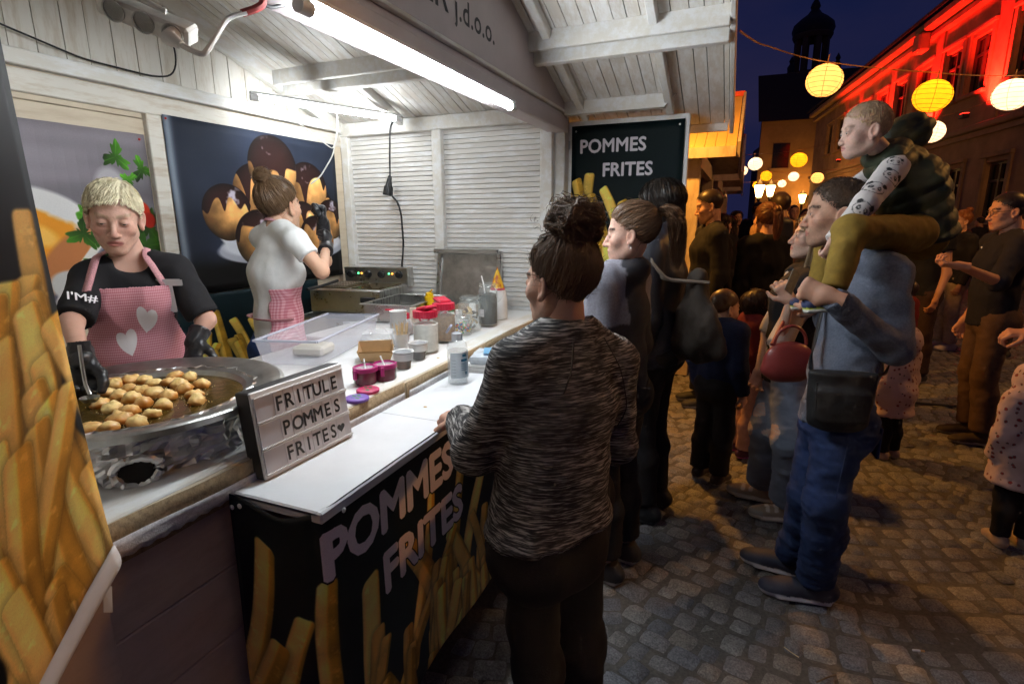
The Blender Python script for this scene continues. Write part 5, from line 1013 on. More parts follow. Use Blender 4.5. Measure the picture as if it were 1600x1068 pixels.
def counter_banner():
    # round the end of the counter: side piece, rounded corner, long front; u runs along the cloth
    L1, R, L2 = .2, .06, 1.38; q = math.pi/2*R; T = L1+q+L2; x0, y0 = -1.06, .808; x1 = -.79
    def fn(U, V):
        s = U*T; X = np.where(s < L1, x0+s, np.where(s < L1+q, x0+L1+R*np.sin((s-L1)/R), x1+.0)); X = np.where(s >= L1+q, x0+L1+R, X); Y = np.where(s < L1, y0, np.where(s < L1+q, y0+R-R*np.cos((s-L1)/R), y0+R+(s-L1-q)))
        Z = .19+(ZC-.19+.0)*V; top = ZC+.003-.03*np.exp(-((s-L1*.75)/.08)**2); Z = .19+(top-.19)*V+.02*U*(1-V); w_ = .006*np.sin(s*6+V*2)*(1-V)+.004*np.sin(s*15+V*5)*(1-V)+.008*(1-V)**2
        return X+w_*np.where(s > L1+q*.5, 1, 0)+.93, Y-w_*np.where(s < L1+q*.5, 1, 0)-2.0, Z
    o = sheet('counter_banner', fn, 120, 40, image_mat('counter_banner_print', art_counter(), .5, (3, .4, .02), spec=.25), None, .0012, (-.93, 2.0, 0)); tag(o, 'dark fries banner reading POMMES FRITES wrapped round the counter', 'banner')
    for (p, rt) in (((x0+.035, y0-.001, ZC-.022), (rad(90), 0, 0)), ((x0+.01, y0-.001, ZC-.03), (rad(90), 0, 0)), ((x1+.001, y0+.075, ZC-.022), (0, rad(90), 0))): MB().lathe([(.006, 0), (.0065, .002), (.003, .004)], 10).build('rivet', WHITEP, o, loc=(p[0]+.93, p[1]-2.0, p[2]), rot=rt)
counter_banner()
def art_fries_banner(text=True):
    A = Art(420, 700, (.02, .085, .1), .6); A.I *= (1+.35*A.n(2.5, 4))[..., None]; fries_heap(A, -.02, .6, -.2, .77, .036, 60, 12)
    if text: A.text('POMMES', .045, .865, .093, (.86, .84, .87), .03, 1.02); A.text('FRITES', .175, .745, .093, (.86, .84, .87), .03, 1.02)
    return A.grain()
def far_banner():
    m = image_mat('hanging_banner_print', art_fries_banner(), .6, (3, .3, .02), spec=.12); r = empty('hanging_banner', (-.665, 3.345, 1.5), 0, 'teal banner reading POMMES FRITES hanging beside the hatch', 'banner')
    sheet('printed_sheet', lambda U, V: ((U-.5)*.655, -.012+.005*np.sin(U*7+V*3)+.004*np.sin(V*9), (V-.5)*1.15+.03), 20, 24, m, r, .0012)
    MB().box((0, .012, .01), (.7, .022, 1.25), bev=.004).build('backing_board', WHITE, r); MB().box((.345, -.012, .02), (.02, .03, 1.2), bev=.003).build('edge_batten', WHITEP, r); MB().box((-.36, 0, .5), (.04, .02, .05), bev=.003).build('hinge', STEEL, r)
    for q in (-.3, .3): MB().lathe([(.006, 0), (.005, .004)], 8).build('nail', STEEL, r, loc=(q, -.013, .575), rot=(rad(90), 0, 0))
far_banner()
def art_near():
    A = Art(420, 900, (.035, .045, .075), .5); A.I *= (1+.4*A.n(2, 4))[..., None]
    rg = np.random.default_rng(4)
    for k in range(70):
        t = k/70; x = rg.uniform(-.02, .52); top = .57-.52*t+rg.uniform(-.12, .07); an = rg.normal(0, .16); L = rg.uniform(.3, .5); b = np.array((x, top)); A.fry(b-np.array((math.sin(an), math.cos(an)))*L, b, rg.uniform(.021, .03), np.array((1., .78, .4))*rg.uniform(.75, 1.05), .006, 70+k)
    return A.grain()
def near_banner():
    m = image_mat('side_banner_print', art_near(), .5, (2, .4, .02), spec=.25); r = empty('side_banner', (-1.02, .44, 1.4), 0, 'large curling fries banner hanging at the near end of the stall', 'banner')
    a = np.array((-1.0, .505)); d = np.array((.3, -.954))
    def fn(U, V):
        s = (1-U)*.52; low = 1.0-.42*np.clip((1-U), 0, 1)**1.05; Z = low+(2.05-low)*V; out = .004*(1-V)**6+.006*np.sin(U*7+V*4); return a[0]+d[0]*s+out+.01*np.sin(s*9)-r.location.x, a[1]+d[1]*s-r.location.y+.015*(1-V)**5, Z-r.location.z
    sheet('printed_sheet', fn, 40, 60, m, r, .0012)
    def hem(U, V):
        s = (1-U)*.52; low = 1.0-.42*np.clip((1-U), 0, 1)**1.05; return a[0]+d[0]*s+.004+.012*np.sin(V*math.pi)+.01*np.sin(s*9)-r.location.x+.01*np.sin(U*7), a[1]+d[1]*s-r.location.y+.015, low-.05*V+.001-r.location.z
    sheet('white_hem', hem, 40, 8, WHITEP, r, .0012); MB().bar((-.045, .01, .64), (-.045+.1, -.5, .64), .02, .03).build('batten', WHITE, r)
near_banner()
o = MB().poly([(0, 0, 0), (.0, .014, -.01), (.003, .006, -.06), (.002, -.008, -.05)], (.002, 0, 0)).build('paper_tag', WHITEP, None, loc=(-1.05, .52, .9)); tag(o, 'torn white paper tag hanging below the ledge corner', 'tag')
# ------------------------------------------------------------------ cables and sockets
def cord(name, pts, r, m, label, cat='cable', closed=False, parent=None):
    P = np.array(pts, float); L = np.r_[0, np.cumsum(np.linalg.norm(np.diff(P, axis=0), axis=1))]; t = np.linspace(0, L[-1], len(P)*7); Q = np.stack([np.interp(t, L, P[:, i]) for i in range(3)], 1)
    for _ in range(5): Q[1:-1] = (Q[:-2]+2*Q[1:-1]+Q[2:])/4
    o = MB().tube([Vector(q-P[0]) for q in Q], r, 8).build(name, m, parent, loc=tuple(P[0]))
    if parent is None: tag(o, label, cat)
    return o
ys = 3.18
bc = empty('extension_cable', (-2.19, ys, 2.2), 0, 'black cable with a hanging socket on the slatted white wall', 'cable'); off = np.array((-2.19, ys, 2.2))
def rel(p): return tuple(np.array(p)-off)
cord('upper_cord', [rel(p) for p in ((-2.17, ys+.03, 2.22), (-2.19, ys, 2.16), (-2.205, ys, 1.95), (-2.21, ys, 1.83))], .006, MATB, '', parent=bc); cord('lower_cord', [rel(p) for p in ((-2.2, ys, 1.72), (-2.16, ys, 1.69), (-2.135, ys, 1.6), (-2.13, ys, 1.4), (-2.16, ys-.01, 1.15), (-2.24, ys-.03, 1.02), (-2.26, ys-.05, .99))], .0065, MATB, '', parent=bc)
MB().lathe([(.012, .09), (.017, .06), (.022, .03), (.03, .018), (.033, -.02), (.034, -.035), (.028, -.037)], 14, M=Matrix.Rotation(rad(12), 3, 'Y')).build('socket', MATB, bc, loc=rel((-2.222, ys-.01, 1.765)))
cord('thin_cable', [(-2.42, 2.4, 2.18), (-2.45, 2.62, 2.13), (-2.48, 2.86, 2.05), (-2.52, 3.0, 2.02), (-2.58, 3.1, 2.08), (-2.6, 3.15, 2.1)], .0035, CABLEW, 'thin white cable sagging from the corner tube light'); cord('thin_cable', [(-2.26, 2.75, 2.18), (-2.27, 2.76, 2.1), (-2.31, 2.75, 1.95), (-2.38, 2.7, 1.82), (-2.42, 2.66, 1.78)], .0038, CABLEW, 'white cable hanging down to the raised black glove')
cord('thin_cable', [(XB+.04, 1.3, 2.29), (XB+.03, 1.6, 2.235), (XB+.035, 1.9, 2.23), (XB+.04, 2.0, 2.25), (XB+.04, 2.03, 2.34), (XB+.04, 2.0, 2.5), (XB+.04, 1.97, 2.65)], .004, MATB, 'thin black cable along the gable boards above the rail')
ps = empty('power_strip', (-1.224, 0.9044, 1.991), 0, 'dusty white power strip hanging above the pan', 'power strip'); 
def strip():
    a = np.array((-1.306, 0.857, 2.027)); b_ = np.array((-1.158, 0.9471, 1.961)); d = unit(b_-a); c = (a+b_)/2; up = unit(np.array((.5, -.35, .85))); sd = unit(np.cross(d, up)); up = np.cross(sd, d); M = Matrix((d, sd, up)).transposed(); dirty = mat('grubby_white_plastic', (.62, .6, .55), .5, noise=(25, .25, (1, 1, 1))); ps.location = c; L = np.linalg.norm(b_-a)
    MB().box((0, 0, 0), (L, .055, .042), M, .006).build('case', dirty, ps)
    face = sd if sd @ (np.array((0, 0, 1.56))-c) > 0 else -sd; face = np.array(face)
    # sockets on the side turned to the street
    for k in (-.3, .02, .34):
        p = d*L*k+face*.0275; R = Matrix((d, up, face)).transposed(); MB().lathe([(.0225, .0), (.0225, .003), (.0195, .003), (.019, -.006), (.0, -.006)], 20, p, R).build('socket', mat('socket_grey', (.4, .39, .36), .5), ps)
        for q in (-.008, .008): MB().lathe([(.003, -.004), (.003, -.0045), (0, -.0045)], 8, p+d*q, R).build('socket_hole', MATB, ps)
    p = d*L*.36+face*.03; MB().tube([p-face*.004, p+face*.02, p+face*.03+d*.03], [.018, .017, .009], 12).build('plug', CABLEW, ps); MB().tube([-d*.0+up*.024-d*L*.5, -d*L*.1+up*.034, d*L*.2+up*.03], .006, 8).build('strap_cord', CABLEW, ps)
    q = c+p+face*.03+d*.03; cord('lamp_lead', [tuple(q), tuple(q+d*.05+face*.01), (-1.11, 1.002, 2.011), (-1.089, 1.037, 2.028)], .006, CABLEW, 'grey lead from the power strip to the tube light'); cord('red_tape', [(-1.096, 1.031, 2.026), (-1.08, 1.054, 2.039), (-1.073, 1.072, 2.053), (-1.072, 1.078, 2.076)], .0085, mat('red_tape', (.32, .04, .035), .5, noise=(30, .2, (1, 1, 1))), 'red tape wrapped round the lamp lead', 'tape'); cord('lamp_lead', [(-1.075, 1.074, 2.054), (-1.069, 1.096, 2.055), (-1.057, 1.127, 2.068)], .004, MATB, 'short dark lead between the red tape and the lamp')
strip()
# ------------------------------------------------------------------ pan of fritters on its foil wrapped stand
PC = np.array((-1.455, .885)); ZP = 1.125
pan = empty('frying_pan', (PC[0], PC[1], ZP), 0, 'wide steel frying pan full of dark oil', 'pan')
MB().lathe([(.36, -.02), (.364, -.004), (.36, .0), (.352, .001), (.3, -.012), (.272, -.016), (.262, -.018), (.25, -.034), (.22, -.06), (0, -.062)], 64, cap=(0, 0)).build('brim', DULL, pan)
OIL = mat('frying_oil', (.07, .042, .008), .1, coat=0., spec=.2, noise=(9, .4, (1, 1, 1)), bump=(38, .35, (1, 1, 1), .004)); MB().lathe([(.2555, -.0315), (.2, -.0312), (.0, -.031)], 48, cap=(0, 0)).build('oil', OIL, pan)
FOIL = mat('aluminium_foil', (.86, .86, .87), .36, 1., noise=(30, .1, (1, 1, 1)))
def foil_stand():
    n, m = 130, 15; U, V = np.meshgrid(np.linspace(0, 2*math.pi, n), np.linspace(0, 1, m)); R = .305-.02*V; P = np.stack([np.cos(U)*R, np.sin(U)*R, V*.118], -1); C3 = np.stack([np.cos(U)*3.2, np.sin(U)*3.2, V*1.6], -1)
    q = np.abs(fbm(C3*2.2, 2, 3))*.05+np.abs(vnoise(C3*5, 9))*.02+np.abs(vnoise(C3*11, 4))*.011; P[..., :2] *= (1+(q-.02)/.3)[..., None]; i = np.arange(n*m).reshape(m, n); F = np.stack([i[:-1, :-1], i[:-1, 1:], i[1:, 1:], i[1:, :-1]], -1).reshape(-1, 4)
    r = empty('foil_stand', (PC[0], PC[1], .996), 0, 'foil wrapped round stand carrying the frying pan', 'stand'); obj('foil_wrap', mesh_np('foil_wrap', P.reshape(-1, 3), F, False, FOIL), None, r)
    h = np.array((-1.165, 0.6792, 1.024))-np.array((PC[0], PC[1], .996)); ng = unit((h[0], h[1], 0)); h = np.array((ng[0]*.318, ng[1]*.318, h[2])); t = np.array((-ng[1], ng[0], 0)); ring = []; rg = np.random.default_rng(3)
    MB().poly([tuple(h+ng*.012+t*.036*math.cos(a)*(1+.1*math.sin(3*a))+np.array((0, 0, 1))*.031*math.sin(a)*(1+.12*math.cos(2*a))) for a in np.linspace(0, 2*math.pi, 22)[:-1]], tuple(ng*.002)).build('vent_hole', mat('hole_shade_black', (.006, .006, .006), .95), r)  # flat black disc stands in for the shade inside the hole
    MB().tube([tuple(h+ng*.012+t*.041*math.cos(a)*(1+.1*math.sin(3*a))+np.array((0, 0, 1))*.036*math.sin(a)*(1+.12*math.cos(2*a))+rg.normal(0, .0012, 3)) for a in np.linspace(0, 2*math.pi, 40)], [.008+.003*rg.random() for _ in range(40)], 7, False).build('foil_rim', FOIL, r)
foil_stand()
FRIT = mat('fried_dough', (.6, .4, .15), .42, vcol=True, coat=.25, noise=(30, .2, (1, 1, 1)), bump=(60, .3, (1, 1, 1), .004))
def fritter_mesh(k):
    V = []; F = []; n, m = 18, 11
    for i in range(m):
        a = math.pi*i/(m-1)
        for j in range(n): t = 2*math.pi*j/n; V.append((math.sin(a)*math.cos(t), math.sin(a)*math.sin(t), math.cos(a)))
    V = np.array(V); d = 1+.42*fbm(V*2.1+k*5, 4, k)+.1*np.maximum(vnoise(V*5+k, k), 0); P = V*d[:, None]*np.array((.0285, .025, .0215)); i = np.arange(n*m).reshape(m, n); i = np.concatenate([i, i[:, :1]], 1); F = np.stack([i[:-1, :-1], i[1:, :-1], i[1:, 1:], i[:-1, 1:]], -1).reshape(-1, 4)
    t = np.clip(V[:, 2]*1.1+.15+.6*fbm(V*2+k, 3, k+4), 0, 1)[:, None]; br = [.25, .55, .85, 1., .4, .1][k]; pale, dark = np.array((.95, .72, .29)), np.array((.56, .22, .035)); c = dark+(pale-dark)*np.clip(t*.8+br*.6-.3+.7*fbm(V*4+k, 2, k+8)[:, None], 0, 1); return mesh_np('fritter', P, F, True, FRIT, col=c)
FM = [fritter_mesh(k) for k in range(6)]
fr = [(35,350),(130,342),(190,300),(265,318),(140,245),(230,258),(85,225),(35,148),(120,170),(130,105),(155,135),(240,105),(300,110),(345,125),(230,150),(285,158),(175,190),(240,200),(295,222),(355,172),(420,185),(395,232),(340,272),(450,88),(430,118),(475,130),(525,95),(495,150),(580,128),(545,178),(560,208)]
FRPOS = [(-1.338, 0.699, 1.1), (-1.305, 0.7204, 1.1), (-1.339, 0.7686, 1.1), (-1.278, 0.7655, 1.1), (-1.443, 0.8103, 1.1), (-1.38, 0.8147, 1.1), (-1.508, 0.8216, 1.1), (-1.679, 0.8961, 1.1), (-1.588, 0.8876, 1.1), (-1.722, 0.9743, 1.1), (-1.639, 0.9377, 1.1), (-1.658, 0.9991, 1.1), (-1.608, 1.004, 1.1), (-1.55, 0.9922, 1.1), (-1.565, 0.9339, 1.1), (-1.522, 0.938, 1.1), (-1.522, 0.8775, 1.1), (-1.467, 0.876, 1.1), (-1.402, 0.8631, 1.1), (-1.456, 0.933, 1.1), (-1.4, 0.9313, 1.1), (-1.337, 0.8726, 1.1), (-1.304, 0.8199, 1.1), (-1.568, 1.07, 1.1), (-1.515, 1.02, 1.1), (-1.472, 1.016, 1.1), (-1.511, 1.078, 1.1), (-1.419, 0.9908, 1.1), (-1.412, 1.039, 1.1), (-1.344, 0.9648, 1.1), (-1.293, 0.933, 1.1)]
def fritters():
    words = ['browned', 'golden', 'pale yellow', 'creamy pale', 'deep golden', 'dark browned']
    for k, p in enumerate(FRPOS):
        d = np.array(p[:2])-PC; r = np.hypot(*d)
        if r > .225: d = d*.225/r
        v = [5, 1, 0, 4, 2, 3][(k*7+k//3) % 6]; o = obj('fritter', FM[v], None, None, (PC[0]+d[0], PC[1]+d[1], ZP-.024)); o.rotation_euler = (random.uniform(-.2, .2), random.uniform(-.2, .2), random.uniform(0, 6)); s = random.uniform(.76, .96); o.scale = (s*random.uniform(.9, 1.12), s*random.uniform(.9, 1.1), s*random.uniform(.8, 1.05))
        tag(o, 'small %s fritter floating in the hot oil of the pan' % words[v], 'fritter', 'fritters frying in the pan')
fritters()
def bubbles():
    rg = np.random.default_rng(6); Vs, Fs, n = [], [], 0; oc = np.array([(1, 0, 0), (-1, 0, 0), (0, 1, 0), (0, -1, 0), (0, 0, 1), (0, 0, -1)], float); of = np.array([(0, 2, 4), (2, 1, 4), (1, 3, 4), (3, 0, 4), (2, 0, 5), (1, 2, 5), (3, 1, 5), (0, 3, 5)])
    for p in FRPOS:
        d = np.array(p[:2])-PC; r = np.hypot(*d); d = d*.225/r if r > .225 else d
        for k in range(16): a = rg.uniform(0, 6.3); q = rg.uniform(.024, .034); Vs.append(oc*rg.uniform(.0008, .0022)+np.array((d[0]+math.cos(a)*q*1.1, d[1]+math.sin(a)*q*.95, -.0305))); Fs.append(of+n); n += 6
    o = obj('oil_bubbles', mesh_np('oil_bubbles', np.concatenate(Vs), np.concatenate(Fs), True, mat('oil_froth', (.75, .66, .42), .2, alpha=.75)), None, pan); o['kind'] = 'stuff'
bubbles()
LD = empty('ladle', (-1.481, 0.7857, 1.125), 0, 'steel spoon held over the frying pan', 'spoon'); LD.location.z = max(LD.location.z, 1.13)
MB().lathe([(.0, -.012), (.014, -.009), (.021, 0), (.022, .004), (.019, .003), (.012, -.005), (0, -.008)], 18).build('bowl', STEEL, LD); MB().tube([(-.015, .01, .006), (-.03, .012, .03), (-.035, .015, .07), (-.04, .02, .13)], .0045, 8).build('handle', STEEL, LD)
# ------------------------------------------------------------------ light box
def lightbox():
    a = np.array((-1.028, .888, ZC+.001)); b_ = np.array((-1.015, 1.2, ZC+.001)); d = unit(b_-a); L = np.linalg.norm(b_-a); r = empty('lightbox_sign', tuple(a), math.atan2(d[1], d[0]), 'black framed letter lightbox reading FRITULE POMMES FRITES on the counter', 'sign'); r.rotation_euler[0] = rad(-6); H = .222; T = .048
    MB().box((L/2, T/2+.004, H/2), (L, T, H), bev=.003).build('case', MATB, r); MB().box((L/2, .003, H/2), (L-.002, .008, H-.002), bev=.002).build('front_frame', WHITEP, r); FACE = mat('lightbox_acrylic', (.6, .6, .64), .35, noise=(8, .05, (1, 1, 1))); CARD = mat('letter_card', (.74, .74, .77), .25); INK = mat('letter_ink', (.012, .012, .012), .5)
    rows = (('FRITULE', .06, .95), ('POMMES', .068, .96), ('FRITES\u2665', .068, .97))
    for k, (txt, x0, sp) in enumerate(rows):
        z0 = H-.012-(k+1)*.0665; MB().box((L/2, -.0025, z0+.033), (L-.012, .003, .058)).build('row_panel', FACE, r); MB().box((L/2, -.005, z0+.002), (L-.01, .006, .0035)).build('rail', WHITEP, r); MB().box((L/2, -.005, z0+.0635), (L-.01, .006, .0025)).build('rail', WHITEP, r)
        n = len(txt); pitch = (L-x0-.03)/n
        for i, c in enumerate(txt):
            x = x0+pitch*(i+.5); cd = MB().box((0, 0, 0), (pitch*.92, .0008, .056)).build('letter_card', CARD, r, loc=(x, -.0052, z0+.033)); cd.rotation_euler = (0, random.uniform(-.02, .02), 0)
            if c == '\u2665':
                P = [(.0009*16*math.sin(t)**3, -.0006, .00085*(13*math.cos(t)-5*math.cos(2*t)-2*math.cos(3*t)-math.cos(4*t))) for t in np.linspace(0, 2*math.pi, 40)[:-1]]; MB().poly(P, (0, -.0004, 0)).build('heart', INK, cd)
            else:
                me = bold_text(c, .052, .02); xs = [v.co.x for v in me.vertices]; cx = (min(xs)+max(xs))/2
                for v in me.vertices: v.co = Vector(((v.co.x-cx)*.9, -.0008-v.co.z, v.co.y-.018))
                obj('letter', me, INK, cd)
lightbox()
# ------------------------------------------------------------------ goods on the worktop
ZW = 1.0
REDP2 = mat('red_plastic', (.5, .02, .05), .3, noise=(12, .1, (1, 1, 1))); MAG = mat('magenta_plastic', (.42, .03, .17), .25, alpha=.88); CARDB = mat('brown_card', (.42, .27, .13), .8, noise=(25, .12, (1, 1, 1))); 
def at_(x, y, z=ZW): return (x, y, z)
def screw_jar(p, h, r, fill, lab, lidm=REDP2, lidh=.03, level=.8, tilt=True):
    o = empty('jar', p, random.uniform(0, 6), lab, 'jar'); MB().lathe([(r*.92, 0), (r, .006), (r, h*.72), (r*.86, h*.82), (r*.8, h*.86), (r*.8, h*.87), (r*.77, h*.86), (r*.95, h*.7), (r*.95, .01), (0, .006)], 28).build('glass', GLASS, o); MB().lathe([(r*.92, .008), (r*.93, h*level*.86), (r*.4, h*level*.9), (0, h*level*.88)], 24).build('contents', fill, o)
    if lidm: b = MB(); b.lathe([(r*.9, h*.85), (r*.92, h*.86), (r*.92, h*.85+lidh), (r*.6, h*.85+lidh+.004), (0, h*.85+lidh+.005)], 28); [b.box((math.cos(a)*r*.92, math.sin(a)*r*.92, h*.85+lidh/2), (.004, .004, lidh), Matrix.Rotation(a, 3, 'Z')) for a in np.linspace(0, 6.28, 24)[:-1]]; b.build('lid', lidm, o); MB().box((r*.2, 0, h*.85+lidh+.012), (r*1.25, r*1.2, .016), Matrix.Rotation(-.22, 3, 'Y'), .006).build('flap', lidm, o)
    return o
SUGAR = mat('powdered_sugar', (.74, .72, .66), .95, noise=(60, .2, (1, 1, 1)), bump=(90, .5, (1, 1, 1), .003)); BROWN = mat('ground_nuts', (.27, .16, .08), .95, noise=(90, .5, (1, 1, 1)), bump=(120, .8, (1, 1, 1), .004)); COCOA = mat('dark_beans', (.025, .016, .012), .7, noise=(60, .6, (1, 1, 1)), bump=(60, 1, (1, 1, 1), .006))
screw_jar(at_(-1.237, 1.985), .18, .056, SUGAR, 'glass jar of pale powder with a red flip lid nearest the ledge'); screw_jar(at_(-1.268, 2.2), .18, .055, BROWN, 'red lidded jar of ground brown nuts behind the pale powder')
def clip_jar(p, h, r, fill, lab, fillname='contents', lidang=110):
    o = empty('clip_jar', p, random.uniform(-.4, .4), lab, 'jar'); MB().lathe([(r*.9, 0), (r, .008), (r, h*.8), (r*.82, h*.9), (r*.82, h), (r*.87, h), (r*.87, h*.985), (r*.78, h*.985), (r*.78, h*.9), (r*.95, h*.79), (r*.95, .012), (0, .009)], 30).build('glass', GLASS, o)
    if fill is not None: MB().lathe([(r*.9, .012), (r*.93, h*.74), (r*.5, h*.78), (0, h*.76)], 22).build(fillname, fill, o)
    MB().tube([(r*.86*math.cos(a), r*.86*math.sin(a), h*.93) for a in np.linspace(0, 6.29, 30)], .0016, 5, False).tube([(r*.86, 0, h*.93), (r*1.15, 0, h*.88), (r*1.2, 0, h*.7)], .0016, 5).build('wire_clip', STEEL, o)
    M = Matrix.Rotation(rad(lidang), 3, 'Y'); MB().lathe([(r*.86, -.004), (r*.88, .0), (r*.86, .006), (r*.6, .012), (0, .01)], 26, (r*1.25, 0, h*.74), M).build('glass_lid', GLASS, o); return o
dj = clip_jar(at_(-1.238, 2.625), .23, .054, COCOA, 'tall clip jar of dark beans with a spoon beside the cone'); MB().tube([(0, -.01, .12), (-.012, -.02, .23), (-.02, -.025, .27)], .004, 6).build('spoon', WHITEP, dj); MB().box((.0, -.0505, .075), (.035, .001, .04)).build('paper_sticker', mat('sticker', (.65, .6, .62), .5, noise=(120, .5, (1, 1, 1))), dj)
nj = clip_jar(at_(-1.265, 2.46), .18, .06, None, 'clip jar of rolled striped wafers', lidang=95)
WAF = mat('wafer', (.62, .43, .2), .8, noise=(20, .2, (1, 1, 1))); WAFD = mat('wafer_stripe', (.1, .05, .025), .8)
for k in range(26):
    a, rr, z = random.uniform(0, 6.28), random.uniform(.0, .042), .014+.1*(k/26); q = Vector((math.cos(a)*rr, math.sin(a)*rr, z+.006)); dd = Vector((random.uniform(-1, 1), random.uniform(-1, 1), random.uniform(-.3, .8))).normalized()*.013; MB().tube([q-dd, q+dd], .0065, 8).build('wafer', WAF if k % 3 else WAFD, nj)
cj = clip_jar(at_(-1.255, 2.365), .1, .045, None, 'small open clip jar of coloured sugar beads', lidang=70)
BEADM = [mat('bead_%s' % n, c, .35) for n, c in (('red', (.5, .03, .03)), ('yellow', (.7, .5, .03)), ('green', (.05, .3, .06)), ('blue', (.03, .12, .4)), ('orange', (.6, .2, .02)), ('brown', (.09, .04, .02)))]
for k in range(60):
    a, rr = random.uniform(0, 6.28), .038*math.sqrt(random.random()); MB().lathe([(0, -.0045), (.0045, -.002), (.0055, 0), (.0045, .002), (0, .0045)], 7).build('bead', BEADM[k % 6], cj, loc=(math.cos(a)*rr, math.sin(a)*rr, .012+.05*random.random()))
def cup(p, lab, fill):
    o = empty('plastic_cup', p, 0, lab, 'cup'); MB().lathe([(.026, 0), (.037, .062), (.04, .064), (.04, .067), (.036, .066), (.026, .006), (0, .004)], 26).build('wall', WHITEP if False else CLEARP, o); MB().lathe([(.0258, .003), (.031, .032), (.0, .034)], 20).build('contents', fill, o); MB().lathe([(.037, .036), (.0395, .066), (.041, .067), (.041, .07), (.0375, .069), (.035, .037)], 26).build('white_rim', WHITEP, o); return o
def cup_stack():
    o = empty('cup_stack', at_(-1.47, 2.12), 0, 'stack of white plastic cups behind the skewers', 'cups')
    for k in range(7): MB().lathe([(.03, k*.014), (.04, .06+k*.014), (.042, .062+k*.014), (.038, .06+k*.014), (.029, .004+k*.014)], 22, cap=(0, 0)).build('cup', WHITEP, o)
cup_stack()
def small_shaker(p, lab, m, fill):
    o = empty('shaker', p, random.uniform(0, 3), lab, 'shaker'); MB().lathe([(.026, 0), (.028, .004), (.028, .065), (.022, .075)], 20).build('body', fill, o); MB().lathe([(.026, .07), (.027, .072), (.027, .095), (.02, .1), (0, .101)], 20).build('lid', m, o); MB().bar((0, 0, .101), (.035, 0, .115), .02, .005).build('flap', m, o)
small_shaker(at_(-1.35, 2.3), 'small red lidded shaker between the two red jars and the spice bottles', REDP2, mat('cinnamon', (.25, .11, .04), .9, noise=(80, .3, (1, 1, 1)))); small_shaker(at_(-1.44, 2.3), 'small red lidded shaker of pale sugar beside the jug', REDP2, SUGAR)
for k in range(3):
    o = MB().lathe([(.0, 0), (.012, .0005), (.013, .003), (.0, .004)], 10, sx=1.3).build('crumb', mat('crumb_gold', (.55, .35, .12), .9, noise=(60, .3, (1, 1, 1))), None, ((-1.16, 1.62, ZW), (-1.13, 1.9, ZW), (-.95, 1.5, ZC))[k]); o.scale = (.4, .4, .5); tag(o, ('golden crumb on the ledge before the cups', 'golden crumb on the ledge before the powder jar', 'golden crumb lying on the white counter')[k], 'crumb')
cup(at_(-1.172, 1.71), 'white rimmed cup of ground nuts in front of the other cup', BROWN); cup(at_(-1.2, 1.862), 'white rimmed cup of dark crumbs next to the powder jar', COCOA)
JAM = mat('dark_jam', (.12, .01, .03), .25)
def mag_jar(p, lab):
    o = empty('jam_pot', p, random.uniform(-.5, .5), lab, 'pot'); MB().lathe([(.036, 0), (.04, .006), (.04, .045), (.036, .046), (0, .046)], 26).build('pot', JAM, o); MB().lathe([(.041, .044), (.044, .046), (.044, .06), (.038, .062), (.036, .058), (.035, .05)], 28).build('rim', MAG, o); MB().lathe([(.036, .055), (0, .056)], 20).build('clear_lid', CLEARP, o); MB().box((0, -.048, .04), (.014, .012, .035), bev=.003).build('clasp', MAG, o); MB().tube([(0, 0, .05), (-.015, .01, .085)], .003, 6).build('spoon', WHITEP, o)
mag_jar(at_(-1.188, 1.497), 'magenta rimmed jam pot with a spoon nearest the lightbox'); mag_jar(at_(-1.153, 1.562), 'magenta rimmed jam pot behind the first one')
def lid(p, c, lab, leaf):
    o = empty('screw_top', p, random.uniform(0, 3), lab, 'lid'); MB().lathe([(.036, 0), (.038, .002), (.038, .009), (.036, .011), (.034, .0115)], 28).build('rim', mat('lid_rim_'+lab.split()[0], c, .35), o); MB().lathe([(.0345, .0112), (0, .0114)], 28).build('top', mat('lid_cream', (.66, .58, .45), .4), o)
    for k in range(5): a = k*1.3; MB().lathe([(.0085, .0118), (.0, .0124)], 9, (math.cos(a)*.016, math.sin(a)*.013, 0), sx=1.2, sy=.7).build('printed_fruit', mat('lid_print_%d%s' % (k % 2, lab.split()[0]), leaf if k % 2 else (.04, .2, .06), .4), o)
lid(at_(-1.118, 1.415), (.5, .03, .12), 'red rimmed printed jar lid lying on the ledge', (.45, .05, .08)); lid(at_(-1.096, 1.33), (.18, .08, .4), 'violet rimmed printed jar lid lying next to the lightbox', (.1, .1, .35))
def paper_tray():
    o = empty('paper_tray', at_(-1.36, 1.79), .5, 'brown card fries trays stacked beside the cups', 'tray')
    for k in range(2):
        z = k*.012; t = .0015; MB().poly([(-.055, -.035, z), (.055, -.035, z), (.055, .035, z), (-.055, .035, z)], (0, 0, t)).poly([(-.055, .035, z), (.055, .035, z), (.068, .05, z+.05), (-.068, .05, z+.05)], (0, t, 0)).poly([(-.055, -.035, z), (.055, -.035, z), (.068, -.05, z+.045), (-.068, -.05, z+.045)], (0, -t, 0)).poly([(-.055, -.035, z), (-.055, .035, z), (-.068, .05, z+.05), (-.068, -.05, z+.045)], (-t, 0, 0)).poly([(.055, -.035, z), (.055, .035, z), (.07, .05, z+.05), (.07, -.05, z+.045)], (t, 0, 0)).build('card_tray', CARDB, o, rot=(rad(16*k), 0, .1*k))
paper_tray()
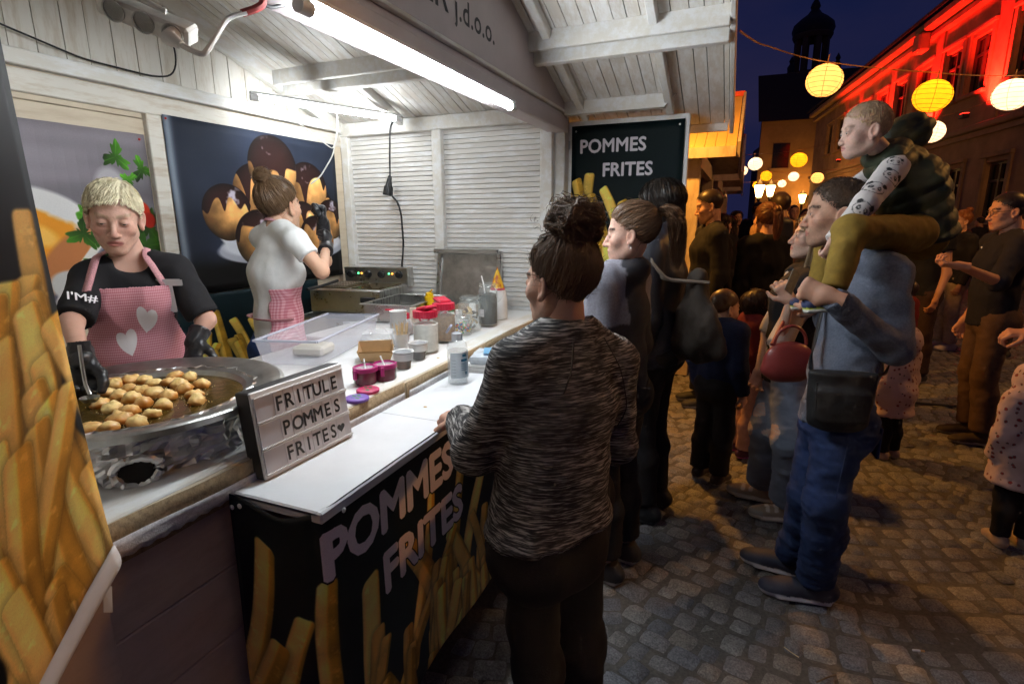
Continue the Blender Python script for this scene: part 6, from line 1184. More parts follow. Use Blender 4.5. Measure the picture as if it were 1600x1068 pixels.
def skewers():
    o = empty('skewer_cup', at_(-1.37, 1.99), 0, 'plastic cup full of wooden skewers', 'skewers'); WOOD = mat('skewer_wood', (.62, .45, .24), .7, noise=(20, .2, (1, 1, 8)))
    MB().lathe([(.03, 0), (.04, .07), (.038, .07), (.028, .004), (0, .003)], 20).build('cup', CLEARP, o)
    for k in range(44):
        a, r = random.uniform(0, 6.28), random.uniform(0, .024); MB().tube([(math.cos(a)*r*.8, math.sin(a)*r*.8, .006), (math.cos(a)*r*1.5, math.sin(a)*r*1.5, .11+random.uniform(-.012, .012))], .0014, 5).build('skewer', WOOD, o)
skewers()
o = empty('napkin_bag', at_(-1.44, 1.93), .3, 'crumpled clear bag of white napkins behind the skewers', 'bag'); MB().box((0, 0, .035), (.1, .09, .06), bev=.015).build('napkins', WHITEP, o)
def crumple(name, m, dims, amp, seed, parent=None, loc=(0, 0, 0), fr=14, n=18, rz=0):
    bm = bmesh.new(); bmesh.ops.create_cube(bm, size=1); bmesh.ops.subdivide_edges(bm, edges=bm.edges[:], cuts=n//2, use_grid_fill=True); V = np.array([v.co[:] for v in bm.verts]); V = V*(1-.1*(np.linalg.norm(V, axis=1, keepdims=True)-.5)); P = V*np.array(dims); N = V/np.linalg.norm(V, axis=1, keepdims=True); P = P+N*(np.abs(fbm(P*fr, 3, seed))*amp)[:, None]; P[:, 2] += dims[2]/2; P[:, 2] = np.maximum(P[:, 2], 0)
    for v, p in zip(bm.verts, P): v.co = p
    me = bpy.data.meshes.new(name); bm.to_mesh(me); bm.free(); me.materials.append(m); return obj(name, me, None, parent, loc, (0, 0, rz))
FILM = mat('clear_film', (.85, .87, .9), .14, alpha=.3, spec=.8); crumple('bag_film', FILM, (.125, .11, .085), .03, 3, o)
def squeeze(p, h, r, m, lab, capm=None):
    o = empty('squeeze_bottle', p, random.uniform(0, 6), lab, 'bottle'); MB().lathe([(r*.9, 0), (r, .006), (r, h*.35), (r*.86, h*.5), (r, h*.66), (r*.96, h*.74), (r*.4, h*.8)], 24).build('bottle', m, o); MB().lathe([(r*.75, h*.75), (r*.75, h*.86), (r*.4, h*.9), (0, h*.9)], 20).tube([(0, 0, h*.86), (r*.6, .0, h*.93), (r*1.2, 0, h*1.0)], [.007, .006, .004], 8).build('nozzle_cap', capm or m, o); return o
YEL = mat('mustard_plastic', (.72, .44, .005), .35, noise=(8, .06, (1, 1, 1))); squeeze(at_(-1.66, 2.72), .17, .03, YEL, 'yellow squeeze bottle in front of the slatted wall')
def ketchup():
    o = empty('sauce_jug', at_(-1.54, 2.26), .6, 'squat clear jug with a red screw top left of the powder jar', 'jug'); MB().lathe([(.05, 0), (.055, .01), (.055, .05), (.04, .075), (.03, .085)], 24).build('jug', CLEARP, o); MB().lathe([(.05, .005), (.05, .045), (0, .045)], 20).build('sauce', mat('brown_sauce', (.2, .1, .06), .3), o); MB().lathe([(.034, .082), (.035, .083), (.035, .108), (.02, .112), (.018, .124), (0, .125)], 22).build('lid', REDP2, o); MB().bar((-.02, 0, .122), (-.085, .0, .13), .016, .008, bev=.003).build('tab', REDP2, o)
ketchup()
def white_bottle(p, lab, cap, h=.085):
    o = empty('spice_bottle', p, 0, lab, 'bottle'); MB().lathe([(.019, 0), (.02, .004), (.02, h*.7), (.015, h*.78), (.015, h*.8)], 18).build('bottle', WHITEP, o); MB().lathe([(.0185, h*.76), (.0185, h), (0, h+.002)], 18).build('cap', cap, o)
GREENP = mat('green_plastic', (.02, .22, .08), .35); white_bottle(at_(-1.41, 2.42), 'white spice bottle in front of the green capped ones', WHITEP); white_bottle(at_(-1.43, 2.56), 'spice bottle with a dark green cap', GREENP, .1); white_bottle(at_(-1.36, 2.52), 'white spice bottle next to the red lids', WHITEP, .095); white_bottle(at_(-1.38, 2.72), 'white capped bottle before the wafer jar', WHITEP, .1); white_bottle(at_(-1.31, 2.7), 'green capped bottle behind the wafer jar', GREENP, .115)
o = MB().box((0, 0, .05), (.06, .045, .1), bev=.002).build('carton', mat('orange_carton', (.55, .45, .36), .6, noise=(30, .35, (1, 1, 1))), None, at_(-1.6, 2.47), (0, 0, .5)); tag(o, 'small printed carton next to the yellow bottle', 'carton')
o = empty('red_shaker', at_(-1.5, 2.5), 0, 'small red lidded shaker behind the spice bottles', 'shaker'); MB().lathe([(.028, 0), (.03, .05), (.026, .06)], 20).build('body', CLEARP, o); MB().lathe([(.03, .058), (.03, .085), (.018, .092), (0, .093)], 20).build('lid', REDP2, o)
o = empty('white_scoop', at_(-1.31, 2.08), 1.2, 'white plastic scoop leaning on the powder jar', 'scoop'); MB().tube([(0, -.02, .002), (.01, .0, .05), (.02, .015, .1)], .007, 8).lathe([(.0, -.01), (.014, -.006), (.017, .004), (.0, .012)], 14, (.024, .02, .115)).build('scoop', WHITEP, o)
o = crumple('bread_bag', mat('brown_paper', (.3, .2, .12), .8, noise=(12, .3, (1, 1, 1))), (.13, .1, .06), .03, 8, None, at_(-1.5, 2.88)); tag(o, 'crumpled brown paper bag behind the yellow bottle', 'bag')
def cones():
    o = empty('paper_cone_stack', at_(-1.285, 2.86), 0, 'stack of yellow printed paper cones beside the dark jar', 'paper cones'); PR = mat('yellow_cone_print', (.62, .35, .02), .5); N = PR.node_tree.nodes; L = PR.node_tree.links
    tc = N.new('ShaderNodeTexCoord'); nz = N.new('ShaderNodeTexNoise'); nz.inputs['Scale'].default_value = 45; mp = N.new('ShaderNodeMapping'); mp.inputs['Rotation'].default_value = (0, .5, .3); mp.inputs['Scale'].default_value = (1, 1, .5); cr = N.new('ShaderNodeValToRGB'); e = cr.color_ramp.elements; e[0].position = .42; e[0].color = (.42, .09, .01, 1); e[1].position = .55; e[1].color = (.75, .45, .03, 1); L.new(tc.outputs['Object'], mp.inputs[0]); L.new(mp.outputs[0], nz.inputs['Vector']); L.new(nz.outputs['Fac'], cr.inputs[0]); L.new(cr.outputs[0], N['Principled BSDF'].inputs['Base Color'])
    for k in range(9): MB().lathe([(.058, k*.012), (.055, .02+k*.012), (.05, .045+k*.012)], 22).build('white_cone', WHITEP, o)
    MB().lathe([(.052, .135), (.044, .165)], 22).build('white_band', WHITEP, o); MB().lathe([(.0445, .162), (.041, .178)], 22).build('red_band', REDP2, o); MB().lathe([(.0412, .176), (.0, .3)], 22).build('printed_cone', PR, o)
cones()
o = empty('steel_tray', at_(-1.62, 3.1), 0, 'upright steel baking tray leaning on the slatted wall', 'tray'); TM = Matrix.Rotation(rad(-10), 3, 'X'); MB().box((0, .05, .19), (.4, .008, .33), TM).build('tray_base', DULL, o)
b = MB(); [b.box(c, d, TM, .004) for c, d in (((0, .018, .365), (.46, .035, .03)), ((-.215, .045, .19), (.03, .035, .36)), ((.215, .045, .19), (.03, .035, .36)), ((0, .072, .015), (.46, .035, .03)))]; b.build('tray_rim', STEEL, o)
def fryer():
    o = empty('deep_fryer', (-2.26, 2.9, 1.0), .12, 'twin basin steel deep fryer with black knobs', 'fryer'); MB().box((0, -.06, .075), (.5, .36, .15), bev=.008).build('body', STEEL, o)
    MB().box((.12, -.05, .152), (.2, .28, .006)).box((-.12, -.05, .152), (.2, .28, .006)).build('basin', mat('fryer_oil', (.1, .07, .03), .15, coat=.5), o); MB().poly([(-.22, .13, .13), (.25, .13, .13), (.25, .12, .255), (-.22, .12, .255)], (0, .09, 0)).build('control_panel', STEEL, o)
    for k, x in enumerate((-.17, -.04, .06, .19)): MB().lathe([(.026, 0), (.025, .012), (.019, .024), (.0, .025)], 20, M=Matrix.Rotation(rad(90), 3, 'X')).build('knob', MATB, o, loc=(x, .125, .21))
    for k, (x, c) in enumerate(((-.115, (.1, 1, .3)), (-.09, (1, .35, .05)), (.115, (.1, 1, .3)), (.14, (1, .35, .05)))): MB().lathe([(.006, 0), (.006, .004), (0, .005)], 10, M=Matrix.Rotation(rad(90), 3, 'X')).build('pilot_lamp', mat('pilot_%d' % (k % 2), c, .4, emit=c, estr=2.5), o, loc=(x, .124, .215))
    MB().box((.16, -.245, .09), (.1, .012, .035), bev=.012).build('side_handle', MATB, o); MB().tube([(-.12, -.12, .19), (-.12, -.3, .175), (-.13, -.42, .17)], .009, 8).build('basket_handle', MATB, o); b = MB(); [b.tube([(-.2+k*.02, -.16, .165), (-.2+k*.02, .06, .165)], .0015, 4) for k in range(9)]; [b.tube([(-.2, -.16+k*.03, .166), (-.03, -.16+k*.03, .166)], .0015, 4) for k in range(8)]; b.build('basket', STEEL, o)
    MB().box((-.02, -.22, -.08), (.5, .3, .14)).build('lower_body', STEEL, o)
fryer()
o = empty('fryer_table', (-2.24, 2.85, 0), 0, 'plain white table under the deep fryer', 'table'); MB().box((0, 0, .965), (.66, .62, .03), bev=.004).build('table_top', WHITEP, o); [MB().box((sx*.29, sy*.27, .475), (.04, .04, .95)).build('leg', FRONT, o) for sx in (-1, 1) for sy in (-1, 1)]
def basin():
    o = empty('steel_basin', at_(-1.83, 2.72), .1, 'deep rectangular steel basin between fryer and sauces', 'basin'); b = MB(); w_, d, h = .3, .42, .1
    b.box((0, 0, .004), (w_, d, .006)); [b.box(c, s, bev=.002) for c, s in (((-w_/2, 0, h/2), (.004, d, h)), ((w_/2, 0, h/2), (.004, d, h)), ((0, -d/2, h/2), (w_, .004, h)), ((0, d/2, h/2), (w_, .004, h)))]; b.build('basin', STEEL, o); b = MB(); [b.box(c, s, bev=.002) for c, s in (((-w_/2-.01, 0, h), (.026, d+.04, .004)), ((w_/2+.01, 0, h), (.026, d+.04, .004)), ((0, -d/2-.01, h+.0005), (w_, .026, .004)), ((0, d/2+.01, h+.0005), (w_, .026, .004)))]; b.build('rim', STEEL, o)
basin()
o = MB().box((-.1, 0, .972), (.3, .9, .03), bev=.004).build('side_shelf', WHITEP, None, (-1.83, 2.72, 0)); o.location = (-1.8, 2.55, 0); tag(o, 'narrow white shelf joining worktop and fryer table', 'shelf')
def plastic_box():
    o = empty('plastic_box', at_(-1.69, 1.86), 1.83, 'clear plastic storage box lying open behind the lightbox', 'box'); w_, d, h = .62, .26, .105; PB = mat('box_plastic', (.8, .83, .92), .12, alpha=.22, spec=.8); b = MB()
    b.box((0, 0, .003), (w_*.92, d*.9, .004)); [b.poly(p, t) for p, t in (([(-w_*.46, -d*.45, .004), (w_*.46, -d*.45, .004), (w_*.5, -d*.5, h), (-w_*.5, -d*.5, h)], (0, -.003, 0)), ([(-w_*.46, d*.45, .004), (w_*.46, d*.45, .004), (w_*.5, d*.5, h), (-w_*.5, d*.5, h)], (0, .003, 0)), ([(-w_*.46, -d*.45, .004), (-w_*.46, d*.45, .004), (-w_*.5, d*.5, h), (-w_*.5, -d*.5, h)], (-.003, 0, 0)), ([(w_*.46, -d*.45, .004), (w_*.46, d*.45, .004), (w_*.5, d*.5, h), (w_*.5, -d*.5, h)], (.003, 0, 0)))]; b.build('box_body', PB, o)
    b = MB(); P = [(-w_*.51, -d*.51, h), (w_*.51, -d*.51, h), (w_*.51, d*.51, h), (-w_*.51, d*.51, h), (-w_*.51, -d*.51, h)]; b.tube(P, .0055, 8); b.build('box_rim', mat('box_rim_plastic', (.66, .7, .82), .15, alpha=.6), o)
    MB().box((-.1, .0, .025), (.12, .14, .04), bev=.01).build('dough_tub', mat('dough', (.66, .62, .52), .7, noise=(9, .1, (1, 1, 1))), o)
plastic_box()
# ------------------------------------------------------------------ on the counter
def sanitizer():
    o = empty('sanitizer_bottle', (-.978, 1.79, ZC), .3, 'clear hand sanitizer bottle with an open flip cap on the counter', 'bottle'); h = .145
    MB().lathe([(.027, 0), (.031, .004), (.031, h*.74), (.027, h*.84), (.0145, h*.92), (.0145, h*.95)], 28).build('bottle', mat('sanitizer_plastic', (.8, .87, .9), .05, alpha=.22, spec=.9), o); MB().lathe([(.028, .004), (.0285, h*.7), (0, h*.7)], 24).build('gel', mat('sanitizer_gel', (.75, .84, .88), .05, alpha=.2), o)
    MB().lathe([(.0165, h*.9), (.0165, h*1.04), (.012, h*1.06), (0, h*1.06)], 22).build('cap', mat('clear_cap', (.8, .84, .9), .2, trans=.6, alpha=.8), o); MB().lathe([(.015, -.003), (.015, .003), (.0, .004)], 18, (-.022, -.004, h*1.13), Matrix.Rotation(rad(-55), 3, 'Y')).build('flip_top', mat('flip_lilac', (.6, .62, .78), .25, trans=.4, alpha=.9), o)
    LAB = mat('sanitizer_label', (.62, .7, .76), .4); BL = mat('sanitizer_ink', (.03, .16, .27), .4); b = MB(); rr = .0316
    def arc(z0, z1, a0, a1, r, m, name): n = 12; P = [(r*math.cos(a), r*math.sin(a)) for a in np.linspace(a0, a1, n)]; V = [(x, y, z0) for x, y in P]+[(x, y, z1) for x, y in P]; obj(name, mesh_np(name, V, np.array([(i, i+1, n+i+1, n+i) for i in range(n-1)]), True, m), None, o)
    arc(.022, .098, rad(-120), rad(40), rr, LAB, 'label'); arc(.072, .079, rad(-60), rad(-20), rr+.0005, BL, 'label_band'); arc(.086, .093, rad(-52), rad(-26), rr+.0005, BL, 'label_logo'); arc(.032, .04, rad(-35), rad(-25), rr+.0005, BL, 'label_mark')
    for k in range(4): arc(.046+k*.006, .0475+k*.006, rad(-60), rad(-18), rr+.0005, BL, 'label_line')
    for k in range(6): arc(.03+k*.009, .0315+k*.009, rad(-112), rad(-88), rr+.0005, mat('label_text', (.35, .42, .48), .5), 'label_line')
sanitizer(); bpy.data.objects['sanitizer_bottle'].scale = (1.3, 1.3, 1.32)
o = empty('napkin_stack', (-.955, 2.02, ZC), .1, 'stack of white napkins under the wipes packet', 'napkins'); [MB().box((random.uniform(-.002, .002), random.uniform(-.002, .002), .0025+k*.005), (.15, .16, .0042), Matrix.Rotation(random.uniform(-.03, .03), 3, 'Z'), .001).build('napkin', WHITEP, o) for k in range(7)]
WIPE = mat('wipes_film', (.62, .68, .74), .22, noise=(7, .35, (1, 2, 1))); o = crumple('wipes_packet', WIPE, (.13, .17, .03), .014, 5, None, (-.955, 2.03, ZC+.037), 22, 20, .2); tag(o, 'shiny blue and white packet of wipes on the napkins', 'packet'); MB().box((0, 0, .041), (.045, .11, .001), Matrix.Rotation(.2, 3, 'Z')).build('blue_print', mat('wipes_blue', (.16, .38, .6), .3), o)
o = MB().box((0, 0, .001), (.2, .28, .0015)).build('menu_sheet', mat('menu_paper', (.7, .7, .7), .6, noise=(40, .25, (.2, 6, 1))), None, (-.94, 2.55, ZC+.001), (0, 0, .08)); tag(o, 'white printed sheet lying on the far end of the counter', 'paper')
CIG = empty('cigarette_butt', (0.7157, 2.117, 0.006), 0, 'cigarette butt on the cobbles at the front', 'cigarette'); MB().tube([(-.016, 0, .006), (.008, .006, .006)], .0038, 8).build('paper', WHITEP, CIG); MB().tube([(.008, .006, .006), (.022, .0095, .006)], .0039, 8).build('filter', mat('cork_filter', (.45, .24, .1), .7), CIG)
o = MB().tube([(0.2659, 1.961, 0.008), (0.288, 1.943, 0.008), (0.3114, 1.925, 0.01)], .0016, 5).build('straw_bit', mat('dry_straw', (.6, .5, .28), .8), None); tag(o, 'dry straw lying between the front cobbles', 'straw')
o = MB().tube([(0.3583, 1.829, 0.008), (0.3923, 1.859, 0.012), (0.424, 1.89, 0.008)], .003, 5).build('twig', mat('dark_twig', (.12, .08, .04), .8), None); tag(o, 'small dark twig on the cobbles at the bottom edge', 'twig')
o = cord('ground_cable', [(1.386, 5.347, 0.02), (1.527, 5.365, 0.015), (1.71, 5.384, 0.015), (1.889, 5.403, 0.015), (2.249, 5.478, 0.015)], .012, MATB, 'black cable lying across the street behind the toddlers')
# ------------------------------------------------------------------ the people
mat('skin', (.5, .3, .22), .56, vcol=True, sss=.12, bump=(260, .3, (1, 1, 1), .0015), spec=.3)
mat('skin_far', (.5, .3, .22), .55, vcol=True, spec=.3)
def fabric(name, col, rough=.85, amt=.15, sc=60, bump=.35, sheen=.0, dist=.002, weave=300): return mat(name, col, rough, noise=(sc, amt, (1, 1, 1)), bump=(weave, bump, (1, 1, 1), dist), sheen=sheen, spec=.25)
BLACKT = fabric('black_jersey', (.012, .012, .014)); DENIM = fabric('mid_denim', (.025, .055, .17), .85, .35, 14, .5); DENIML = fabric('washed_denim', (.09, .125, .2), .85, .45, 7, .5); DKDEN = fabric('dark_denim', (.015, .022, .06), .85, .3, 14, .4)
WTEE = fabric('white_jersey', (.72, .72, .7), .8, .05); GLOVE = mat('black_nitrile', (.012, .012, .014), .32, bump=(90, .25, (1, 1, 1), .003)); SHOE = mat('shoe_canvas', (.02, .02, .03), .7, vcol=True, bump=(200, .3, (1, 1, 1), .001))
BLKNYL = mat('black_nylon', (.018, .021, .03), .42, bump=(18, .3, (1, 1, 1), .006), noise=(12, .3, (1, 1, 1)))
SKIN1, SKIN2, SKIN3 = (.56, .33, .25), (.5, .29, .2), (.6, .38, .29)
# --- gingham apron with hearts
def gingham(hearts, k=4):
    n = 560; Y, X = np.mgrid[0:n, 0:n]; a = ((X//k) % 2).astype(float); b = ((Y//k) % 2).astype(float); t = (a+b)/2; I = np.array((.82, .63, .66))*(1-t[..., None])+np.array((.69, .4, .45))*t[..., None]
    if hearts:
        for (hx, hy, r, ro) in hearts:
            u, v = (X/n-hx)/r, -(Y/n-hy)/r; c, s = math.cos(ro), math.sin(ro); u, v = u*c+v*s, -u*s+v*c; m = ((u*u+v*v-.35)**3-u*u*v**3*1.4) < 0; I[m] = (.92, .91, .92)
    return I
def apron(P, m, z0, z1, halfw, e, bib_half=None, side_off=0., front_only=.12, bust=0.):
    lo, hi = P.bounds(.2); F = Field(lo, hi, .006); P.torso(F, e, bust=bust); J = P.J
    P2 = P.J['pelvis']; F.econe(P2-P.u*.3*P.k, P2, (.185*P.k*P.g, .125*P.k*P.g+e), (.165*P.g*P.k+e, .11*P.g*P.k+e), P.r, k=.05)
    V, Q, _ = F.mesh(); V = folds(V, Q, .005, 8, 5, (1, 1, .5)); N = vnormals(V, Q); d = V-J['pelvis']; s = d @ P.r-side_off; z = V[:, 2]-P.base[2]; fr = N @ P.f
    hw = np.interp(z, [z0, (z0+z1)/2, z1-.12, z1], [halfw, halfw, (bib_half or halfw*.8), (bib_half or halfw*.6)])
    ok = (fr > front_only) & (z > z0) & (z < z1) & (np.abs(s) < hw); Q = Q[ok[Q].all(1)]; used = np.unique(Q); mp = np.full(len(V), -1); mp[used] = np.arange(len(used)); V = V[used]; uv = np.stack([.5+s[used]/(2*halfw), (z[used]-z0)/(z1-z0)], 1)
    o = obj('apron', mesh_np('apron', V-P.base, mp[Q], True, m, uv=uv), None, P.root); md = o.modifiers.new('solid', 'SOLIDIFY'); md.thickness = .002; return o
GING1 = image_mat('gingham_hearts', gingham([(.4, .2, .105, .25), (.56, .32, .105, -.2)]), .85, (200, .3, .001)); GING2 = image_mat('gingham_plain', gingham(None, 5), .85, (200, .3, .001)); GSTRAP = mat('gingham_strap', (.6, .3, .33), .85, noise=(320, .5, (1, 1, 1)))
def strap(P, name, pts, w_, m, t=.003, nrm=None):
    """flat band through pts (world)"""
    p = np.array(pts, float); L = np.r_[0, np.cumsum(np.linalg.norm(np.diff(p, axis=0), axis=1))]; t_ = np.linspace(0, L[-1], len(p)*6); q = np.stack([np.interp(t_, L, p[:, i]) for i in range(3)], 1)
    for _ in range(6): q[1:-1] = (q[:-2]+2*q[1:-1]+q[2:])/4
    T = np.gradient(q, axis=0); T /= np.linalg.norm(T, axis=1, keepdims=True); c = np.asarray(nrm, float) if nrm is not None else P.J['chest']; out = q-c; out -= T*(out*T).sum(1, keepdims=True); out /= np.linalg.norm(out, axis=1, keepdims=True)+1e-6; sd = np.cross(T, out)
    V = np.concatenate([q-sd*w_/2, q+sd*w_/2, q-sd*w_/2+out*t, q+sd*w_/2+out*t]); n = len(q); i = np.arange(n-1); F = np.concatenate([np.stack([i, i+1, n+i+1, n+i], 1), np.stack([2*n+i, 3*n+i, 3*n+i+1, 2*n+i+1], 1), np.stack([i, 2*n+i, 2*n+i+1, i+1], 1), np.stack([n+i, n+i+1, 3*n+i+1, 3*n+i], 1)]); root = P.root if P else None
    return obj(name, mesh_np(name, V-(P.base if P else 0), F, True, m), None, root)
# --- the cook
def cook():
    P = Person((-2.06, 1.285), -33, 1.66, .88, False, 9, .08); J = P.J; P.look(-4, -15, 3, (0, .01, -.012)); J['head'] = np.array((-1.965, 1.217, 1.581))
    J['shR'] = np.array((-2.031, 1.149, 1.374)); J['elR'] = np.array((-1.924, 1.009, 1.253)); J['wrR'] = np.array((-1.665, 0.8808, 1.193)); J['shL'] = np.array((-1.866, 1.334, 1.391)); J['elL'] = np.array((-1.769, 1.354, 1.214)); J['wrL'] = np.array((-1.762, 1.296, 1.15)); J['neck'] = np.array((-2.005, 1.275, 1.433))
    P.hand['R'] = dict(dirn=(.12, -.1, -1), palm=(.5, -.8, -.1), curl='grip', scale=1.0); P.hand['L'] = dict(dirn=(.3, -.5, -.8), palm=(.2, .3, -1), curl='relaxed', scale=.98)
    P.body('person', 'cook with short blond hair in black shirt and pink checked apron', skin=SKIN1, hair=(.42, .33, .18), lids='down', kind='f', faceopt=dict(brow=.6, gaze=(0, -.6)))
    P.top('t_shirt', BLACKT, .01, .9, .25, vneck=.035, fold=.006, loose=.008, bust=.01, res=.009, neckr=.066); P.pants('trousers', DKDEN, fold=.004); P.shoes(SHOE); P.gloves(GLOVE)
    apron(P, GING1, .62, 1.27, .19, .03, .125, bust=.01); ap = J['chest']
    bpy.context.view_layer.update(); ts = [c for c in P.root.children if c.name.startswith('t_shirt')][0]; zt = P.base[2]+1.262; zn = J['neck'][2]+.025
    for sx in (-1, 1):
        pts = [J['neck']+P.r*sx*.05+P.u*.035-P.f*.03]
        for t in np.linspace(0, 1, 9):
            q = J['pelvis']*(1-.0)+P.r*(sx*(.066+.045*t)); q[2] = zn+(zt-zn)*t; hit, loc, nr, _ = ts.ray_cast(Vector(q+P.f*.6-P.base), Vector(-P.f))
            hb, lb, nb2, _ = P.bodyo.ray_cast(Vector(q+P.f*.6-P.base), Vector(-P.f)); c = [np.array(l)+np.array(n)*.006 for h_, l, n in ((hit, loc, nr), (hb, lb, nb2)) if h_]
            if c: pts.append(max(c, key=lambda v: v@P.f)+P.base)
        strap(P, 'apron_strap', pts, .026, GSTRAP, nrm=J['chest']-P.f*.08)
    P.hair('crop', (.86, .77, .53), 4, 2.2, .007)
    LW = mat('white_shirt_print', (.7, .7, .72), .7)
    a = unit(J['elR']-J['shR']); p = J['shR']+a*.15; vis = unit(np.array((0, 0, 1.56))-p); vis = unit(vis-a*(vis@a)); ux = np.cross(a, vis)*-1.; ux = unit(P.r*-1-a*0.0); ux = unit(ux-vis*(ux@vis)); uy = np.cross(vis, ux)
    letter("I'M#", .045, plane_M(p+vis*.066-ux*.045-uy*.02-P.base, ux, uy), LW, P.root, .012, name='sleeve_print')
    ts = [c for c in P.root.children if c.name.startswith('t_shirt')][0]; dep = bpy.context.evaluated_depsgraph_get(); bpy.context.view_layer.update()
    hit, loc, nr, _ = ts.ray_cast(Vector(J['chest']+P.f*.5-P.r*.125+P.u*.03-P.base), Vector(-P.f))
    if hit: n3 = unit(np.array(nr)); uy = unit(np.array((0, 0, 1.))-n3*n3[2]); ux = np.cross(uy, n3); letter('T', .16, plane_M(np.array(loc)+n3*.008-ux*.05-uy*.07, ux, uy), LW, P.root, .03, name='chest_print')
cook()
def helper():
    P = Person((-2.05, 1.93), 72, 1.69, .85, True, 2, .08); J = P.J; P.look(16, 2, 0); J['head'] = np.array((-1.998, 1.982, 1.631))
    J['shR'] = np.array((-1.841, 1.899, 1.476)); J['elR'] = np.array((-1.722, 1.916, 1.341)); J['wrR'] = np.array((-1.853, 2.107, 1.441)); J['shL'] = np.array((-2.143, 1.996, 1.483)); J['elL'] = np.array((-1.924, 2.17, 1.364)); J['wrL'] = np.array((-1.904, 2.155, 1.541)); J['neck'] = np.array((-2.013, 1.965, 1.543))
    P.hand['L'] = dict(dirn=(-.05, .1, 1), palm=(-.6, -.6, 0), curl='fist', scale=.98); P.hand['R'] = dict(dirn=(-.3, .5, .8), palm=(-.5, .2, .4), curl='fist', scale=.9)
    P.body('person', 'helper in white shirt and pink apron raising a gloved hand', skin=(.57, .34, .23), hair=(.1, .06, .035), kind='f')
    P.top('t_shirt', WTEE, .008, .5, .35, fold=.004, bust=.01, res=.009, freq=12); P.pants('jeans', DENIM, .004, fold=.006, res=.01); P.shoes(SHOE); P.gloves(GLOVE, 'LR')
    apron(P, GING2, .4, 1.18, .27, .022, .2, side_off=.15, front_only=-.8); strap(P, 'apron_tie', [J['waist']-P.r*.15+P.f*.02, J['waist']-P.r*.1-P.f*.1, J['waist']+P.r*.02-P.f*.118, J['waist']+P.r*.12-P.f*.09, J['waist']+P.r*.16], .022, GSTRAP)
    strap(P, 'neck_strap', [J['neck']-P.r*.06+P.f*.03+P.u*.01, J['neck']-P.r*.045-P.f*.03+P.u*.025, J['neck']-P.f*.052+P.u*.03, J['neck']+P.r*.045-P.f*.03+P.u*.025, J['neck']+P.r*.065+P.f*.03+P.u*.008], .014, GSTRAP, nrm=J['neck'])
    P.hair('bun', (.13, .075, .038), 6, 1.1)
helper()
# --- striped customer
def streaks():
    m = mat('streaked_knit', (.05, .05, .05), .8); N = m.node_tree.nodes; L = m.node_tree.links; b = N['Principled BSDF']; tc = N.new('ShaderNodeTexCoord'); mp = N.new('ShaderNodeMapping'); mp.inputs['Scale'].default_value = (9, 9, 135); mp.inputs['Rotation'].default_value = (rad(4), rad(-7), 0)
    n1 = N.new('ShaderNodeTexNoise'); n1.inputs['Scale'].default_value = 2.4; n1.inputs['Detail'].default_value = 3; n1.inputs['Roughness'].default_value = .6; n1.inputs['Distortion'].default_value = .35; cr = N.new('ShaderNodeValToRGB'); e = cr.color_ramp.elements; e[0].position = .46; e[0].color = (.016, .016, .018, 1); e[1].position = .64; e[1].color = (.42, .41, .4, 1); q = cr.color_ramp.elements.new(.53); q.color = (.1, .097, .095, 1)
    L.new(tc.outputs['Object'], mp.inputs[0]); L.new(mp.outputs[0], n1.inputs['Vector']); L.new(n1.outputs['Fac'], cr.inputs[0]); L.new(cr.outputs[0], b.inputs['Base Color']); bp = N.new('ShaderNodeBump'); bp.inputs['Strength'].default_value = .3; bp.inputs['Distance'].default_value = .003; L.new(n1.outputs['Fac'], bp.inputs['Height']); L.new(bp.outputs[0], b.inputs['Normal']); b.inputs['Specular IOR Level'].default_value = .2; return m
STREAK = streaks()
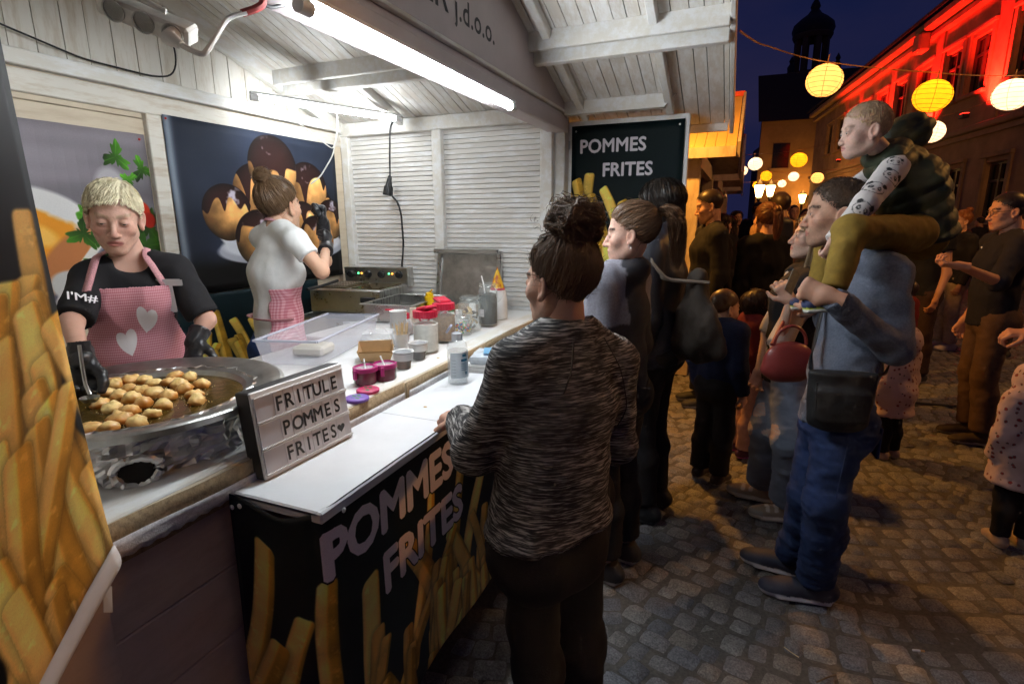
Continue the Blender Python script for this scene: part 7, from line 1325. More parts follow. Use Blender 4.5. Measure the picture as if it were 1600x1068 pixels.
def striped():
    P = Person((-.40, 1.30), 150, 1.575, 1.05, True, 4); J = P.J; P.look(9, -3, 0); J['head'] = np.array((-0.4091, 1.287, 1.409)); J['neck'] = np.array((-0.3786, 1.258, 1.287))
    J['shL'] = np.array((-0.4652, 1.135, 1.225)); J['shR'] = np.array((-0.2895, 1.367, 1.193)); J['elL'] = np.array((-0.5765, 1.131, 0.9911)); J['wrL'] = np.array((-0.7236, 1.341, 0.985)); J['chest'] = np.array((-0.3968, 1.249, 1.122)); J['waist'] = np.array((-0.4059, 1.231, 0.926)); J['pelvis'] = np.array((-0.4172, 1.206, 0.753))
    J['elR'] = np.array((-0.2771, 1.404, 0.9575)); J['wrR'] = np.array((-0.4102, 1.51, 0.894)); P.hand['L'] = dict(dirn=(-.75, .55, -.12), palm=(.1, .1, -1), curl='hold', scale=.95); P.hand['R'] = dict(dirn=(-.9, .2, .1), palm=(0, 0, -1), curl='relaxed', scale=.95)
    P.body('person', 'customer in black and grey streaked top with a curly hair knot', skin=(.52, .32, .24), hair=(.03, .02, .015), kind='f', faceopt=dict(brow=.9))
    def hips(F):
        for q in (-1, 1): F.ell(J['pelvis']-P.f*.05*P.g+P.r*q*.065*P.g-P.u*.0, (.11, .11, .1), k=.06)
        F.plane(J['pelvis']+P.u*.045, (.12, 0, -1), .5)
    P.top('streaked_top', STREAK, .016, 1.93, .42, fold=.008, res=.009, freq=7, neckr=.06, loose=.008, collar=.004, belly=.025, st=(1, 1, 1.4), extra=hips); P.pants('leggings', BLACKT, .012, fold=.004, loose=.004, wide=.006); P.shoes(SHOE, (.1, .1, .1), (.012, .012, .014))
    SEAM = mat('top_seam', (.02, .02, .02), .9)
    for sd, q in (('L', -1), ('R', 1)): strap(P, 'raglan_seam', [J['neck']+P.r*q*.05-P.f*.075-P.u*.005, J['neck']*.5+J['sh'+sd]*.5-P.f*.105-P.u*.03, J['sh'+sd]-P.r*q*.045-P.f*.1-P.u*.09, J['sh'+sd]-P.r*q*.05-P.f*.06-P.u*.16], .004, SEAM, .002, nrm=J['chest'])
    P.hair('curlbun', (.14, .088, .055), 9, 3.2, .006, rough=.6)
    HT = J['head']+(np.array((.0, -.05, .128))*P.hs) @ P.R; e1, e2 = P.R[0], unit(np.cross(P.R[0], unit(np.array((0, -.32, .95)) @ P.R))); P.tube('hair_tie', [HT+(e1*math.cos(a)+e2*math.sin(a))*.034 for a in np.linspace(0, 6.29, 20)], .006, BLACKT)
striped()
# --- ponytail girl
HEATH = fabric('grey_heather', (.13, .13, .16), .9, .3, 120)
def pony():
    P = Person((-.43, 2.2), 166, 1.63, .95, True, 3); J = P.J; P.look(22, -4, 0); J['head'] = np.array((-0.404, 2.184, 1.504)); J['wrL'] = J['elL']+np.array((-.12, .08, -.12)); J['wrR'] = J['elR']+np.array((-.2, .05, .02))
    P.body('person', 'girl with a ponytail in grey and black hooded top', skin=(.58, .36, .28), hair=(.05, .03, .02), kind='f')
    def colr(V):
        z = V[:, 2]; d = V-J['neck']; c = np.tile((.02, .02, .026), (len(V), 1)).astype(float); up = (d[:, 2] > -.2) & (np.abs(d @ P.r) < .3); c[up] = (.21, .21, .25); back = (d @ P.f < -.035) & (np.abs(d @ P.r) < .1); c[back] = (.018, .018, .024); return c
    P.top('hooded_top', mat('hoodie_jersey', (.1, .1, .1), .9, vcol=True, noise=(120, .25, (1, 1, 1)), bump=(260, .3, (1, 1, 1), .002)), .02, 1.93, .38, hood=True, fold=.008, col=colr, loose=.008, res=.011); P.pants('trousers', BLACKT, .008, 1.86, fold=.006, wide=.012)
    sh = P.shoes(SHOE, (.35, .33, .32), (.02, .018, .02), (.3, .12, .2)); P.hair('pony', (.15, .085, .048), 13, 1.5); e = J['head']+(np.array((-.081, .0, -.05))*P.hs) @ P.R; P.tube('earring', [e+np.array((math.cos(a)*.006, 0, math.sin(a)*.006)) for a in np.linspace(0, 6.28, 10)], .0012, STEEL)
    tc = J['head']+(np.array((0, -.1, .075))*P.hs) @ P.R; P.tube('hair_tie', [tc+(P.R[0]*math.cos(a)+P.R[2]*math.sin(a))*.017 for a in np.linspace(0, 6.29, 14)], .005, BLACKT)
pony()
# --- woman with a dark bob and tote bag
def bob():
    P = Person((-.36, 2.76), 170, 1.745, .98, True, 2); J = P.J; P.look(4, -6, 0); J['head'] = np.array((-0.3871, 2.831, 1.622))
    P.body('person', 'woman with a dark bob in a black jacket carrying a tote bag', skin=(.55, .34, .26), hair=(.012, .009, .008), kind='f')
    P.top('jacket', BLKNYL, .03, 1.95, .5, fold=.012, loose=.012, collar=.012, res=.012, freq=7); P.pants('trousers', BLACKT, .008, fold=.005); P.shoes(SHOE, (.03, .03, .03), (.015, .015, .016), high=.05)
    P.hair('bob', (.014, .01, .008), 21, 1.2, .012); L = J['shL']
    TB = mat('tote_canvas', (.04, .03, .023), .8, noise=(6, .3, (1, 1, 1)), bump=(160, .4, (1, 1, 1), .002)); b = empty('tote_bag', tuple(np.array((-0.1465, 2.627, 1.104))), 0, 'grey brown canvas tote bag hanging from the black jacket', 'bag'); o = np.array(b.location); F = Field(o-.32, o+.32, .009); vx = np.array((.85, -.5, 0))
    F.econe(o-np.array((0, 0, .15)), o+np.array((-.03, .03, .2)), (.125, .05), (.03, .018), vx, k=.05); F.econe(o-np.array((.02, -.02, .12)), o+np.array((-.05, .04, .02)), (.1, .06), (.05, .03), vx, k=.05); V, Q, _ = F.mesh(); V = folds(V, Q, .034, 8, 3, (1, 1, .3)); V = folds(V, Q, .008, 18, 5, (1, 1, .5)); obj('bag_body', mesh_np('bag_body', V-o, Q, True, TB), None, b); SM = mat('beige_strap', (.2, .165, .13), .8, noise=(60, .1, (1, 1, 1)))
    for q in (-.035, .03): cord('bag_strap', [tuple(L+P.u*.078+P.r*.03+P.f*q-o), tuple(L+P.u*.07-P.r*.03+P.f*q-o), tuple(L-P.r*.075+P.f*q*1.1-P.u*.03-o), tuple((L-P.r*.09-P.u*.12+P.f*q-o)*.6+np.array((q, 0, .19))*.4), (q, -.01, .17)], .009, SM, '', parent=b)
bob()
# --- man carrying the child
SWEAT = fabric('blue_marl_knit', (.13, .15, .2), .95, .28, 160, .5, .1, .003, 200); JEANS = fabric('indigo_denim', (.018, .034, .1), .85, .45, 12, .5)
def man():
    P = Person((.36, 2.37), 188, 1.765, .89, False, -2); J = P.J; P.look(-4, -3, 0); J['head'] = np.array((0.3215, 2.395, 1.579))
    J['neck'] = np.array((0.4254, 2.42, 1.412)); J['shL'] = np.array((0.5012, 2.297, 1.37)); J['shR'] = np.array((0.43, 2.59, 1.328)); J['elL'] = np.array((0.5322, 2.202, 1.113)); J['wrL'] = np.array((0.287, 2.058, 1.306)); J['elR'] = np.array((0.3828, 2.539, 1.066)); J['wrR'] = np.array((0.3276, 2.496, 1.209)); J['chest'] = np.array((0.4399, 2.364, 1.205)); J['waist'] = np.array((0.3996, 2.319, 1)); J['pelvis'] = np.array((0.3865, 2.28, 0.8182))
    J['hipL'] = np.array((0.3915, 2.202, 0.8085)); J['hipR'] = np.array((0.3647, 2.327, 0.7724)); J['knL'] = np.array((0.3693, 2.145, 0.5212)); J['knR'] = np.array((0.3304, 2.276, 0.4871)); J['anL'] = np.array((0.3922, 2.301, 0.085)); J['anR'] = np.array((0.3179, 2.46, 0.085)); P.toe['L'] = unit((-.97, -.1, 0)); P.toe['R'] = unit((-.98, .14, 0))
    P.hand['L'] = dict(dirn=(-.9, .25, .25), palm=(.25, .95, -.1), curl='fist', scale=1.0); P.hand['R'] = dict(dirn=(-.8, -.2, .3), palm=(.2, -.95, 0), curl='fist', scale=.95)
    P.body('person', 'man in blue marl sweater and jeans carrying a child on his shoulders', skin=SKIN2, hair=(.035, .024, .018), kind='m', faceopt=dict(stubble=.38, brow=1., buzz=(.06, .042, .032)))
    P.top('sweater', SWEAT, .013, 1.88, .2, fold=.012, loose=.006, res=.01, freq=8, st=(1, 1, 1.3)); P.pants('jeans', JEANS, .008, 1.95, .012, .012, fold=.013, res=.009, freq=10, st=(.8, .8, 2.2)); P.shoes(SHOE, (.5, .48, .5), (.016, .02, .042), size=1.1); P.hair('short', (.075, .048, .032), 33, 1.4, .003)
    strap(P, 'jeans_seam', [J['hipL']-P.r*.102-P.u*.02, J['knL']-P.r*.08, J['anL']-P.r*.068+P.u*.03], .003, mat('seam_thread', (.03, .05, .13), .9), .0015, nrm=(J['hipL']+J['anL'])/2)
    RIB = mat('ribbed_blue_knit', (.11, .127, .17), .95, noise=(140, .3, (1, 1, 1)), bump=(70, .9, (6, 6, .6), .006)); [P.cloth('ribbed_cuff', RIB, lambda F: F.cone(J['wr'+sd]-unit(J['wr'+sd]-J['el'+sd])*.075, J['wr'+sd]-unit(J['wr'+sd]-J['el'+sd])*.012, .045, .039, k=.0, flat=(1, 1)), .006, .003, 20, 2) for sd in 'LR']
    def hemb(F): F.econe(J['pelvis']+(J['waist']-J['pelvis'])*.0-P.u*.008, J['pelvis']+P.u*.055, (.165*P.g, .133*P.g), (.163*P.g, .13*P.g), P.r, k=0, flat=(1, 1))
    P.cloth('ribbed_hem', RIB, hemb, .008, .004, 12, 5)
    pk = J['pelvis']-P.f*.12-P.r*.06-P.u*.055; MB().box((0, 0, 0), (.1, .012, .12), Matrix((Vector(P.r), Vector(P.f), Vector((0, 0, 1)))).transposed(), .004).build('back_pocket', JEANS, P.root, loc=tuple(pk-P.base))
    for k in (0, 1): J2 = J['anL'] if k == 0 else J['anR']; f = P.toe['L' if k == 0 else 'R']; P.tube('shoe_laces', [J2+f*(.035+.012*i)+P.u*(.0+.004*((i*7) % 3)-.008*i)+np.cross(f, P.u)*(.022 if i % 2 else -.022) for i in range(6)], .0035, BLACKT)
    c = np.array((0.3609, 2.089, 0.9427)); b = empty('crossbody_bag', tuple(c), 0, 'black crossbody pouch against the blue jeans', 'bag'); M = Matrix((Vector(P.f*-1), Vector(P.r*-1), Vector((0, 0, 1)))).transposed(); BAG = mat('black_cordura', (.014, .014, .015), .6, noise=(30, .3, (1, 1, 1)), bump=(200, .4, (1, 1, 1), .002))
    F = Field((-.2, -.2, -.2), (.2, .2, .2), .007); fx, rx = P.f, P.r; F.econe((0, 0, -.078), (0, 0, .098), (.098, .04), (.108, .032), fx, k=.03, flat=(0, 1)); F.econe(-rx*.03+np.array((0, 0, -.06)), -rx*.03+np.array((0, 0, .03)), (.085, .025), (.088, .022), fx, k=.012); V, Q, _ = F.mesh(); V = folds(V, Q, .005, 14, 4); obj('pouch', mesh_np('pouch', V, Q, True, BAG), None, b)
    MB().tube([tuple(fx*.09-rx*.045+np.array((0, 0, .07))), tuple(fx*.085-rx*.05+np.array((0, 0, -.03)))], .003, 6).build('zip', MATB, b)
    for pts in ([J['chest']+P.f*.14-P.r*.03+P.u*.02, J['waist']+P.f*.135-P.r*.075+P.u*.05, c+P.f*.1+P.u*.1], [J['shL']+P.r*.06-P.f*.1, J['chest']-P.f*.13-P.r*.06, J['waist']-P.f*.1-P.r*.1, c-P.f*.1+P.u*.1]):
        q = strap(P, 'shoulder_strap', pts, .022, BAG, .003); q.parent = b; q.location = P.base-c
    return P
MAN = man()
def child():
    P = Person((.42, 2.33), 188, 1.0, .98, False, 0, 1.28, 1.42); J = P.J; P.look(4, -8, 0); J['head'] = np.array((0.3937, 2.464, 1.873)); J['neck'] = np.array((0.5042, 2.54, 1.772)); J['shL'] = np.array((0.4974, 2.44, 1.736)); J['shR'] = np.array((0.5115, 2.652, 1.762)); J['chest'] = np.array((0.5779, 2.57, 1.677)); J['waist'] = np.array((0.6379, 2.591, 1.57)); J['pelvis'] = np.array((0.6462, 2.59, 1.504))
    J['elL'] = np.array((0.394, 2.288, 1.607)); J['wrL'] = np.array((0.3003, 2.217, 1.481)); J['elR'] = np.array((0.3906, 2.576, 1.659)); J['wrR'] = np.array((0.3188, 2.393, 1.484)); J['hipL'] = np.array((0.5941, 2.456, 1.5)); J['hipR'] = np.array((0.6409, 2.698, 1.502)); J['knL'] = np.array((0.3504, 2.213, 1.512)); J['knR'] = np.array((0.3495, 2.627, 1.482)); J['anL'] = np.array((0.3021, 2.102, 1.323)); J['anR'] = np.array((0.3016, 2.521, 1.265))
    P.base = np.array(J['pelvis']); P.toe['L'] = unit((-.93, -.1, -.12)); P.toe['R'] = unit((-.93, .1, -.1)); P.k = .66; P.hand['L'] = dict(dirn=(-.2, .2, -1), palm=(-.3, .9, 0), curl='hold', scale=.6); P.hand['R'] = dict(dirn=(-.2, .2, -1), palm=(-.3, -.9, 0), curl='hold', scale=.6)
    P.g = 1.0; P.body('person', 'small child in dark green padded vest riding on the shoulders', skin=(.62, .41, .33), hair=(.16, .1, .06), kind='c', faceopt=dict(brow=.45, buzz=(.52, .36, .24), gaze=(0, -.3)), lip=(.52, .24, .22)); P.hair('fade', (.62, .45, .27), 51, 1.6, .0015)
    def pand(V):
        c = np.tile((.66, .62, .6), (len(V), 1)).astype(float); a, b_, e = J['shL'], J['elL'], J['wrL']
        for (t, off, sc) in ((.12, .012, .8), (.42, -.012, 1.1), (.8, .008, 1.15), (1.25, -.004, 1.1), (1.72, .004, .9)):
            p = a+(b_-a)*t if t <= 1 else b_+(e-b_)*(t-1); ax = unit(b_-a if t <= 1 else e-b_); vis = unit(np.array((0, 0, 1.56))-p); vis = unit(vis-ax*(vis@ax)); sd = np.cross(ax, vis); q = V-p; u, v, w_ = (q@sd-off)/sc, q@ax/sc, q@vis; ok = w_ > 0
            for (x, y, rx, ry) in ((-.012, .0, .0068, .0085), (.012, .0, .0068, .0085), (.0, .012, .0035, .0028), (-.021, -.02, .008, .0075), (.021, -.02, .008, .0075)): c[ok & (((u-x)/rx)**2+((v-y)/ry)**2 < 1)] = (.012, .012, .014)
            for x in (-.011, .011): c[ok & (((u-x)/.0025)**2+((v+.001)/.003)**2 < 1)] = (.6, .58, .56)
            r = np.sqrt((u/.027)**2+((v)/.024)**2); c[ok & (np.abs(r-1) < .05)] = (.05, .05, .05)
        return c
    def slv(F):
        for sd in 'LR': F.cone(J['sh'+sd], J['el'+sd], .047, .037, k=.02); F.cone(J['el'+sd], J['wr'+sd], .037, .029, k=.02, flat=(0, 1))
        F.cone(J['waist'], J['chest'], .05, .05, k=.03)
    P.cloth('panda_sleeves', mat('panda_cotton', (.6, .6, .6), .85, vcol=True, bump=(200, .2, (1, 1, 1), .001)), slv, .0042, .0035, 14, 2, col=pand)
    VEST = mat('green_nylon', (.024, .034, .018), .58, noise=(8, .3, (1, 1, 1)), bump=(30, .35, (1, 1, 1), .006))
    def vest(F):
        F.econe(J['pelvis']-P.u*.03, J['chest'], (.132, .118), (.125, .112), P.r, k=.04, flat=(1, 0)); F.econe(J['chest'], J['neck']-P.u*.01, (.125, .112), (.085, .085), P.r, k=.04)
        for sd in 'LR': F.ell(J['sh'+sd]*.7+J['neck']*.3+P.u*.004, (.056, .06, .05), k=.03)
        F.ell(np.array((0.5527, 2.64, 1.869)), (.085, .085, .062), k=.04); F.ell(np.array((0.5867, 2.662, 1.902)), (.06, .07, .045), k=.03); F.ell(np.array((0.4676, 2.539, 1.782)), (.055, .055, .04), k=.03)
        F.ell(np.array((0.3937, 2.464, 1.873))+P.u*.03, (.09, .11, .1), k=.012, op='-')
    def quilt(V, Q):
        N = vnormals(V, Q); ax = unit(J['neck']-J['pelvis']); t = (V-J['pelvis'])@ax; return V+N*((np.abs(np.sin(t*58+.5*fbm(V*7, 2, 3)))**.5-.6)*.011)[:, None]
    P.cloth('padded_vest', VEST, vest, .0065, .006, 14, 4, post=quilt); MUST = fabric('mustard_corduroy', (.24, .155, .03), .85, .2, 40, .4)
    def trs(F):
        F.econe(J['pelvis']-P.u*.02, J['waist'], (.1, .085), (.095, .08), P.r, k=.04)
        for sd in 'LR': F.cone(J['hip'+sd], J['kn'+sd], .068, .052, k=.03); F.cone(J['kn'+sd], J['an'+sd], .052, .039, k=.03, flat=(0, 1))
    P.cloth('mustard_trousers', MUST, trs, .008, .007, 11, 6)
    for sd in 'LR':
        an, f = J['an'+sd], P.toe[sd]; r = unit(np.cross(f, P.u)); u = np.cross(r, f); F = Field(an-.16, an+.16, .0045); b = an-u*.05
        F.econe(b-f*.025+u*.012, b+f*.075+u*.006, (.03, .03), (.034, .024), r, k=.02); F.cone(b+u*.01, an, .032, .034, k=.02, flat=(0, 1)); F.econe(b-f*.035-u*.014, b+f*.085-u*.014, (.034, .011), (.036, .011), r, k=.004, mid=1); V, Q, mi = F.mesh(); q = (V-b)@u; c = np.where((q < -.008)[:, None], (.55, .55, .5), (.03, .045, .12)); c = np.where(((q > -.008) & (q < -.002))[:, None], (.45, .5, .05), c); c = np.where(((q > .02) & (((V-b)@f) > .02) & (((V-b)@f) < .06) & (np.sin(((V-b)@f)*260) > .2))[:, None], (.3, .32, .4), c); obj('shoe', mesh_np('shoe', V-P.base, Q, True, SHOE, col=c), None, P.root)
child()
# --- blonde woman
def blonde():
    P = Person((.27, 2.97), 186, 1.58, .93, True, -3); J = P.J; P.look(2, 6, 0); J['head'] = np.array((0.3259, 3.07, 1.468)); J['neck'] = np.array((0.3829, 3.095, 1.295)); J['elL'] = np.array((0.1952, 2.719, 0.9838)); J['wrL'] = np.array((0.229, 2.728, 1.193)); J['shL'] = np.array((0.3283, 2.928, 1.248)); J['elR'] = np.array((0.1705, 3.094, 0.9694)); J['wrR'] = np.array((0.1372, 2.979, 0.786))
    J['anL'] = np.array((0.33, 2.951, 0.075)); J['anR'] = np.array((0.218, 3.134, 0.075)); J['knL'] = np.array((0.2853, 2.731, 0.5178)); J['knR'] = np.array((0.1857, 2.847, 0.5249)); P.toe['L'] = unit((-1, -.2, 0)); P.toe['R'] = unit((-1, .1, 0)); P.hand['L'] = dict(dirn=(-.5, .1, .8), palm=(-.3, .8, .2), curl='hold', scale=.9)
    P.body('person', 'fair haired woman in black vest and ripped jeans holding money', skin=(.6, .4, .31), hair=(.25, .16, .08), kind='f')
    P.top('cream_top', fabric('cream_jersey', (.48, .42, .36), .85, .08), .01, 1.0, .25, fold=.006, vneck=.03)
    def ext(F): F.econe(J['pelvis']+P.f*.02, J['neck']-P.u*.05+P.f*.05, (.05, .2), (.045, .13), P.r, k=.02, op='-')
    P.top('black_vest', BLACKT, .022, 0, .55, fold=.01, res=.012, extra=ext)
    def rip(V):
        d = V-J['knL']; c = np.tile((.2, .24, .32), (len(V), 1)).astype(float)*(1+.4*fbm(V*9, 3, 3)[:, None]); d2 = V-J['knR']; low = np.clip(1-(V[:, 2]-.1)/.35, 0, 1)[:, None]; c = c*(1-.35*low)+np.array((.03, .06, .14))*.35*low
        for (k, oz, rx, rz) in (('knL', .03, .045, .05), ('knR', .1, .04, .035), ('knR', .0, .05, .035)): q = V-(J[k]+P.f*.06); m = ((q@P.r)/rx)**2+((q[:, 2]-oz)/rz)**2 < 1+.4*fbm(V*30, 2, 4); m &= (q@P.f) > -.05; c[m] = (.6, .44, .37); m2 = m & (np.sin(V[:, 2]*420) > .75); c[m2] = (.5, .5, .52)
        return c
    P.pants('ripped_jeans', mat('ripped_denim', (.1, .1, .2), .85, vcol=True, bump=(220, .4, (1, 1, 1), .002)), .014, 1.84, .02, .014, fold=.008, res=.0065, col=rip); P.shoes(SHOE, (.5, .45, .38), (.3, .23, .17), (.55, .5, .45), size=1.08, chunky=.008); P.hair('long', (.3, .2, .1), 41, 1.0, .01)
    b = empty('red_handbag', tuple(np.array((0.2389, 2.637, 0.9404))), 0, 'rounded red leather handbag in front of the blue sweater', 'handbag'); o = np.array(b.location); LR = mat('red_leather', (.3, .05, .045), .35, coat=.2, noise=(10, .12, (1, 1, 1)), bump=(160, .2, (1, 1, 1), .001)); vx = unit((.9, .35, 0)); F = Field(o-.25, o+.25, .006); F.econe(o-vx*.05-(0, 0, .02), o+vx*.05-(0, 0, .02), (.035, .075), (.035, .075), np.cross(vx, (0, 0, 1)), k=.03); F.ell(o-(0, 0, .045), (.12, .04, .05), np.stack([vx, np.cross((0, 0, 1), vx), (0, 0, 1)]), k=.03); F.ell(o, (.11, .035, .085), np.stack([vx, np.cross((0, 0, 1), vx), (0, 0, 1)]), k=.03); V, Q, _ = F.mesh(); obj('bag_body', mesh_np('bag_body', V-o, Q, True, LR), None, b)
    MB().tube([tuple(vx*.07*math.cos(a)+np.array((0, 0, .07+.085*math.sin(a)))) for a in np.linspace(0, math.pi, 14)], .007, 8).build('handle', LR, b); cord('shoulder_strap', [tuple(np.array((0, 0, .07))-vx*.08), tuple(np.array((0.1979, 2.688, 1.08))-o), tuple(np.array((0.2529, 2.792, 1.186))-o), tuple(J['shL']+P.u*.05-o)], .009, LR, '', parent=b)
    n = MB().box((0, 0, 0), (.06, .002, .1), Matrix.Rotation(.5, 3, 'Y')).build('banknote', mat('grey_banknote', (.33, .36, .37), .7, noise=(40, .3, (1, 1, 1))), None, tuple(np.array((0.2218, 2.649, 1.288))), (0, 0, .9)); tag(n, 'folded grey banknote held in front of the black vest', 'banknote')
blonde()
# --- other figures, from near to far
def figure(label, base, heading, h, top=(.02, .02, .025), legs=(.02, .022, .03), hairc=(.03, .02, .015), style='short', fem=False, g=1., look=(0, 0), lean=0, skin=SKIN2, kind=None, dens=.6, sleeve=1.95, hem=.3, joints=None, topn='jacket', res=.013, hand=None, shoe=(.03, .03, .03), legto=1.95, coat=None, hs=1., lids='open', fo=None, e=.02, sole=(.3, .29, .27), mtop=None, group=None, hood=False, cap=.006):
    if joints and 'head' in joints: hp = joints.pop('head'); h = hp[2]/(1-.0694*hs); base = (hp[0]-.014*h*math.cos(rad(heading)), hp[1]-.014*h*math.sin(rad(heading)))
    P = Person(base, heading, h, g, fem, lean, 0, hs); J = P.J; P.look(*look)
    for k, v in (joints or {}).items(): J[k] = np.array(v)
    if hand: P.hand.update(hand)
    P.body('person', label, skin=skin, hair=hairc, kind=kind or ('f' if fem else 'm'), skinmat='skin_far', res=.015, faceopt=fo, group=group, lids=lids)
    tm = mtop or fabric('cloth_%.3f_%.3f_%.3f' % tuple(top), top, .85, .2); P.top(topn, tm, e, sleeve, hem, fold=.008, res=res, loose=.006, hood=hood); P.pants('trousers', fabric('leg_%.3f_%.3f_%.3f' % tuple(legs), legs, .85, .25, 20), .01, legto, fold=.006, res=res, wide=.008); P.shoes(SHOE, sole, shoe, res=.008)
    if style: P.hair(style, hairc, int(h*1000) % 97, dens, cap)
    return P
KID = dict(kind='c', res=.011)
figure('boy in dark blue padded jacket between the tote bag and the stall', (-.10, 3.3), 60, 1.16, (.012, .02, .06), (.012, .012, .014), (.1, .06, .035), 'short', look=(-25, -8), hs=1.25, skin=(.55, .36, .27), fo=dict(buzz=(.1, .06, .035), brow=.5), shoe=(.03, .022, .02), joints=dict(head=(-0.05655, 3.299, 1.063)), **KID)
figure('girl in dark red top looking up beside the fair haired woman', (.1, 3.7), 20, 1.14, (.1, .012, .018), (.5, .3, .24), (.035, .02, .016), 'medium', fem=True, look=(10, 28), hs=1.25, skin=(.55, .34, .27), shoe=(.1, .03, .06), sole=(.6, .1, .45), joints=dict(head=(0.1355, 3.759, 1.025)), **KID)
FLOR = mat('floral_coat', (.4, .3, .28), .85, bump=(120, .3, (1, 1, 1), .002))
def floral():
    N = FLOR.node_tree.nodes; L = FLOR.node_tree.links; tc = N.new('ShaderNodeTexCoord'); v = N.new('ShaderNodeTexVoronoi'); v.inputs['Scale'].default_value = 34; L.new(tc.outputs['Object'], v.inputs['Vector']); n = N.new('ShaderNodeTexNoise'); n.inputs['Scale'].default_value = 60; L.new(tc.outputs['Object'], n.inputs['Vector']); ad = N.new('ShaderNodeMath'); ad.operation = 'MULTIPLY_ADD'; ad.inputs[1].default_value = .35; L.new(n.outputs['Fac'], ad.inputs[0]); L.new(v.outputs['Distance'], ad.inputs[2]); cr = N.new('ShaderNodeValToRGB'); cr.color_ramp.interpolation = 'CONSTANT'; e = cr.color_ramp.elements; e[0].color = (.25, .03, .035, 1); e[1].position = .44; e[1].color = (.5, .37, .36, 1); q = cr.color_ramp.elements.new(.36); q.color = (.12, .1, .1, 1); L.new(ad.outputs[0], cr.inputs[0]); L.new(cr.outputs[0], N['Principled BSDF'].inputs['Base Color'])
floral()
def toddler(label, base, heading, h, head=None):
    P = Person(base, heading, h, 1.12, False, 0, 0, 1.3); J = P.J; P.look(0, -10)
    P.body('person', label, skin=(.55, .36, .28), hair=(.1, .06, .04), kind='c', skinmat='skin_far', res=.012)
    def coat(F):
        P.torso(F, .022, hem=.2); F.econe(J['pelvis']-P.u*.17*P.h, J['waist'], (.22*P.k*1.2, .19*P.k*1.2), (.17*P.k*1.15, .15*P.k*1.15), P.r, k=.03, flat=(1, 0)); F.ell(J['pelvis']-P.f*.05*P.k, (.19*P.k*1.15, .16*P.k*1.15, .14*P.k), np.stack([P.r, P.f, P.u]), k=.05)
        for sd in 'LR': P.arm(F, sd, .022, to=1.95)
        F.ell(J['head']-P.f*.012+P.u*.005, (.098, .108, .112), np.stack([P.r, P.f, P.u]), k=.03); F.ell(J['head']+P.f*.1-P.u*.01, (.062, .06, .075), np.stack([P.r, P.f, P.u]), k=.01, op='-')
    P.cloth('floral_coat', FLOR, coat, .009, .008, 11, 3); P.pants('leggings', BLACKT, .006, 1.95, fold=.003, res=.011); P.shoes(SHOE, (.4, .35, .3), (.33, .25, .2), size=1.15, res=.007)
toddler('toddler in hooded floral coat at the right edge', (1.32, 3.1), 100, .90); toddler('toddler in floral coat behind the man with the child', (1.0, 4.05), 130, .86)
g = figure('man with glasses in dark button shirt looking back along the street', (1.72, 4.5), 185, 1.77, (.014, .014, .022), (.1, .06, .04), (.02, .014, .012), 'short', look=(2, -6), skin=(.5, .27, .18), sleeve=1.05, hem=.45, fo=dict(buzz=(.03, .02, .016)), joints=dict(head=(1.602, 4.623, 1.593), elL=(1.517, 4.314, 1.159), wrL=(1.248, 4.117, 1.268)), hand=dict(L=dict(dirn=(-1, .1, .1), palm=(0, .3, 1), curl='hold')), topn='shirt', res=.011, shoe=(.05, .035, .02))
def glasses(P):
    h, R, s = P.J['head'], P.R, P.hs; fr = mat('glasses_frame', (.01, .01, .01), .3)
    for sx in (-1, 1): P.tube('glasses_rim', [h+(np.array((sx*.032+.021*math.cos(a), .098, -.002+.016*math.sin(a)))*s) @ R for a in np.linspace(0, 6.29, 18)], .0016, fr); P.tube('glasses_arm', [h+(np.array((sx*.054, .097, .004))*s) @ R, h+(np.array((sx*.076, .02, .004))*s) @ R], .0018, fr)
    for k in range(7): p = P.J['chest']+P.f*(.128-.004*k)+P.u*(.1-.07*k)-P.r*.02; o = MB().lathe([(.007, 0), (.006, .003), (0, .003)], 8).build('button', WHITEP, P.root, loc=tuple(p-P.base), rot=(rad(90), 0, P.a+rad(90)))
glasses(g)
figure('bare armed person cut off by the right edge of the street', (1.75, 3.75), 175, 1.72, (.02, .018, .016), (.05, .035, .02), style='short', skin=(.5, .26, .16), sleeve=.6, joints=dict(elL=(1.478, 3.563, 1.107), wrL=(1.388, 3.463, 0.9869)), hand=dict(L=dict(dirn=(-1, .2, -.1), palm=(0, .3, -1), curl='hold')))
figure('ginger haired woman in dark jacket and cream trousers far back', (2.35, 7.9), 200, 1.62, (.018, .018, .025), (.5, .4, .28), (.28, .1, .03), 'bun', fem=True, skin=(.5, .3, .22), shoe=(.6, .5, .42), sole=(.6, .55, .5))
figure('person in black sleeveless top behind the child and the man', (1.62, 6.2), 215, 1.68, (.012, .012, .014), (.05, .03, .025), (.04, .025, .02), 'medium', fem=True, sleeve=.3, skin=(.5, .27, .18))
figure('seated looking child in dark red coat behind the blue sweater', (1.32, 5.4), 150, 1.05, (.16, .015, .012), (.03, .02, .02), (.05, .03, .02), 'short', hs=1.25, skin=(.5, .3, .22), **KID)
figure('pink shirted passer by beyond the man with glasses', (2.75, 7.6), 120, 1.68, (.5, .22, .2), (.06, .05, .05), (.05, .03, .02), 'short', skin=(.5, .28, .2))
figure('dark haired man in black jacket at the hut counter', (-.18, 4.55), 200, 1.76, (.012, .013, .018), (.02, .02, .024), (.02, .013, .01), 'short', look=(-10, -14), skin=(.5, .3, .22), fo=dict(stubble=.4, buzz=(.03, .02, .015)), joints=dict(head=(-0.2554, 4.717, 1.657)))
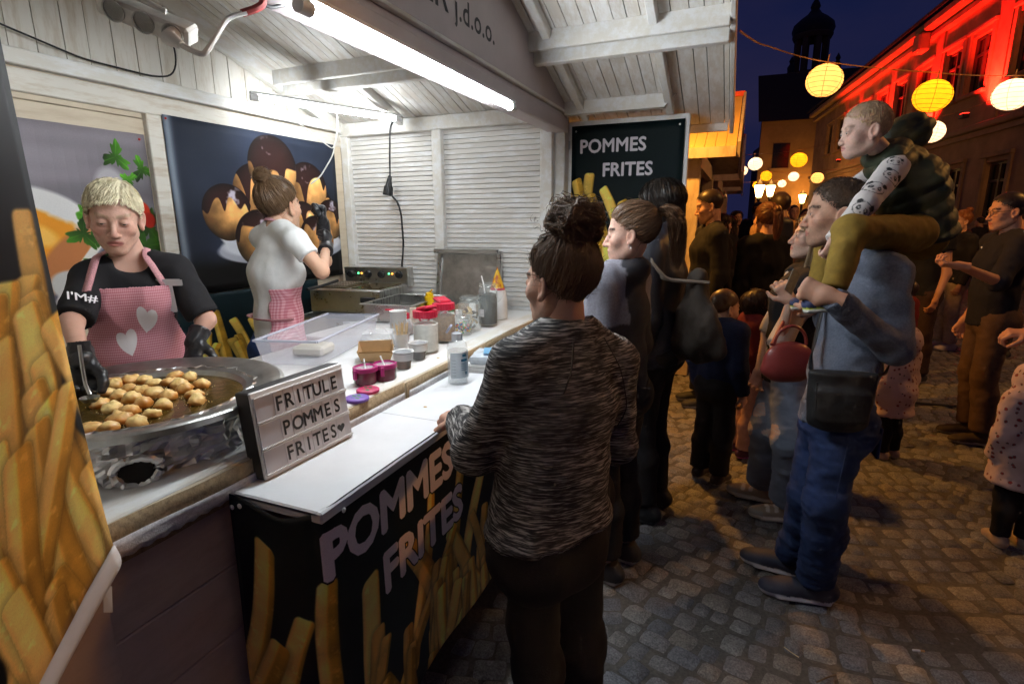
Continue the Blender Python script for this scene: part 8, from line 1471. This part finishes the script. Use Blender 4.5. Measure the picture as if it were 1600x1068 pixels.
figure('woman with reddish ponytail seen from behind in black', (.36, 4.75), 118, 1.70, (.008, .008, .009), (.012, .012, .014), (.14, .055, .025), 'pony', fem=True, g=1.05, joints=dict(head=(0.1676, 4.847, 1.554)), dens=1.)
figure('tall man in tan shirt and dark backpack seen from behind', (.72, 5.5), 112, 1.82, (.34, .2, .11), (.02, .02, .025), (.035, .022, .016), 'short', skin=(.5, .3, .2), joints=dict(head=(0.306, 5.71, 1.667)))
def backpack():
    c = np.array((0.3086, 5.475, 1.384)); b = empty('backpack', tuple(c), 0, 'dark backpack on the tan shirted man', 'backpack'); F = Field(c-.3, c+.3, .014); F.econe(c-(0, 0, .16), c+(0, 0, .13), (.14, .07), (.12, .06), (.93, .37, 0), k=.05); V, Q, _ = F.mesh(); obj('pack', mesh_np('pack', V-c, Q, True, BLKNYL), None, b); MB().box((0, -.07, -.06), (.18, .04, .14), bev=.02).build('pocket', BLKNYL, b)
backpack()
FARS = [(1184, 328, 8., 60, (.02, .02, .025), 'short', 'person with dark coat under the small lanterns'), (1240, 330, 10., 280, (.1, .08, .07), 'short', 'bearded face in grey jacket facing the camera far off'), (1258, 335, 11., 285, (.015, .015, .02), 'short', 'far man in black top facing the camera'), (1272, 345, 9.5, 200, (.02, .02, .02), 'medium', 'far woman in black half behind the fair haired woman'), (1150, 340, 9., 300, (.12, .07, .05), 'medium', 'far person in rust coat by the second hut'), (1165, 352, 12., 120, (.3, .2, .14), 'short', 'far person in pale shirt between the huts'), (1228, 345, 13., 100, (.02, .02, .03), 'short', 'far dark figure near the archway'), (1140, 350, 7.2, 160, (.015, .015, .018), 'medium', 'person in black close to the second hut counter'), (1208, 348, 15., 90, (.2, .12, .08), 'short', 'distant figure in brown walking to the church'), (1395, 352, 7.4, 200, (.015, .014, .016), 'medium', 'person in black hidden behind the child on the shoulders'), (1425, 350, 9., 240, (.25, .12, .08), 'short', 'far person in brown under the white lantern'), (1462, 350, 8.6, 150, (.03, .025, .03), 'medium', 'woman in dark coat walking away beyond the padded vest'), (1500, 352, 10.5, 220, (.12, .05, .04), 'short', 'far person in wine red coat by the house windows'), (1532, 350, 12., 130, (.03, .03, .04), 'short', 'far man in dark coat close to the house wall'), (1126, 350, 5.9, 30, (.02, .018, .02), 'medium', 'woman in black facing the hut counter'), (1295, 352, 12.5, 260, (.2, .13, .09), 'medium', 'far woman in tan coat behind the man with the child')]
FARB = [(0.1965, 9, 1.678), (0.8599, 11.5, 1.68), (1.168, 12.73, 1.627), (1.163, 11.03, 1.507), (-0.1037, 9.96, 1.571), (0.072, 13.33, 1.407), (0.9654, 14.83, 1.492), (-0.155, 7.917, 1.486), (0.7899, 16.97, 1.432), (1.906, 8.993, 1.451), (2.612, 11.06, 1.446), (2.844, 10.72, 1.448), (3.91, 13.26, 1.396), (4.887, 15.34, 1.397), (-0.2174, 6.45, 1.5), (1.852, 14.62, 1.387)]
for (x, y, d, hd, c, st, lab), p in zip(FARS, FARB): figure(lab, p[:2], hd, min(1.84, max(1.55, p[2]+.11)), c, (.02, .02, .025), (.03, .02, .015), st, fem=(st != 'short'), dens=.25, res=.018, group='crowd far down the street')
